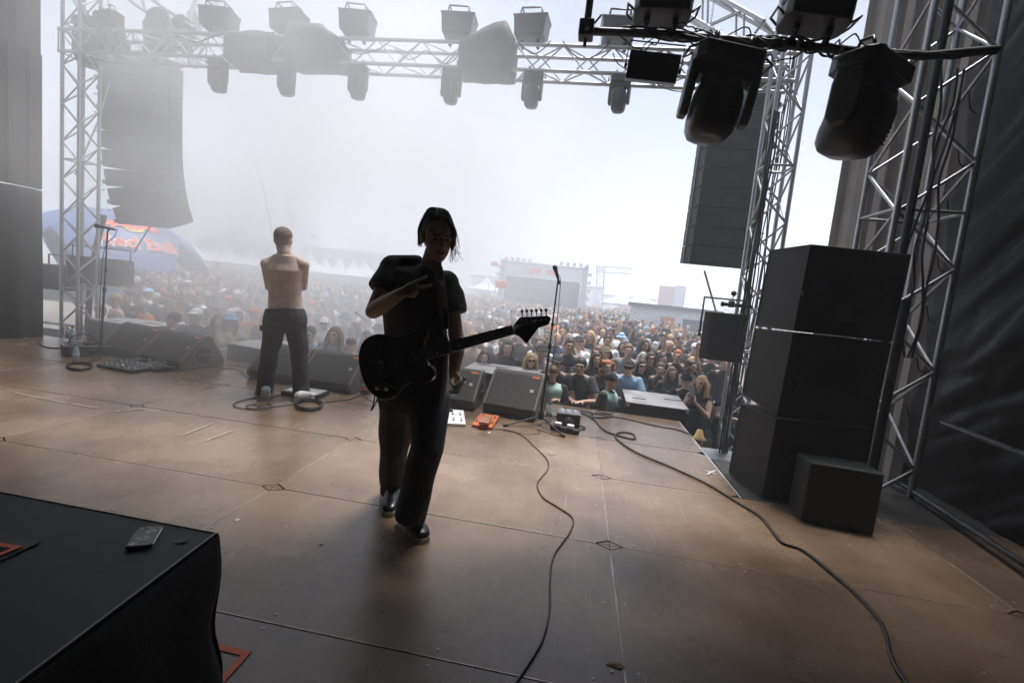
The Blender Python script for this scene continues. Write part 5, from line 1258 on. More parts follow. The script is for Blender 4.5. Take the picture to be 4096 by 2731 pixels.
# ------------------------------------------------------------------ the guitar
def guitar():
    A = Y(1448, 1486, -.36); B = Y(2163, 1290, -.36); x = (B - A); L_ = x.length; x.normalize(); n_ = Vector((.15, -.97, .17)); n_ = (n_ - x * n_.dot(x)).normalized(); z = x.cross(n_) * -1
    if z.z < 0: z = -z
    M_ = Matrix(((x.x, -n_.x, z.x, A.x), (x.y, -n_.y, z.y, A.y), (x.z, -n_.z, z.z, A.z), (0, 0, 0, 1)))   # local: x along neck, -y to the viewer, z up
    t = thing('electric_guitar', 'black electric guitar slung across the guitarist, neck pointing right', 'guitar', M=M_)
    k = L_ / .93
    GB = mat('guitar_black', (.016, .013, .013), .22, 0, .2, 5, coat=.6)
    out = spline([(0, 0, .0), (.012, 0, .085), (.06, 0, .148), (.14, 0, .158), (.21, 0, .118), (.27, 0, .105), (.335, 0, .118), (.385, 0, .112), (.375, 0, .075), (.350, 0, .045), (.350, 0, -.04), (.365, 0, -.065), (.375, 0, -.10), (.34, 0, -.135), (.28, 0, -.125), (.22, 0, -.122), (.15, 0, -.165), (.07, 0, -.158), (.015, 0, -.09)], 5, closed=True)
    MB().prism([(p.x * k, p.z * k) for p in out], -.022, .022, axis='y', bev=.007).obj('body', GB, t)
    def P3(x_, z_): return (x_ * k, z_ * k)
    MB().prism([P3(.33, -.030), P3(.33, .030), P3(.80, .0225), P3(.80, -.0225)], -.034, -.012, axis='y', bev=.002).obj('neck', mat('neck_wood', (.05, .03, .02), .4, 0, .2, 20), t)
    MB().prism([P3(.29, -.030), P3(.29, .030), P3(.80, .0215), P3(.80, -.0215)], -.041, -.0345, axis='y').obj('fingerboard', mat('ebony', (.018, .014, .012), .4), t)
    fr = MB(); sc = .62
    for i in range(23):
        xx = .80 - sc * (1 - 2 ** (-i / 12)) * .98; hw = (.0215 + (.80 - xx) * .017) * k; fr.box((xx * k - .001, -.0425, -hw), (xx * k + .001, -.041, hw))
    fr.obj('fret', STEEL, t)['kind'] = 'stuff'
    hs = [(.80, -.0225), (.80, .0225), (.822, .048), (.835, .062), (.985 * .99, .062), (.988, .05), (.975, .018), (.955, .012), (.925, .004), (.885, -.045), (.862, -.075), (.845, -.055), (.825, -.035)]
    hs = [(x_ * .945 + .044, z_ * .92) for x_, z_ in hs]
    # rotate headstock so that its tuner edge lies as in the photograph
    ca, sa = cos(-.0), sin(-.0)
    R_ = -.27 + .0
    def rot(q): 
        dx, dz = q[0] - .80, q[1]; a = -.22; return (.80 + dx * cos(a) - dz * sin(a), dx * sin(a) + dz * cos(a))
    hp = [P3(*rot(q)) for q in hs]
    MB().prism(hp, -.024, -.010, axis='y', bev=.002).obj('headstock', GB, t)
    for i in range(6):
        q = P3(*rot((.845 * .945 + .044 + .0225 * i, .058))); q2 = P3(*rot((.845 * .945 + .044 + .0225 * i, .084)))
        o = MB().tube([(q[0], -.016, q[1]), (q2[0], -.016, q2[1] - .004)], .003, 6).sphere((q2[0], -.016, q2[1]), (.0075, .004, .009), 10, 6).obj('tuning_peg', CHROME, t)
        q = P3(*rot((.845 * .945 + .044 + .0225 * i, .040))); MB().lathe([(.005, 0), (.005, .010), (.001, .011)], 8, T(q[0], -.024, q[1]) @ RX(pi / 2)).obj('string_post', CHROME, t)
    s_ = MB()
    for i in range(6):
        z0 = (-.020 + .008 * i) * k; q = P3(*rot((.845 * .945 + .044 + .0225 * (5 - i if False else i), .040))); s_.tube([(.10 * k, -.040, z0 * 1.1), (.80 * k, -.044, z0 * .78), (q[0], -.032, q[1])], .0007, 4)
    s_.obj('string', STEEL, t)['kind'] = 'stuff'
    for xx in (.155, .265): MB().box(((xx - .02) * k, -.034, -.038 * k), ((xx + .02) * k, -.022, .038 * k), bev=.003).obj('pickup', RUB, t)
    MB().box((.075 * k, -.036, -.045 * k), (.11 * k, -.022, .045 * k), bev=.003).tube([(.09 * k, -.04, -.03), (.13 * k, -.055, -.09), (.18 * k, -.05, -.13)], .003, 6).obj('bridge', BLKM, t)
    for (xx, zz) in ((.12, -.115), (.075, -.10)): MB().lathe([(.012, 0), (.011, .014), (.001, .015)], 14, T(xx * k, -.022, zz * k) @ RX(pi / 2)).obj('control_knob', CHROME, t)
    # strap: from the lower end behind the back and from the horn over the shoulder
    inv = M_.inverted()
    a0 = [Y(1785, 1372, -.375), Y(1783, 1330, -.36), Y(1777, 1270, -.335), Y(1768, 1180, -.30), Y(1757, 1100, -.26), Y(1752, 1070, -.20), Y(1748, 1062, -.10), Y(1735, 1080, .06), Y(1660, 1250, .12), Y(1560, 1420, .02), Y(1470, 1490, -.22), Y(1452, 1484, -.34)]
    pts = spline([inv @ p for p in a0], 6); vs = []; fs = []
    for i, p in enumerate(pts):
        t_ = (pts[min(i + 1, len(pts) - 1)] - pts[max(0, i - 1)]).normalized(); w_ = t_.cross(Vector((0, 1, 0))).normalized(); wd = .009 + .016 * min(1, max(0, (i - 4) / 9))
        vs += [p - w_ * wd, p + w_ * wd]
    for i in range(len(pts) - 1): fs.append((2 * i, 2 * i + 1, 2 * i + 3, 2 * i + 2))
    sb = MB(); sb.add(vs, fs, True); me = bake('strap', sb, [('SOLIDIFY', dict(thickness=.004))]); st = link('strap', me, mat('strap_cloth', (.13, .11, .10), .75, 0, .2, 30), t)
    em = mat('strap_emblem', (.50, .45, .42), .7)
    for (px, py) in ((1771, 1132), (1774, 1172), (1776, 1212)):
        c = inv @ Y(px, py, -.345 if py > 1200 else (-.325 if py > 1150 else -.305)); c.y -= .004
        e = MB().prism([(c.x + .013 * cos(a) * (1 - .2 * sin(a)), c.z - .016 * sin(a)) for a in [2 * pi * j / 14 for j in range(14)]], c.y - .002, c.y, axis='y')
        e.prism([(c.x - .012, c.z + .008), (c.x - .003, c.z + .014), (c.x - .012, c.z + .024)], c.y - .002, c.y, axis='y').prism([(c.x + .012, c.z + .008), (c.x + .012, c.z + .024), (c.x + .003, c.z + .014)], c.y - .002, c.y, axis='y')
        e.obj('emblem', em, st)
    b_ = inv @ Y(1783, 1325, -.372); MB().box((b_.x - .010, b_.y - .006, b_.z - .008), (b_.x + .010, b_.y, b_.z + .008)).box((b_.x - .006, b_.y - .006, b_.z - .045), (b_.x + .006, b_.y - .001, b_.z - .008)).obj('buckle', CHROME, st)
    # plug and cable loop hanging at the lower left
    cp = [inv @ Y(px, py, yy) for px, py, yy in ((1447, 1492, -.36), (1456, 1520, -.36), (1480, 1545, -.34), (1498, 1580, -.34), (1492, 1620, -.34), (1484, 1641, -.34), (1492, 1632, -.34), (1508, 1600, -.34), (1520, 1575, -.34))]
    MB().tube(spline(cp, 6), .0035, 6).obj('cable_loop', RUB, t); MB().tube(cp[-2:], .006, 8).obj('plug', BLKM, t)
guitar()
an = MB().tube([Y(1425, 1252, .05), Y(1462, 1280, .03)], .0016, 5).tube([Y(1421, 1249, .05), Y(1427, 1254, .05)], .003, 6).obj('antenna', BLKM); tag(an, 'thin wire antenna sticking out behind the guitarist\'s elbow', 'antenna')

# ------------------------------------------------------------------ the shirtless man
def singer():
    O = Vector((-1.3, 1.97, 0)); t = thing('person', 'shirtless man with cropped hair seen from behind, arms folded, in dark trousers and white trainers', 'person', O)
    V = lambda px, py, y=1.97: Y(px, py, y) - O
    F = Vector((-.12, .99, 0))
    J = dict(head=V(1134, 957, 2.0), head_up=Vector((.0, .04, 1)), face=Vector((-.18, .98, .05)), neck=V(1140, 1010), shL=V(1066, 1056, 1.99), shR=V(1214, 1062, 1.99), pelvis=V(1140, 1262), fwd=F,
             elL=V(1076, 1148, 2.06), wrL=V(1120, 1085, 2.26), elR=V(1214, 1148, 2.06), wrR=V(1160, 1090, 2.27), hipL=V(1103, 1290), hipR=V(1178, 1290), knL=V(1078, 1410), anL=V(1058, 1545), toeL=V(1054, 1568, 2.12),
             knR=V(1200, 1412), anR=V(1206, 1548), toeR=V(1238, 1580, 1.95), hs=1.10, nr=.070)
    J['shL'], J['shR'] = J['shR'], J['shL']; J['elL'], J['elR'] = J['elR'], J['elL']; J['wrL'], J['wrR'] = J['wrR'], J['wrL']
    for a in ('hip', 'kn', 'an', 'toe'): J[a + 'L'], J[a + 'R'] = J[a + 'R'], J[a + 'L']
    J['shL'], J['shR'] = J['shR'], J['shL']
    # keep left/right pairs consistent: L is the picture's left
    for a in ('el', 'wr', 'hip', 'kn', 'an', 'toe'): J[a + 'L'], J[a + 'R'] = J[a + 'R'], J[a + 'L']
    mb, HM = body_mb(J, fat=1.27)
    ch = (Vector(J['shL']) + Vector(J['shR'])) / 2; pv = Vector(J['pelvis']); up = Vector((0, 0, 1)); rt = Vector((1, .1, 0)).normalized()
    for sx in (-1, 1):                                      # shoulder blades, back muscles, trapezius, love handles
        mb.sphere(tuple(ch + rt * sx * .085 - F * .075 - up * .09), (.060, .035, .085), 12, 8)
        mb.sphere(tuple(ch + rt * sx * .120 - F * .005 - up * .13), (.075, .105, .15), 12, 8); mb.sphere(tuple(ch + rt * sx * .150 - F * .0 - up * .05), (.07, .085, .10), 12, 8); mb.sphere(tuple(pv + rt * sx * .095 + up * .14), (.065, .08, .14), 12, 8)
        lim(mb, ch + rt * sx * .05 + up * .055 - F * .02, ch + rt * sx * .15 + up * .01 - F * .01, .045, .042)
        lim(mb, ch + rt * sx * .035 - up * .2 - F * .075, pv + rt * sx * .035 + up * .08 - F * .075, .030, .032)
    me = solid('body', mb, .0065, 12); link('body', me, [skin_mat('singer_skin', (.66, .50, .42)), EYE, LIP], t)
    me = solid('trousers', pants_mb(J, .022, .075, .085, -.02, .088, thr=.120, ww=1.27), .008, 5, wr=(.005, 15, .6, 1.6)); link('trousers', me, mat('charcoal_trousers', (.045, .042, .040), .85, 0, .2, 14, .3, 120), t)
    hb = MB(); hb.sphere((0, -.014, .034), (.081, .099, .083), 20, 12, M=HM @ Matrix.Scale(1.10, 4)); hb.sphere((0, -.034, -.012), (.072, .074, .070), 16, 10, M=HM @ Matrix.Scale(1.10, 4)); me = solid('hair', hb, .008, 2); link('cropped_hair', me, mat('cropped_hair', (.26, .18, .14), .9, 0, .3, 60, .6, 200), t)
    MB().box((-.02, -.01, -.03), (.02, .01, .03), M=T(*V(1048, 1312, 1.95))).obj('pocket_item', BLKP, t)
    a = Z(1062, 1592); dd = (a - CAM); dd.z = 0; shoe(t, a - O, a - O + dd.normalized() * .27, .09, SHW, WHITE, 1.1)
    a = Z(1180, 1610); b = Z(1262, 1592); b = a + (b - a).normalized() * .29; shoe(t, a - O, b - O, .09, SHW, WHITE, 1.1)
singer()
# ------------------------------------------------------------------ the pit fence
BARM = mat('barrier_metal', (.30, .30, .31), .45, .7, .2, 8)
def barrier_proto():
    t = thing('crowd_barrier', 'x', 'barrier', (0, 0, -50), 0, 'steel crowd barriers in front of the audience')
    MB().tube([(-.53, 0, 1.14), (.53, 0, 1.14)], .03, 8).obj('top_rail', BARM, t)
    for sx in (-.5, .5): MB().box((sx - .022, -.02, 0), (sx + .022, .02, 1.10)).obj('upright', BARM, t)
    MB().box((-.48, .0, .12), (.48, .006, 1.04)).obj('plate', mat('barrier_plate', (.16, .155, .15), .5, .6, .25, 40), t)
    MB().box((-.48, -.02, .54), (.48, -.001, .58)).obj('cross_bar', BARM, t)
    for sx in (-.5, .5): MB().tube([(sx, -.02, .95), (sx, -.32, .06)], .02, 6).obj('strut', BARM, t)
    MB().box((-.53, -.36, 0), (.53, .05, .03)).obj('foot_plate', BARM, t)
    MB().box((-.1, -.05, .02), (.1, -.02, .24)).obj('hatch', BARM, t) if False else None
    return t
bp_ = barrier_proto()
BL = [(-9.5, 4.38), (-5.0, 4.50), (-1.0, 4.60), (2.0, 4.78), (7.2, 5.15)]
def bar_y(x):
    for a, b in zip(BL, BL[1:]):
        if x <= b[0]: return a[1] + (b[1] - a[1]) * (x - a[0]) / (b[0] - a[0])
    return BL[-1][1]
k = 0; x = -9.3
where = lambda x: 'at the far left' if x < -4.5 else ('left of the shirtless man' if x < -2.2 else ('behind the shirtless man and the guitarist' if x < .8 else ('behind the right microphone stand' if x < 2 else ('above the flat bass cabinet at the right' if x < 3.3 else 'beside the slim tower at the right'))))
BN = {}
while x < 7:
    y0, y1 = bar_y(x), bar_y(x + 1.06); a = math.atan2(y1 - y0, 1.06); w_ = where(x + .5); BN[w_] = BN.get(w_, 0) + 1
    lab = f'{["first", "second", "third", "fourth", "fifth", "sixth"][BN[w_] - 1]} steel barrier panel {w_}'
    if k == 0: o = bp_; o['label'] = lab
    else: o = copy_tree(bp_, label=lab)
    o.location = (x + .53, (y0 + y1) / 2, GZ); o.rotation_euler = (0, 0, a); k += 1; x += 1.075

# ------------------------------------------------------------------ crowd figures
def J0(pose, fem, R):
    J = dict(head=(0, -.025, 1.625), head_up=(R.uniform(-.06, .06), .0, 1), face=(R.uniform(-.25, .25), -1, R.uniform(-.02, .22)), neck=(0, 0, 1.47), fwd=Vector((0, -1, 0)), pelvis=(0, 0, .95), hipL=(-.10, 0, .90), hipR=(.10, 0, .90),
             knL=(-.11, -.01, .50), knR=(.11, -.02, .50), anL=(-.12, .03, .10), anR=(.12, .02, .10), toeL=(-.14, -.14, .04), toeR=(.14, -.15, .04), shL=(-.175, 0, 1.40), shR=(.175, 0, 1.40),
             elL=(-.23, .03, 1.11), elR=(.23, .03, 1.11), wrL=(-.22, -.06, .87), wrR=(.22, -.06, .87))
    if fem: J['shL'] = (-.15, 0, 1.39); J['shR'] = (.15, 0, 1.39); J['hs'] = .95
    if pose == 'rail': J.update(elL=(-.27, -.12, 1.14), elR=(.27, -.12, 1.14), wrL=(-.06, -.30, 1.15), wrR=(.08, -.32, 1.16), pelvis=(0, .08, .95), head=(0, -.07, 1.60))
    if pose == 'crossed': J.update(elL=(-.24, -.06, 1.13), elR=(.24, -.06, 1.13), wrL=(.04, -.19, 1.16), wrR=(-.04, -.21, 1.19))
    if pose == 'phone': J.update(elL=(-.20, -.14, 1.16), elR=(.20, -.14, 1.16), wrL=(-.05, -.30, 1.36), wrR=(.04, -.30, 1.36), handL=dict(d=(.12, -.05, 1), n=(1, 0, 0)), handR=dict(d=(-.12, -.05, 1), n=(-1, 0, 0)))
    if pose == 'raised': J.update(elR=(.33, -.10, 1.52), wrR=(.30, -.16, 1.78), handR=dict(d=(0, -.1, 1), n=(0, -1, 0)))
    if pose == 'bothup': J.update(elR=(.33, -.08, 1.56), wrR=(.26, -.12, 1.82), handR=dict(d=(0, -.1, 1), n=(0, -1, 0)), elL=(-.33, -.08, 1.54), wrL=(-.24, -.14, 1.80), handL=dict(d=(0, -.1, 1), n=(0, -1, 0)))
    if pose == 'clasp': J.update(elL=(-.24, -.02, 1.12), elR=(.24, -.02, 1.12), wrL=(-.06, -.20, 1.00), wrR=(.06, -.20, 1.00))
    return J
POSES = [('down', 0), ('rail', 0), ('crossed', 0), ('clasp', 0), ('raised', 0), ('down', 1), ('rail', 1), ('phone', 1), ('crossed', 1), ('bothup', 0), ('phone', 0)]
HC = [('black hair', (.012, .010, .010)), ('dark brown hair', (.035, .020, .012)), ('light brown hair', (.13, .075, .04)), ('blond hair', (.42, .28, .13)), ('ginger hair', (.30, .085, .02)), ('grey hair', (.32, .31, .30))]
HCM = [mat('crowd ' + a, c, .6, 0, .25, 40) for a, c in HC]
TC = [('black', (.018, .018, .02)), ('white', (.72, .73, .75)), ('grey', (.20, .21, .22)), ('dark blue', (.03, .05, .12)), ('light blue', (.25, .42, .62)), ('orange', (.78, .22, .04)), ('red', (.50, .04, .03)), ('olive green', (.10, .11, .05)), ('beige', (.48, .38, .28)), ('charcoal', (.05, .05, .055)), ('maroon', (.12, .02, .03))]
TCM = [mat('cloth ' + a, c, .85, 0, .15, 9) for a, c in TC]; TW = [38, 18, 10, 6, 4, 2, 2, 2, 5, 16, 2]
LC = [('blue denim', (.06, .09, .16)), ('black', (.02, .02, .02)), ('khaki', (.25, .2, .13))]
LCM = [mat('legs ' + a, c, .85) for a, c in LC]
PRINTM = mat('shirt_print', (.62, .60, .58), .8, 0, .3, 60); PRINTO = mat('shirt_print_orange', (.70, .22, .05), .8); LENS = mat('dark_glasses', (.01, .01, .012), .1)
R0 = random.Random(11)
HEADC = Vector((0, -.025, 1.625))
def hair_mesh(kind, HM, s, vox=.012):
    mb = MB(); S_ = HM @ Matrix.Scale(s, 4); R = random.Random(3)
    if kind in ('short', 'long', 'curly', 'bun'): mb.sphere((0, -.022, .030), (.086, .102, .098), 16, 10, M=S_)
    if kind == 'buzz': mb.sphere((0, -.016, .034), (.082, .098, .080), 16, 10, M=S_)
    if kind == 'bun': mb.sphere((0, -.06, .125), .042, 10, 8, M=S_)
    if kind == 'long':
        for sx in (-1, 1):
            for q in range(4):
                mb.tube([S_ @ Vector((sx * .072, .02 - q * .03, .04)), S_ @ Vector((sx * .098, .015 - q * .03, -.06)), S_ @ Vector((sx * .105, .03 - q * .03, -.16)), S_ @ Vector((sx * (.085 + .01 * q), .03 - q * .03, -.27))], [.022, .028, .028, .014], 8)
        for q in range(5): mb.tube([S_ @ Vector((-.06 + .03 * q, -.09, .02)), S_ @ Vector((-.06 + .03 * q, -.105, -.12)), S_ @ Vector((-.06 + .03 * q, -.09, -.26))], [.03, .03, .02], 8)
    if kind == 'curly':
        for q in range(60):
            a = R.uniform(-2.2, 2.2) + pi / 2 * 0; z = R.uniform(-.22, .11); rr = .088 + .05 * min(1, max(0, (.12 - z) / .3))
            x_, y_ = sin(a) * rr, -cos(a) * rr * .9 - .01
            if y_ > .05 and z < .06: x_ = math.copysign(max(abs(x_), .088), x_)
            mb.sphere((x_, min(y_, .06), z), R.uniform(.022, .036), 7, 5, M=S_)
    if kind in ('cap', 'capback', 'hat', 'bucket'):
        mb.sphere((0, -.014, .040), (.088, .104, .086), 18, 10, M=S_)
        f = 1 if kind == 'cap' else -1
        if kind in ('cap', 'capback'): loft(mb, [(S_ @ Vector((0, .02 * f, .050)), S_.to_3x3() @ Vector((.080, 0, 0)), S_.to_3x3() @ Vector((0, .070, 0))), (S_ @ Vector((0, .10 * f, .048)), S_.to_3x3() @ Vector((.070, 0, 0)), S_.to_3x3() @ Vector((0, .07, 0))), (S_ @ Vector((0, .10 * f, .036)), S_.to_3x3() @ Vector((.070, 0, 0)), S_.to_3x3() @ Vector((0, .07, 0)))], 14)
        if kind == 'hat': mb.lathe([(.175, .038), (.178, .046), (.09, .060), (.082, .12), (.06, .135)], 20, M=S_)
        if kind == 'bucket': mb.lathe([(.15, .015), (.152, .025), (.092, .075), (.088, .115), (.06, .125)], 20, M=S_)
    return solid('hair', mb, vox, 1, dec=.5)
PROTO = []
HAIRK = ['short', 'long', 'buzz', 'cap', 'capback', 'bun', 'curly', 'hat', 'bucket']
def make_set(vox, vs, dec):
    out = []
    for pi_, (pose, fem) in enumerate(POSES):
        J = J0(pose, fem, R0); s = J.get('hs', 1.0)
        mb, HM = body_mb(J, fem=bool(fem), fat=.92 if fem else R0.uniform(.95, 1.1)); me = solid('body', mb, vox, 2, dec=dec); paint_face(me, HM, s)
        sh = solid('shirt', shirt_mb(J, .014, R0.choice((.45, .5, .6)), .012, .09, fem=bool(fem), tank=(pose in ('phone', 'bothup') and fem)), vs, 2, dec=dec, wr=(.004, 15, pi_, .9))
        pn = solid('trousers', pants_mb(J, .012, .05, .06, .0, .068, short=(pi_ % 3 == 1), thr=.095), vs, 2, dec=dec)
        out.append(dict(pose=pose, fem=fem, body=me, shirt=sh, legs=pn, HM=HM, s=s, hair={}))
    return out
FINE = make_set(.010, .012, .45)
COARSE = make_set(.017, .018, .22)
def meshcopy(me, mats):
    return me
CROWDG = 'people in the festival audience'
USED = {}
def dress(me, o, mats):
    for i, m_ in enumerate(mats): 
        o.material_slots[i].link = 'OBJECT'; o.material_slots[i].material = m_
for st_ in (FINE, COARSE):
    for d in st_:
        for key, n_ in (('body', 3), ('shirt', 1), ('legs', 1)):
            while len(d[key].materials) < n_: d[key].materials.append(SK[0])
def person(x, y, pr_, hk, hc, tc, lc, sk, hgt, rz, label, group=CROWDG, z=GZ, print_=None, glasses=False, phone=False, lean=0.0):
    t = bpy.data.objects.new('person', None); COL.objects.link(t); t.empty_display_size = .1
    k = hgt / 1.75; t.location = (x, y, z); t.rotation_euler = (lean, 0, rz); t.scale = (k, k, k)
    tag(t, label, 'person', group)
    if hk not in pr_['hair']:
        m_ = hair_mesh(hk, pr_['HM'], pr_['s'], .010 if pr_ in FINE else .018); m_.materials.append(SK[0]); pr_['hair'][hk] = m_
    for nm, me, ms in (('body', pr_['body'], [sk, EYE, LIP]), ('shirt', pr_['shirt'], [tc]), ('trousers', pr_['legs'], [lc]), ('hair' if hk in ('short', 'long', 'buzz', 'bun', 'curly') else 'cap', pr_['hair'][hk], [hc])):
        o = bpy.data.objects.new(nm, me); COL.objects.link(o); o.parent = t; dress(me, o, ms)
    if hk in ('cap', 'capback', 'hat', 'bucket') and pr_['fem']:
        m_ = pr_['hair'].get('long')
        if m_ is None: m_ = hair_mesh('long', pr_['HM'], pr_['s'] * .96, .012); m_.materials.append(SK[0]); pr_['hair']['long'] = m_
        o = bpy.data.objects.new('hair', m_); COL.objects.link(o); o.parent = t; dress(m_, o, [HCM[1]])
    if print_:
        MB_ = PRINTS[print_[0]]; o = bpy.data.objects.new('shirt_print', MB_); COL.objects.link(o); o.parent = t; o.location = (0, -.147 if not pr_['fem'] else -.168, 1.24); dress(MB_, o, [print_[1]])
    if glasses:
        o = bpy.data.objects.new('sunglasses', GLS); COL.objects.link(o); o.parent = t; o.matrix_local = pr_['HM']; dress(GLS, o, [LENS])
    if phone:
        p_ = MB().box((-.038, -.35, 1.44), (.038, -.342, 1.58), bev=.003).obj('phone', mat('crowd_phone', (.25, .25, .26), .3), t)
    return t
def print_mesh(kind):
    mb = MB(); R = random.Random(kind)
    if kind == 0:
        for r_ in range(3): mb.box((-.11 + .01 * r_, 0, .05 - r_ * .045), (.11 - .02 * r_, -.004, .075 - r_ * .045))
    if kind == 1:
        for q in range(14): x0, z0 = R.uniform(-.09, .07), R.uniform(-.10, .09); mb.box((x0, 0, z0), (x0 + R.uniform(.015, .05), -.004, z0 + R.uniform(.01, .035)))
    if kind == 2: mb.prism([(cos(a) * .07, sin(a) * .07) for a in [2 * pi * j / 12 for j in range(12)]], -.004, 0, axis='y')
    if kind == 3:
        for sx in (-1, 1):
            for q in range(4): mb.prism([(sx * .01, .06 - .04 * q), (sx * .11, .085 - .035 * q), (sx * .07, .055 - .037 * q)], -.004, 0, axis='y')
    m_ = mb.mesh('shirt_print'); m_.materials.append(PRINTM); return m_
PRINTS = [print_mesh(k) for k in range(4)]
gl = MB()
for sx in (-1, 1): gl.sphere((sx * .032, .094, .004), (.026, .007, .018), 10, 6)
gl.tube([(-.03, .098, .008), (.03, .098, .008)], .003, 5).tube([(-.058, .09, .008), (-.084, .0, .01)], .003, 5).tube([(.058, .09, .008), (.084, .0, .01)], .003, 5)
GLS = gl.mesh('sunglasses'); GLS.materials.append(LENS)

def P_(pose, fem, st_=FINE):
    for d in st_:
        if d['pose'] == pose and d['fem'] == fem: return d
    return st_[0]
TAKEN = []
def at_head(px, py, hgt):          # feet position of someone whose head top shows there
    q = Z(px, py, GZ + hgt + .02); TAKEN.append((q.x, q.y)); return q.x, q.y
H_ = lambda n: HCM[[a for a, _ in HC].index(n)]
C_ = lambda n: TCM[[a for a, _ in TC].index(n)]
def hero(px, py, hgt, pose, fem, hk, hc, tc, label, print_=None, glasses=False, phone=False, rz=0.0, lc=1, sk=0, dy=0.0, z=GZ, lean=0.0):
    x, y = at_head(px, py, hgt) if z == GZ else tuple(Z(px, py, z + hgt)[:2])
    hm_ = C_(hc) if hk in ('cap', 'capback', 'hat', 'bucket') else H_(hc)
    return person(x, y + dy, P_(pose, fem), hk, hm_, C_(tc), LCM[lc], SK[sk], hgt, math.atan2(x - CAM.x, -(CAM.y - y)) * -1 * .6 + rz, label, print_=print_, glasses=glasses, phone=phone, z=z, lean=lean)
hero(1943, 1382, 1.66, 'rail', 1, 'long', 'dark brown hair', 'white', 'person with long dark hair in a white top at the barrier just right of the guitarist\'s arm')
hero(2035, 1350, 1.80, 'down', 0, 'long', 'dark brown hair', 'black', 'person with long hair in a black t-shirt with a pale horned print, under the guitar headstock', (3, PRINTM))
hero(2128, 1402, 1.68, 'down', 1, 'long', 'blond hair', 'charcoal', 'blond person in sunglasses behind the rounded bass cabinet', glasses=True)
hero(2170, 1370, 1.76, 'down', 0, 'cap', 'black', 'grey', 'person in a dark cap and grey top left of the right microphone stand')
hero(2098, 1322, 1.76, 'down', 0, 'short', 'dark brown hair', 'charcoal', 'person in a charcoal shirt with an orange print just above the bass cabinet', (0, PRINTO))
hero(2235, 1405, 1.74, 'rail', 0, 'cap', 'charcoal', 'black', 'person in a cap and black shirt leaning on the barrier right of the microphone stand')
hero(2328, 1415, 1.74, 'rail', 0, 'short', 'black hair', 'charcoal', 'bearded person in a dark t-shirt with folded arms on the barrier rail')
hero(2391, 1400, 1.70, 'down', 1, 'long', 'dark brown hair', 'black', 'person with long dark hair between the folded arms man and the curly ginger woman')
hero(2435, 1430, 1.66, 'down', 1, 'curly', 'ginger hair', 'black', 'person with big curly ginger hair in a black top at the barrier', lc=1)
hero(2520, 1425, 1.72, 'rail', 0, 'cap', 'black', 'light blue', 'person in a black cap and sunglasses with a light blue t-shirt at the barrier', glasses=True)
hero(2518, 1368, 1.82, 'down', 0, 'short', 'light brown hair', 'grey', 'tall person in a grey t-shirt standing behind the man in the light blue t-shirt')
hero(2572, 1428, 1.68, 'down', 1, 'long', 'dark brown hair', 'charcoal', 'person with glasses looking up in a charcoal t-shirt above the flat bass cabinet', glasses=True)
hero(2608, 1400, 1.72, 'down', 1, 'long', 'dark brown hair', 'black', 'person in sunglasses half hidden behind the woman looking up', glasses=True)
hero(2645, 1442, 1.62, 'down', 0, 'short', 'dark brown hair', 'charcoal', 'short haired young person in a dark top with a busy white print', (1, PRINTM))
hero(2692, 1458, 1.60, 'down', 1, 'long', 'light brown hair', 'charcoal', 'young person with long light brown hair and a patterned dark top', (1, PRINTM))
hero(2714, 1392, 1.78, 'raised', 0, 'short', 'ginger hair', 'black', 'ginger person in a black t-shirt with a red print raising one hand', (1, PRINTO))
hero(2783, 1420, 1.68, 'down', 1, 'long', 'blond hair', 'black', 'person with long fair hair in a black sleeveless top left of the small speaker')
hero(2812, 1492, 1.64, 'phone', 1, 'long', 'blond hair', 'black', 'blond person in a black tank top filming with a phone at the right end of the barrier', phone=True, rz=-.4)
hero(2852, 1395, 1.80, 'down', 0, 'short', 'black hair', 'black', 'person in a black t-shirt with a light blue print, head hidden by the small speaker', (1, C_('light blue')), lc=2)
hero(2905, 1420, 1.76, 'down', 0, 'short', 'black hair', 'black', 'person in black shirt and grey shorts below the small speaker', lc=2)
hero(2936, 1500, 1.64, 'rail', 1, 'long', 'dark brown hair', 'black', 'person with long dark hair leaning on the barrier looking at a phone by the slim tower', rz=.5, lean=0)
hero(2660, 1355, 1.74, 'crossed', 0, 'long', 'dark brown hair', 'black', 'person with long dark hair in a plain black sweater looking left')
hero(2572, 1328, 1.80, 'down', 0, 'long', 'black hair', 'black', 'person with very long black hair in a black t-shirt with a blue print', (1, C_('light blue')))
hero(2672, 1315, 1.80, 'crossed', 0, 'hat', 'black', 'red', 'person in a wide black hat and red jacket in the right part of the crowd')
hero(2722, 1338, 1.76, 'phone', 0, 'capback', 'black', 'black', 'person with a dark cap worn backwards holding a phone up in the right crowd', phone=True)
hero(2762, 1340, 1.74, 'crossed', 1, 'bun', 'dark brown hair', 'black', 'person in a black tank top with folded arms left of the speaker bracket')
hero(2705, 1322, 1.72, 'bothup', 0, 'bucket', 'light blue', 'white', 'person in a pale bucket hat holding something up behind the red haired man')
hero(2752, 1300, 1.78, 'down', 0, 'short', 'grey hair', 'grey', 'grey haired person in the back of the right crowd near the speaker bracket')
hero(2800, 1312, 1.80, 'down', 0, 'cap', 'black', 'charcoal', 'person in a dark cap and charcoal top right beside the speaker bracket')
hero(2488, 1330, 1.74, 'down', 0, 'bucket', 'light blue', 'charcoal', 'person in a pale blue bucket hat in the middle right crowd')
hero(2430, 1380, 1.72, 'down', 1, 'cap', 'olive green', 'white', 'person in a camouflage green cap and white top behind the curly haired woman')
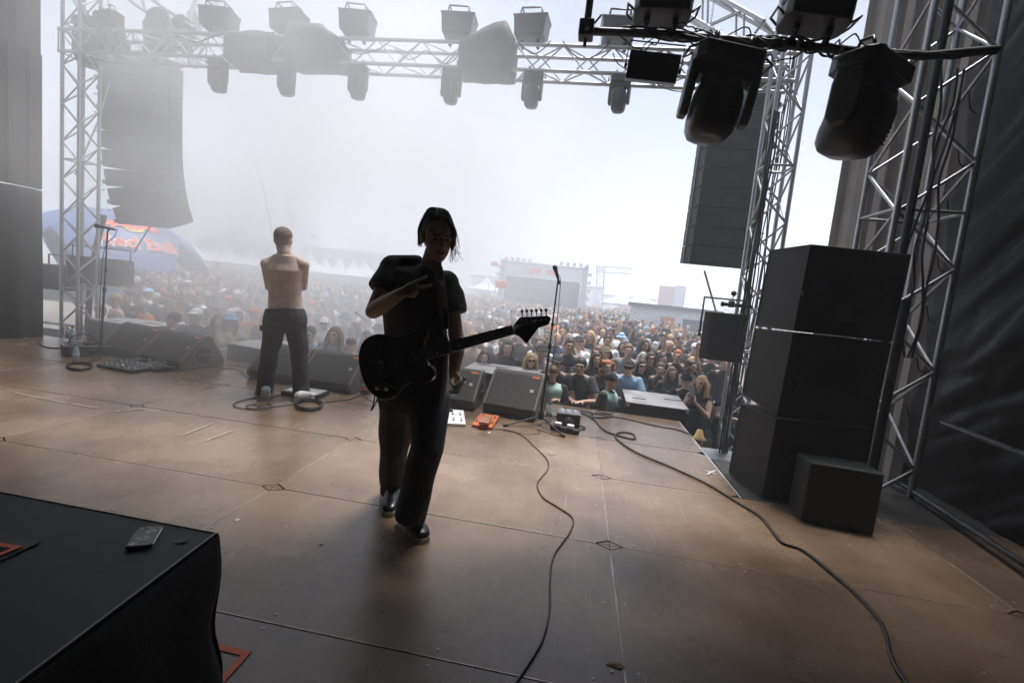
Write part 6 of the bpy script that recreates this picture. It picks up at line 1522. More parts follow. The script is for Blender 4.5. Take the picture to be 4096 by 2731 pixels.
# left part
hero(520, 1145, 1.70, 'down', 1, 'long', 'light brown hair', 'light blue', 'person with long light brown hair and a blue top at the left end of the crowd')
hero(567, 1190, 1.66, 'down', 1, 'bun', 'light brown hair', 'black', 'person with tied up fair hair and a black top left of the flat bass cabinet')
hero(626, 1165, 1.74, 'down', 0, 'short', 'grey hair', 'charcoal', 'grey haired person near the left end of the crowd')
hero(787, 1225, 1.76, 'crossed', 0, 'cap', 'white', 'charcoal', 'person in a white cap with folded arms over the barrier, above the left monitors')
hero(925, 1240, 1.72, 'rail', 1, 'bucket', 'light blue', 'beige', 'person in a light blue bucket hat left of the shirtless man')
hero(875, 1250, 1.68, 'down', 1, 'long', 'light brown hair', 'beige', 'fair haired person between the white cap and the blue bucket hat')
hero(1020, 1225, 1.76, 'down', 0, 'capback', 'orange', 'orange', 'person in an orange headband and orange top just left of the shirtless man')
hero(542, 1075, 1.85, 'down', 0, 'short', 'dark brown hair', 'orange', 'person in an orange and white jersey at the far left of the crowd', (0, PRINTM))
hero(632, 1085, 1.82, 'crossed', 0, 'short', 'black hair', 'charcoal', 'person in a dark t-shirt and pale lanyard with folded arms, far left')
hero(682, 1090, 1.80, 'down', 0, 'short', 'light brown hair', 'charcoal', 'person in a dark t-shirt beside the folded arms man, far left')
hero(800, 1165, 1.80, 'down', 0, 'short', 'black hair', 'white', 'broad person in a white t-shirt seen above the white cap')
hero(1245, 1290, 1.74, 'rail', 0, 'short', 'dark brown hair', 'light blue', 'person in a blue t-shirt leaning on the barrier right of the shirtless man')
hero(1345, 1290, 1.78, 'rail', 0, 'long', 'light brown hair', 'grey', 'long haired person in a grey t-shirt with arms on the barrier left of the guitar')
hero(1300, 1262, 1.74, 'down', 0, 'cap', 'white', 'white', 'person with a white cap behind the barrier right of the shirtless man', glasses=True)
# guards in the pit
Bk = pi
def pit(px, py, y, pose, fem, hk, hc, tc, label, rz=0.0):
    q = Y(px, py, y); hgt = max(1.60, q.z - GZ); TAKEN.append((q.x, q.y)); hm_ = C_(hc) if hk == 'cap' else H_(hc)
    return person(q.x, y, P_(pose, fem), hk, hm_, C_(tc), LCM[1], SK[0], hgt, rz, label)
g1 = pit(2440, 1510, 3.70, 'down', 0, 'cap', 'black', 'black', 'security person in a black cap and pale vest standing in the pit left of the flat bass cabinet', rz=1.1)
g2 = pit(2745, 1520, 4.58, 'down', 0, 'cap', 'black', 'black', 'security person in a dark cap standing in the pit behind the flat bass cabinet', rz=Bk)
g3 = pit(2215, 1462, 3.72, 'down', 0, 'buzz', 'light brown hair', 'black', 'bald security person in a pale vest seen from behind right of the microphone stand', rz=Bk)
g4 = pit(1405, 1345, 3.75, 'down', 0, 'buzz', 'light brown hair', 'white', 'cropped haired person in a white shirt in the pit left of the guitar body', rz=Bk)
g5 = pit(700, 1245, 3.80, 'down', 0, 'short', 'dark brown hair', 'black', 'person with dark curly hair and striped jacket in the pit above the left monitors', rz=-1.2)
g6 = pit(398, 1225, 4.26, 'down', 0, 'buzz', 'light brown hair', 'black', 'bald person in the pit behind the left tower', rz=Bk)
VEST = mat('pale_green_vest', (.45, .62, .55), .7)
for g_ in (g1, g3):
    d = [c for c in g_.children if c.name.startswith('shirt')][0]
    J = J0('down', 0, random.Random(1)); me = solid('vest', shirt_mb(J, .034, .3, 0, .06, tank=True), .018, 2, dec=.3); link('vest', me, VEST, g_)
# random audience rows
R = random.Random(21)
POSEN = {'down': 'standing', 'rail': 'arms forward', 'crossed': 'arms folded', 'clasp': 'hands together', 'raised': 'one arm raised', 'bothup': 'both arms raised', 'phone': 'filming'}
HKN = {'short': 'short', 'long': 'long', 'buzz': 'cropped', 'bun': 'tied up', 'curly': 'curly'}
ORD = ['front', 'second', 'third', 'fourth', 'fifth', 'sixth', 'seventh', 'eighth', 'ninth', 'tenth', 'eleventh', 'twelfth']
def vis(x, y, z=GZ + 1.6):
    d = Vector((x, y, z)) - CAM; f = d.dot(_fw)
    if f < .1: return None
    return 2048 + FPX * d.dot(_r) / f, 1365.5 - FPX * d.dot(_u) / f
LABS = {}
def rand_label(pose, fem, hk, hcn, tcn, row, x, px):
    hair = f'{hcn} {dict(cap="cap", capback="backward cap", hat="brimmed hat", bucket="bucket hat")[hk]}' if hk in ('cap', 'capback', 'hat', 'bucket') else f'{HKN[hk]} {hcn}'
    place = ('left edge' if px < 800 else 'left part' if px < 1040 else 'centre left' if px < 1480 else 'behind guitarist' if px < 1860 else 'centre' if px < 2200 else 'centre right' if px < 2600 else 'right part')
    return f'person with {hair} in {tcn} top, {POSEN[pose]}, {ORD[row]} row, {place}'
cnt = 0
row = 0; dyy = .35; FARX = []
EDGE_R = lambda y: 3.9 + (y - 5) * .30 if y < 16 else 6.6 + (y - 16) * .10
EDGE_L = lambda y: -6.3 - (y - 4.5) * .95
while row < 12 and cnt < 262:
    x = -6.5 - row * 1.05
    while x < 4 + row * .35:
        xx = x + R.uniform(-.14, .14); yy = bar_y(xx) + dyy + R.uniform(-.16, .16); x += R.uniform(.50, .66)
        v = vis(xx, yy)
        if v is None or not (120 < v[0] < 3060) or xx > EDGE_R(yy) or xx < EDGE_L(yy): continue
        if any((xx - a) ** 2 + (yy - b) ** 2 < .36 ** 2 for a, b in TAKEN): continue
        if row > 4 and R.random() < .1: continue
        fine = row < 3
        pz = (FINE if fine else COARSE)[R.choices(range(len(POSES)), [18, 8 if row == 0 else 3, 10, 10, 3, 14, 6 if row == 0 else 2, 6, 6, 1, 2])[0]]
        fem = pz['fem']
        hk = R.choices(HAIRK, [4, 16, 0, 3, 1, 5, 3, 0, 2] if fem else [22, 5, 7, 8, 3, 0, 1, 1, 2])[0]; hi = R.choices(range(6), [7, 10, 6, 5, 2, 2])[0]
        ti = R.choices(range(len(TC)), TW)[0]; ci = R.choices(range(len(TC)), [10, 6, 2, 2, 2, 1, 1, 1, 1, 3, 0])[0]
        hcap = hk in ('cap', 'capback', 'hat', 'bucket')
        lab = rand_label(pz['pose'], fem, hk, TC[ci][0] if hcap else HC[hi][0], TC[ti][0], row, xx, v[0])
        person(xx, yy, pz, hk, TCM[ci] if hcap else HCM[hi], TCM[ti], R.choice(LCM), R.choice(SK), R.uniform(1.60, 1.74) if fem else R.uniform(1.70, 1.90), R.uniform(-.5, .5) + xx * .03 - .1, lab,
               print_=(R.randrange(4), R.choice((PRINTM, PRINTM, PRINTO, TCM[4]))) if R.random() < .3 and pz['pose'] in ('down', 'raised') else None, glasses=R.random() < .15)
        TAKEN.append((xx, yy)); cnt += 1
    row += 1; dyy += .62 + row * .03
LASTROW = dyy
print('crowd individuals', cnt)
# make labels that came out twice tell apart by place
by = {}
for o in bpy.data.objects:
    if o.parent is None and o.get('category') == 'person': by.setdefault(o['label'], []).append(o)
for lb, os_ in by.items():
    if len(os_) > 1:
        os_.sort(key=lambda o: vis(o.location.x, o.location.y)[0])
        for k, o in enumerate(os_): o['label'] = lb.replace('person with', ('leftmost' if k == 0 else 'rightmost' if k == len(os_) - 1 else 'middle') + ' person with')
for o in bpy.data.objects:
    if o.parent is None and o.get('category') == 'person' and len(o['label'].split()) > 16:
        lb = o['label']
        for p_ in POSEN.values(): lb = lb.replace(', ' + p_, '')
        o['label'] = ' '.join(lb.split()[:16])
# everyone further back: low figures joined as one crowd
class Far:
    pass
fv = []; ff = []; fm = []
def far_person(x, y, h, R):
    o = len(fv); w_ = R.uniform(.20, .26); rz = R.uniform(-.6, .6); ca, sa = cos(rz), sin(rz); z0 = GZ
    rings = [(.11, .09, .55 * h, 0), (.15, .10, .62 * h, 1), (w_ * .8, .12, .72 * h, 1), (w_, .12, .815 * h, 1), (.05, .05, .855 * h, 1), (.065, .075, .875 * h, 2), (.082, .09, .925 * h, 2), (.075, .085, .975 * h, 3), (.02, .02, h, 3)]
    n = 7
    for rx, ry, z, _ in rings:
        for j in range(n):
            a = 2 * pi * j / n; lx, ly = cos(a) * rx, sin(a) * ry; fv.append((x + lx * ca - ly * sa, y + lx * sa + ly * ca, z0 + z))
    ti = R.choices(range(len(TC)), TW)[0]; hi = len(TC) + R.choices(range(6), [7, 10, 6, 5, 2, 2])[0] if R.random() < .7 else R.choice((0, 1, 1, 4, 8, 5)); sk_ = len(TC) + 6 + R.randrange(3)
    for i in range(len(rings) - 1):
        for j in range(n):
            ff.append((o + i * n + j, o + i * n + (j + 1) % n, o + (i + 1) * n + (j + 1) % n, o + (i + 1) * n + j)); L_ = rings[i + 1][3]
            front = sin(2 * pi * (j + .5) / n) < .1
            fm.append(ti if L_ <= 1 else (sk_ if (L_ == 2 and front) else hi))
    if R.random() < .35:      # an arm or two lifted or folded forward
        for sx in ((-1, 1) if R.random() < .5 else (R.choice((-1, 1)),)):
            up = R.random() < .3; a = Vector((sx * w_, 0, .80 * h)); b = Vector((sx * (w_ + .03), -.08, .65 * h)) if not up else Vector((sx * (w_ + .08), -.05, .92 * h)); c = Vector((sx * .05, -.26, .66 * h)) if not up else Vector((sx * w_, -.1, 1.08 * h))
            for p, q in ((a, b), (b, c)):
                o = len(fv); d = (q - p).normalized(); s_ = d.orthogonal().normalized() * .04; t_ = d.cross(s_)
                for e in (p, q):
                    for v_ in (s_, t_, -s_, -t_): v2 = e + v_; fv.append((x + v2.x * ca - v2.y * sa, y + v2.x * sa + v2.y * ca, z0 + v2.z))
                for j in range(4): ff.append((o + j, o + (j + 1) % 4, o + 4 + (j + 1) % 4, o + 4 + j)); fm.append(sk_)
R = random.Random(5); dyy = LASTROW; nfar = 0
while dyy < 62:
    yb = 5 + dyy; x = -8 - yb * .95
    while x < EDGE_R(yb) + 1:
        xx = x + R.uniform(-.2, .2); yy = bar_y(max(-9, min(7, xx))) + dyy + R.uniform(-.3, .3); x += R.uniform(.52, .8) * (1 + dyy * .010)
        v = vis(xx, yy)
        if v is None or not (100 < v[0] < 3100): continue
        if xx < EDGE_L(yy) - 3 or xx > EDGE_R(yy) + R.uniform(-2, 1.5): continue
        if (xx + 2) ** 2 / 22 + (yy - 44) ** 2 / 16 < 1: continue
        far_person(xx, yy, R.uniform(1.62, 1.88), R); nfar += 1
    dyy += .66 + dyy * .012
for k in range(260):          # loose people behind and right of the crowd
    yy = R.uniform(18, 75); xx = R.uniform(EDGE_R(yy), EDGE_R(yy) + yy * .5); v = vis(xx, yy)
    if v and 2000 < v[0] < 3300: far_person(xx, yy, R.uniform(1.6, 1.88), R); nfar += 1
me = bpy.data.meshes.new('crowd'); me.from_pydata(fv, [], ff); me.polygons.foreach_set('material_index', fm); me.polygons.foreach_set('use_smooth', [True] * len(ff)); me.update()
tag(link('crowd', me, TCM + HCM + SK), 'dense distant festival crowd stretching back towards the tents', 'crowd', kind='stuff')
print('far crowd', nfar, len(ff))
# ------------------------------------------------------------------ far festival ground
def smesh(name, M_, m, parent=None): return M_.obj(name, m, parent)
# inflatable arch tent with lettering
BLUE = mat('arch_tent_blue', (.07, .12, .30), .5, 0, .08, .5); LRED = mat('logo_red', (.85, .10, .02), .55); LWH = mat('logo_white', (.80, .80, .82), .55); LYE = mat('logo_yellow', (.85, .55, .08), .55)
TCX, TCY, TR, TH = -24.0, 20.0, 5.1, 4.75
def dome(az, el, off=0.0):
    """point on the dome: azimuth, elevation 0..pi/2"""
    return Vector((TCX + (TR + off) * cos(el) * sin(az), TCY - (TR + off) * cos(el) * cos(az), GZ + (TH + off) * sin(el)))
def arch_tent():
    t = thing('arch_tent', 'blue inflatable arch tent with red lettering behind the left line array', 'tent', (TCX, TCY, GZ))
    O = Vector((TCX, TCY, GZ)); n = 96; m_ = 26; vs = []; fs = []
    for i in range(m_ + 1):
        for j in range(n):
            az = 2 * pi * j / n; leg = abs(((az - radians(58)) / (pi / 2) + .5) % 1 - .5) * 2       # 0 at a leg, 1 mid opening
            el0 = radians(46) * max(0, min(1, (leg - .28) / .72)) ** .6 if leg > .28 else 0
            el = el0 + (pi / 2 - .001 - el0) * i / m_
            vs.append(dome(az, el) - O)
    for i in range(m_):
        for j in range(n): fs.append((i * n + j, i * n + (j + 1) % n, (i + 1) * n + (j + 1) % n, (i + 1) * n + j))
    mb = MB(); mb.add(vs, fs, True); me = bake('shell', mb, [('SOLIDIFY', dict(thickness=.35, offset=-1))]); me.polygons.foreach_set('use_smooth', [True] * len(me.polygons)); link('shell', me, BLUE, t)
    def bend(me, az0, el0, sc, off, sh=0.0):
        for v in me.vertices:
            az = az0 + v.co.x * sc / (TR * cos(el0)); el = el0 + v.co.y * sc / TH + sh * v.co.x
            v.co = dome(az, el, off + v.co.z) - O
    def text(body, az0, el0, size, m, off, sh, bold=0.0):
        cu = bpy.data.curves.new('t', 'FONT'); cu.body = body; cu.size = 1; cu.align_x = 'CENTER'; cu.align_y = 'CENTER'; cu.offset = bold; cu.resolution_u = 3
        ob = bpy.data.objects.new('t', cu); BAKE.collection.objects.link(ob); BAKE.view_layers[0].update()
        me = bpy.data.meshes.new_from_object(ob.evaluated_get(BAKE.view_layers[0].depsgraph)); bpy.data.objects.remove(ob)
        b = bmesh.new(); b.from_mesh(me); bmesh.ops.subdivide_edges(b, edges=[e for e in b.edges if e.calc_length() > .12], cuts=2); b.to_mesh(me); b.free(); me.materials.clear()
        bend(me, az0, el0, size, off, sh); me.name = 'lettering'; return link('lettering', me, m, t)
    a0 = radians(LOGO_AZ)
    text('Red Bull', a0, radians(39), 1.0, LWH, .05, -.008, .055); text('Red Bull', a0, radians(39), 1.0, LRED, .08, -.008, .012)
    bull = [(-.95, -.10), (-.80, .02), (-.62, .05), (-.50, .25), (-.20, .34), (.10, .30), (.35, .36), (.52, .30), (.66, .40), (.62, .24), (.74, .12), (.66, .00), (.52, .02), (.42, -.05), (.48, -.22), (.36, -.30), (.28, -.14), (.05, -.10), (-.20, -.16), (-.30, -.34), (-.42, -.34), (-.40, -.14), (-.62, -.22), (-.78, -.34), (-.86, -.26), (-.72, -.12), (-.82, -.02)]
    for mir, da in ((1, -.22), (-1, .20)):
        b = bmesh.new(); vv = [b.verts.new((mir * x_, y_, 0)) for x_, y_ in bull]; f = b.faces.new(vv if mir > 0 else vv[::-1]); bmesh.ops.triangulate(b, faces=[f]); bmesh.ops.subdivide_edges(b, edges=b.edges[:], cuts=1)
        me = bpy.data.meshes.new('bull_logo'); b.to_mesh(me); b.free(); bend(me, a0 + da * .75, radians(54), .95, .06); link('bull_logo', me, LRED, t)
    b = bmesh.new(); bmesh.ops.create_circle(b, cap_ends=True, radius=.5, segments=20); me = bpy.data.meshes.new('sun_logo'); b.to_mesh(me); b.free(); bend(me, a0, radians(54), .9, .04); link('sun_logo', me, LYE, t)
LOGO_AZ = 66
arch_tent()
# banner boards under the arch
bn = thing('banner_board', 'pale banner board with orange print lines under the arch tent', 'banner', (-20.6, 18.2, GZ), .75)
MB().box((-1.3, 0, 1.2), (1.3, .06, 2.5)).obj('board', mat('banner_pale', (.62, .58, .58), .7), bn)
l = MB()
for k in range(7): l.box((-.9 + .26 * k, -.012, 1.95), (-.74 + .26 * k, -.002, 2.3))
for r_ in range(3): l.box((-1.0, -.012, 1.7 - .14 * r_), (1.0, -.002, 1.76 - .14 * r_))
l.obj('orange_print', ORANGE, bn)
# video wall stage
vw = thing('video_wall', 'big video wall with two red bulls on its white header far beyond the crowd', 'video wall', (-2.0, 42, GZ), .03)
scrm = mat('video_wall_panel', (.035, .045, .085), .4, 0, .15, 1)
for i in range(6):
    for j in range(3): MB().box((-3.55 + i * 1.185, 0, 1.55 + j * .86), (-3.55 + i * 1.185 + 1.175, .15, 1.55 + j * .86 + .85)).obj('screen_panel', scrm, vw)
TW_ = mat('white_sheet', (.72, .74, .78), .7)
MB().box((-4.1, .02, 4.16), (4.1, .3, 5.25)).obj('header', TW_, vw)
for sx in (-1, 1): MB().box((sx * 3.9 - .25, -.05, 0), (sx * 3.9 + .25, .4, 5.6)).obj('frame_leg', mat('pale_frame', (.5, .52, .56), .6), vw)
MB().box((-4.2, -.05, 5.28), (4.2, .4, 5.5)).obj('frame_top', MATS['pale_frame'], vw)
bullp = [(-.95, -.10), (-.80, .02), (-.62, .05), (-.50, .25), (-.20, .34), (.10, .30), (.35, .36), (.52, .30), (.66, .40), (.62, .24), (.74, .12), (.66, .00), (.52, .02), (.42, -.05), (.48, -.22), (.36, -.30), (.28, -.14), (.05, -.10), (-.20, -.16), (-.30, -.34), (-.42, -.34), (-.40, -.14), (-.62, -.22), (-.78, -.34), (-.86, -.26), (-.72, -.12), (-.82, -.02)]
for mir, cx in ((1, -.75), (-1, .75)): MB().prism([(cx + mir * x_ * .78, 4.72 + y_ * .95) for x_, y_ in (bullp if mir > 0 else bullp[::-1])], -.02, .02, axis='y').obj('bull_logo', LRED, vw)
lampm = mat('lamp_disc', (.35, .36, .4), .4); wl = mat('lamp_face', (.8, .78, .75), .3)
for (lx, lz) in [(-3.6 + .55 * k, 5.7) for k in range(5)] + [(1.6 + .6 * k, 5.7) for k in range(5)] + [(4.35, 4.9 - .75 * k) for k in range(5)] + [(-4.3, 4.9 - .75 * k) for k in range(3)]:
    o = MB().tube([(lx, -.35, lz), (lx, .0, lz)], .17, 12).obj('spot_lamp', lampm, vw); MB().tube([(lx, -.37, lz), (lx, -.352, lz)], .12, 12).obj('lamp_face', wl, o)
# pagoda tents
def pagoda(label, x, y, w_, h, hz=2.3, m=None):
    t = thing('pagoda_tent', label, 'tent', (x, y, GZ), rnd.uniform(-.2, .2), 'white peaked tents on the horizon')
    prof = [(w_ * .72, hz), (w_ * .45, hz + h * .18), (w_ * .22, hz + h * .45), (w_ * .08, hz + h * .8), (.02, hz + h)]
    MB().lathe(prof, 8, smooth=False).obj('roof', m or TW_, t)
    MB().box((-w_ / 2, -w_ / 2, hz - .35), (w_ / 2, w_ / 2, hz)).obj('valance', TW_, t)
    for sx in (-1, 1):
        for sy in (-1, 1): MB().box((sx * w_ * .48 - .05, sy * w_ * .48 - .05, 0), (sx * w_ * .48 + .05, sy * w_ * .48 + .05, hz)).obj('post', MATS['pale_frame'], t)
    return t
PT = [(770, 30), (815, 35), (860, 35), (905, 40), (950, 30), (1000, 40), (1232, 60), (1300, 45), (1355, 45), (1410, 35), (1455, 30), (1950, 30), (2500, 25), (2580, 25), (2700, 20), (2790, 25), (2860, 20)]
for k, (px, h_) in enumerate(PT):
    dist = 62 + (k * 17) % 24; d = ray(px, 1100); q = CAM + d * (dist / d.y); hh = 1.2 + h_ * .035
    side = 'left of the shirtless man' if px < 1050 else ('between the shirtless man and the guitarist' if px < 1500 else 'right of the guitarist' if px < 2100 else 'towards the right near the slim tower')
    kk = sum(1 for a, _ in PT[:k] if (a < 1050) == (px < 1050) and (a < 1500) == (px < 1500) and (a < 2100) == (px < 2100)) 
    pagoda(f'{ORD[kk].replace("front", "first")} white peaked horizon tent {side}', q.x, q.y, 5, hh, 2.6)
# long low hall
def hall(label, pxa, pxb, dist, h, col):
    d = ray(pxa, 1100); a = CAM + d * (dist / d.y); d = ray(pxb, 1100); b = CAM + d * (dist / d.y); t = thing('hall', label, 'building', (a.x, dist, GZ)); L_ = b.x - a.x
    MB().box((0, 0, 0), (L_, 12, h)).obj('wall', col, t); MB().box((-.4, -.4, h), (L_ + .4, 12.4, h + .5)).obj('roof', mat('hall_roof', (.14, .15, .2), .6), t)
    for k in range(int(L_ / 5)): MB().box((1.5 + 5 * k, -.08, 1.2), (4.2 + 5 * k, -.01, h - 1.2)).obj('window', mat('hall_window', (.06, .07, .1), .3), t)
HB = mat('hall_blue_grey', (.16, .18, .28), .7)
hall('long blue grey hall on the horizon right of the shirtless man', 1180, 1465, 105, 8.2, HB)
hall('low dark stand roof among the left horizon tents', 930, 1045, 90, 3.8, HB)
hall('low white exhibition hall at the right horizon', 2380, 2640, 110, 4.0, TW_)
hall('far low grey hall at the right edge of the horizon', 2700, 3080, 120, 3.6, mat('hall_grey', (.3, .32, .36), .7))
hall('low pale hall behind the video wall', 1880, 2420, 95, 5.0, TW_)
# pinkish tower board
q = CAM + ray(2685, 1200) * (58 / ray(2685, 1200).y); bb = thing('billboard', 'pale pink and white upright board beyond the right crowd', 'billboard', (q.x, q.y, GZ), -.1)
MB().box((-1.5, 0, 1.0), (.2, .4, 5.2)).obj('board', mat('pink_board', (.62, .45, .44), .7), bb); MB().box((.24, 0, 1.0), (1.5, .4, 5.4)).obj('white_board', TW_, bb); MB().box((-1.3, -.05, 0), (-1.1, .3, 1)).box((1.1, -.05, 0), (1.3, .3, 1)).obj('post', MATS['pale_frame'], bb)
q = CAM + ray(2690, 1290) * (30 / ray(2690, 1290).y)
ki = thing('kiosk', 'small pale kiosk with an orange door behind the right crowd', 'kiosk', (q.x, q.y, GZ), -.1)
MB().box((-2.6, 0, 0), (2.6, 2, 2.5)).obj('wall', TW_, ki); MB().box((-2.8, -.3, 2.5), (2.8, 2.2, 2.72)).obj('roof', MATS['hall_roof'], ki); MB().box((-.7, -.05, .1), (.1, -.005, 2.0)).obj('door', ORANGE, ki); MB().box((.6, -.05, .9), (2.0, -.005, 2.0)).obj('window', MATS['hall_window'], ki)
# faint gantry right of the video wall
truss('gantry', 'faint pale scaffold gantry standing right of the video wall', tuple(CAM + ray(2395, 1250) * (70 / ray(2395, 1250).y)), tuple(CAM + ray(2405, 1060) * (70 / ray(2405, 1060).y)), 1.0, m=MATS['pale_frame'], rc=.1, rb=.06, bay=1.2, up=(0, 1, 0), n=6)
truss('gantry', 'faint pale scaffold gantry cross beam right of the video wall', tuple(CAM + ray(2385, 1075) * (70 / ray(2385, 1075).y)), tuple(CAM + ray(2530, 1085) * (70 / ray(2530, 1085).y)), .8, m=MATS['pale_frame'], rc=.09, rb=.05, bay=1.2, n=6)
# leaning mast, drop tower
pole('mast', 'tall thin leaning mast rising above the head of the shirtless man', [CAM + ray(1098, 985) * (55 / ray(1098, 985).y), CAM + ray(1055, 760) * (55 / ray(1055, 760).y), CAM + ray(1000, 580) * (55 / ray(1000, 580).y)], [.11, .08, .04], mat('mast_grey', (.10, .10, .12), .5), 'mast', 6)
q = CAM + ray(1165, 1000) * (95 / ray(1165, 1000).y); dt = thing('ride_tower', 'faint fairground ride tower with round gondolas right of the leaning mast', 'ride', (q.x, q.y, GZ))
MB().tube([(0, 0, 0), (0, 0, 15)], .25, 8).obj('column', MATS['mast_grey'], dt)
for (a, b, r_) in ((0, 14.5, 1.2), (-4.5, 11.5, .8), (-2.4, 10.8, .5), (5.2, 10.2, .9)): o = MB().sphere((a, 0, b), (r_, r_, r_ * .7), 12, 8).obj('gondola', MATS['mast_grey'], dt); MB().tube([(0, 0, 13), (a, 0, b)], .05, 5).obj('arm', MATS['mast_grey'], dt)
# trees: trunk and a crown of leaf clusters
def leafmat(n_, c): return mat(n_, c, .8, 0, .4, .8)
LF = [leafmat('leaf_dark', (.035, .055, .03)), leafmat('leaf_mid', (.05, .08, .035))]
def tree(label, px, dist, h, w_, seed):
    R = random.Random(seed); q = CAM + ray(px, 1100) * (dist / ray(px, 1100).y); t = thing('tree', label, 'tree', (q.x, q.y, GZ), group='trees on the horizon')
    tk = MB().tube([(0, 0, 0), (.1, 0, h * .3), (.0, .1, h * .62)], [.28, .2, .1], 8)
    cl = []
    for k in range(9):
        a = R.uniform(0, 2 * pi); rr = w_ * R.uniform(.1, .75); c = Vector((cos(a) * rr, sin(a) * rr, h * R.uniform(.42, .88))); cl.append((c, w_ * R.uniform(.28, .5)))
        tk.tube([(0, 0, h * .35), c * .6 + Vector((0, 0, h * .12)), c], [.09, .05, .02], 5)
    tk.obj('trunk', mat('bark', (.09, .07, .05), .9), t)
    vs = []; fs = []
    for c, rr in cl:
        for k in range(170):
            d = Vector((R.gauss(0, 1), R.gauss(0, 1), R.gauss(0, .8))).normalized() * rr * R.uniform(.5, 1.05); p = c + d; s_ = R.uniform(.14, .3); u_ = Vector((R.gauss(0, 1), R.gauss(0, 1), R.gauss(0, 1))).normalized(); v_ = u_.orthogonal().normalized(); o = len(vs)
            vs += [p - u_ * s_, p + v_ * s_ * .6, p + u_ * s_, p - v_ * s_ * .6]; fs.append((o, o + 1, o + 2, o + 3))
    MB().add(vs, fs).obj('crown', LF[seed % 2], t)
for k, (px, dist, h_, w_, lb) in enumerate(((770, 100, 7.5, 4.0, 'low leafy tree left of the heart shaped tree clump'), (850, 95, 8.2, 3.4, 'small tree on the horizon near the arch tent'), (920, 90, 10, 4.2, 'tallest dark tree on the horizon left of the shirtless man'), (985, 95, 8.2, 3.8, 'tree just left of the shirtless man\'s head'), (1040, 100, 8.6, 3.8, 'tree behind the shirtless man\'s shoulder'), (1075, 110, 7.6, 3.4, 'smallest tree close to the shirtless man\'s shoulder'), (700, 105, 7.5, 4.2, 'tree directly right of the arch tent'))):
    tree(lb, px, dist, h_, w_, k + 1)
# flags
for k, (px, py, dist, lb) in enumerate(((1965, 1045, 50, 'small red flag left of the video wall'), (1985, 1120, 30, 'red flag in the crowd left of the video wall'), (860, 1045, 35, 'small red flag in the left crowd'), (2660, 1240, 40, 'orange flag right of the gantry'))):
    q = CAM + ray(px, py) * (dist / ray(px, py).y); t = thing('flag', lb, 'flag', (q.x, q.y, GZ)); hh = q.z - GZ
    MB().tube([(0, 0, 0), (0, 0, hh)], .03, 6).obj('flag_pole', MATS['pale_frame'], t)
    g_ = MB(); g_.grid([[Vector((.1 * i, .06 * sin(i * 1.1 + j), hh - .12 * j)) for i in range(8)] for j in range(5)]); me = bake('flag_cloth', g_, [('SOLIDIFY', dict(thickness=.01))]); link('flag_cloth', me, LRED, t)
# cars or vans at the right horizon
for k in range(14):
    px = 2420 + k * 47 + rnd.uniform(-12, 12); dist = rnd.uniform(85, 98); q = CAM + ray(px, 1200) * (dist / ray(px, 1200).y); c = rnd.choice(((.7, .7, .72), (.1, .12, .2), (.3, .3, .32), (.5, .05, .04)))
    t = thing('parked_van', f'{ORD[k % 12].replace("front", "first") if k < 12 else "thirteenth" if k == 12 else "last"} of the tiny vans parked along the right horizon, counted from the left', 'van', (q.x, q.y, GZ), rnd.uniform(-.3, .3), 'vans along the right horizon')
    MB().prism([(-2.2, .35), (2.2, .35), (2.2, 1.0), (1.6, 1.15), (1.1, 1.95), (-2.2, 2.0)], -.9, .9, axis='y', bev=.08).obj('body', mat('van_%d' % int(c[0] * 10 + c[2] * 5), c, .4), t)
    MB().prism([(1.05, 1.2), (1.5, 1.2), (1.05, 1.85), (.3, 1.85), (.3, 1.2)], -.91, .91, axis='y').obj('window', MATS['hall_window'], t)
    for sx in (-1.3, 1.3): MB().tube([(sx, -.92, .35), (sx, .92, .35)], .35, 12).obj('wheel', RUB, t)
# cloth over the barrier, yellow cup, stage-side ledge
c0 = Z(2725, 1652, -.22); c1 = Z(2845, 1665, -.22); rows = []
for zi in range(9):
    u = zi / 8; a = c0.lerp(c1, .10 * u); b = c1.lerp(c0, .30 * u); rows.append([a.lerp(b, j / 14) + Vector((0, -.04 - .02 * sin(j * 1.3 + zi * .5), -.95 * u)) for j in range(15)])
g_ = MB(); g_.grid(rows); me = bake('black_cloth', g_, [('SOLIDIFY', dict(thickness=.006))]); tag(link('black_cloth', me, MATS['black_skirt']), 'black cloth hanging over the barrier behind the flat bass cabinet', 'cloth')
q = X(2770, 1765, 3.16); q.y = max(q.y, 1.5); cu = MB().lathe([(.045, 0), (.055, .09), (.075, .10), (.075, .11), (.05, .13), (.03, .2), (.001, .21)], 14).obj('yellow_lamp_cap', mat('pale_orange_plastic', (.75, .5, .2), .5)); p_ = Z(2768, 1762, -.05); cu.location = (3.2, p_.y, -.12); tag(cu, 'pale orange plastic cap at the right edge of the stage by the cable', 'cap')
ld = thing('step_platform', 'low metal step platform beside the right stage edge at the tower foot', 'platform', (3.55, 2.6, GZ)); MB().box((-.35, -.75, .85), (.45, .6, .90)).obj('tread', ALU, ld)
for sx in (-.3, .4):
    for sy in (-.7, .55): MB().box((sx - .02, sy - .02, 0), (sx + .02, sy + .02, .85)).obj('post', ALU, ld)
MB().tube([(-.3, -.7, .1), (.4, .55, .8)], .02, 6).obj('brace', ALU, ld)
HAZE_D = 0.0105
SMOKE_D = 0.38
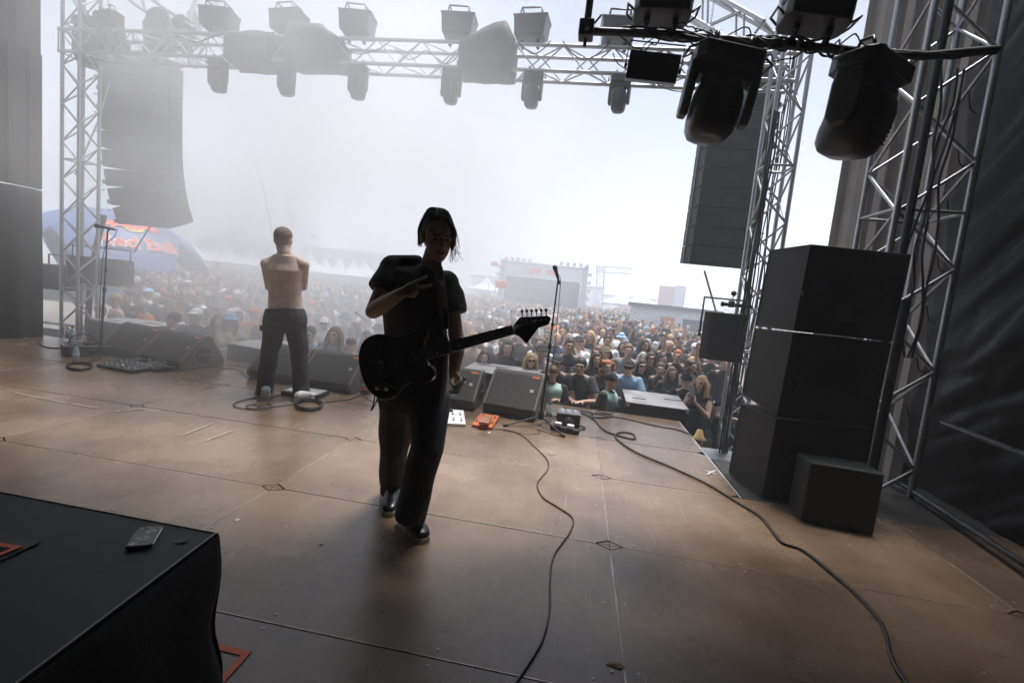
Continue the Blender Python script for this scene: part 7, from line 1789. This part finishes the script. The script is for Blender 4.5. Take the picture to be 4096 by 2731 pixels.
# ------------------------------------------------------------------ haze and stage smoke
def vol(name, color, dens, aniso=0.0):
    m = bpy.data.materials.new(name); m.use_nodes = True; n = m.node_tree
    n.nodes.remove(n.nodes['Principled BSDF'])
    v = n.nodes.new('ShaderNodeVolumePrincipled'); v.inputs['Color'].default_value = (*color, 1); v.inputs['Density'].default_value = dens; v.inputs['Anisotropy'].default_value = aniso
    n.links.new(v.outputs[0], n.nodes['Material Output'].inputs['Volume'])
    return m, v
hm, _v = vol('haze_air', (0.90, 0.945, 1.0), HAZE_D, 0.1)
hz = MB().box((-150, -8, GZ - 1.5), (150, 320, 32)).obj('haze', hm); tag(hz, 'pale even haze filling the festival field', 'haze', kind='stuff')
sm, v = vol('stage_smoke', (0.985, 0.99, 1.0), 1.0, 0.0)
n = sm.node_tree; N = n.nodes.new; L = n.links.new
tc = N('ShaderNodeTexCoord'); gr = N('ShaderNodeTexGradient'); gr.gradient_type = 'SPHERICAL'
L(tc.outputs['Object'], gr.inputs[0])
no = N('ShaderNodeTexNoise'); no.inputs['Scale'].default_value = 2.4; no.inputs['Detail'].default_value = 2; L(tc.outputs['Object'], no.inputs['Vector'])
mr = N('ShaderNodeMapRange'); mr.inputs[1].default_value = .3; mr.inputs[2].default_value = .75; mr.inputs[3].default_value = .15; mr.inputs[4].default_value = 1.6; L(no.outputs[0], mr.inputs[0])
g1 = N('ShaderNodeMapRange'); g1.inputs[1].default_value = 0.0; g1.inputs[2].default_value = 0.55; g1.interpolation_type = 'SMOOTHSTEP'; L(gr.outputs[1], g1.inputs[0])
mu = N('ShaderNodeMath'); mu.operation = 'MULTIPLY'; L(g1.outputs[0], mu.inputs[0]); L(mr.outputs[0], mu.inputs[1])
m2 = N('ShaderNodeMath'); m2.operation = 'MULTIPLY'; m2.inputs[1].default_value = SMOKE_D; L(mu.outputs[0], m2.inputs[0]); L(m2.outputs[0], v.inputs['Density'])
sp = MB().sphere((0, 0, 0), 1.0, 32, 20).obj('smoke', sm); sp.location = (-2.5, 4.6, 2.8); sp.scale = (5.4, 4.3, 4.5)
tag(sp, 'drifting white smoke over the left front of the stage', 'smoke', kind='stuff')
bpy.data.scenes.remove(BAKE)
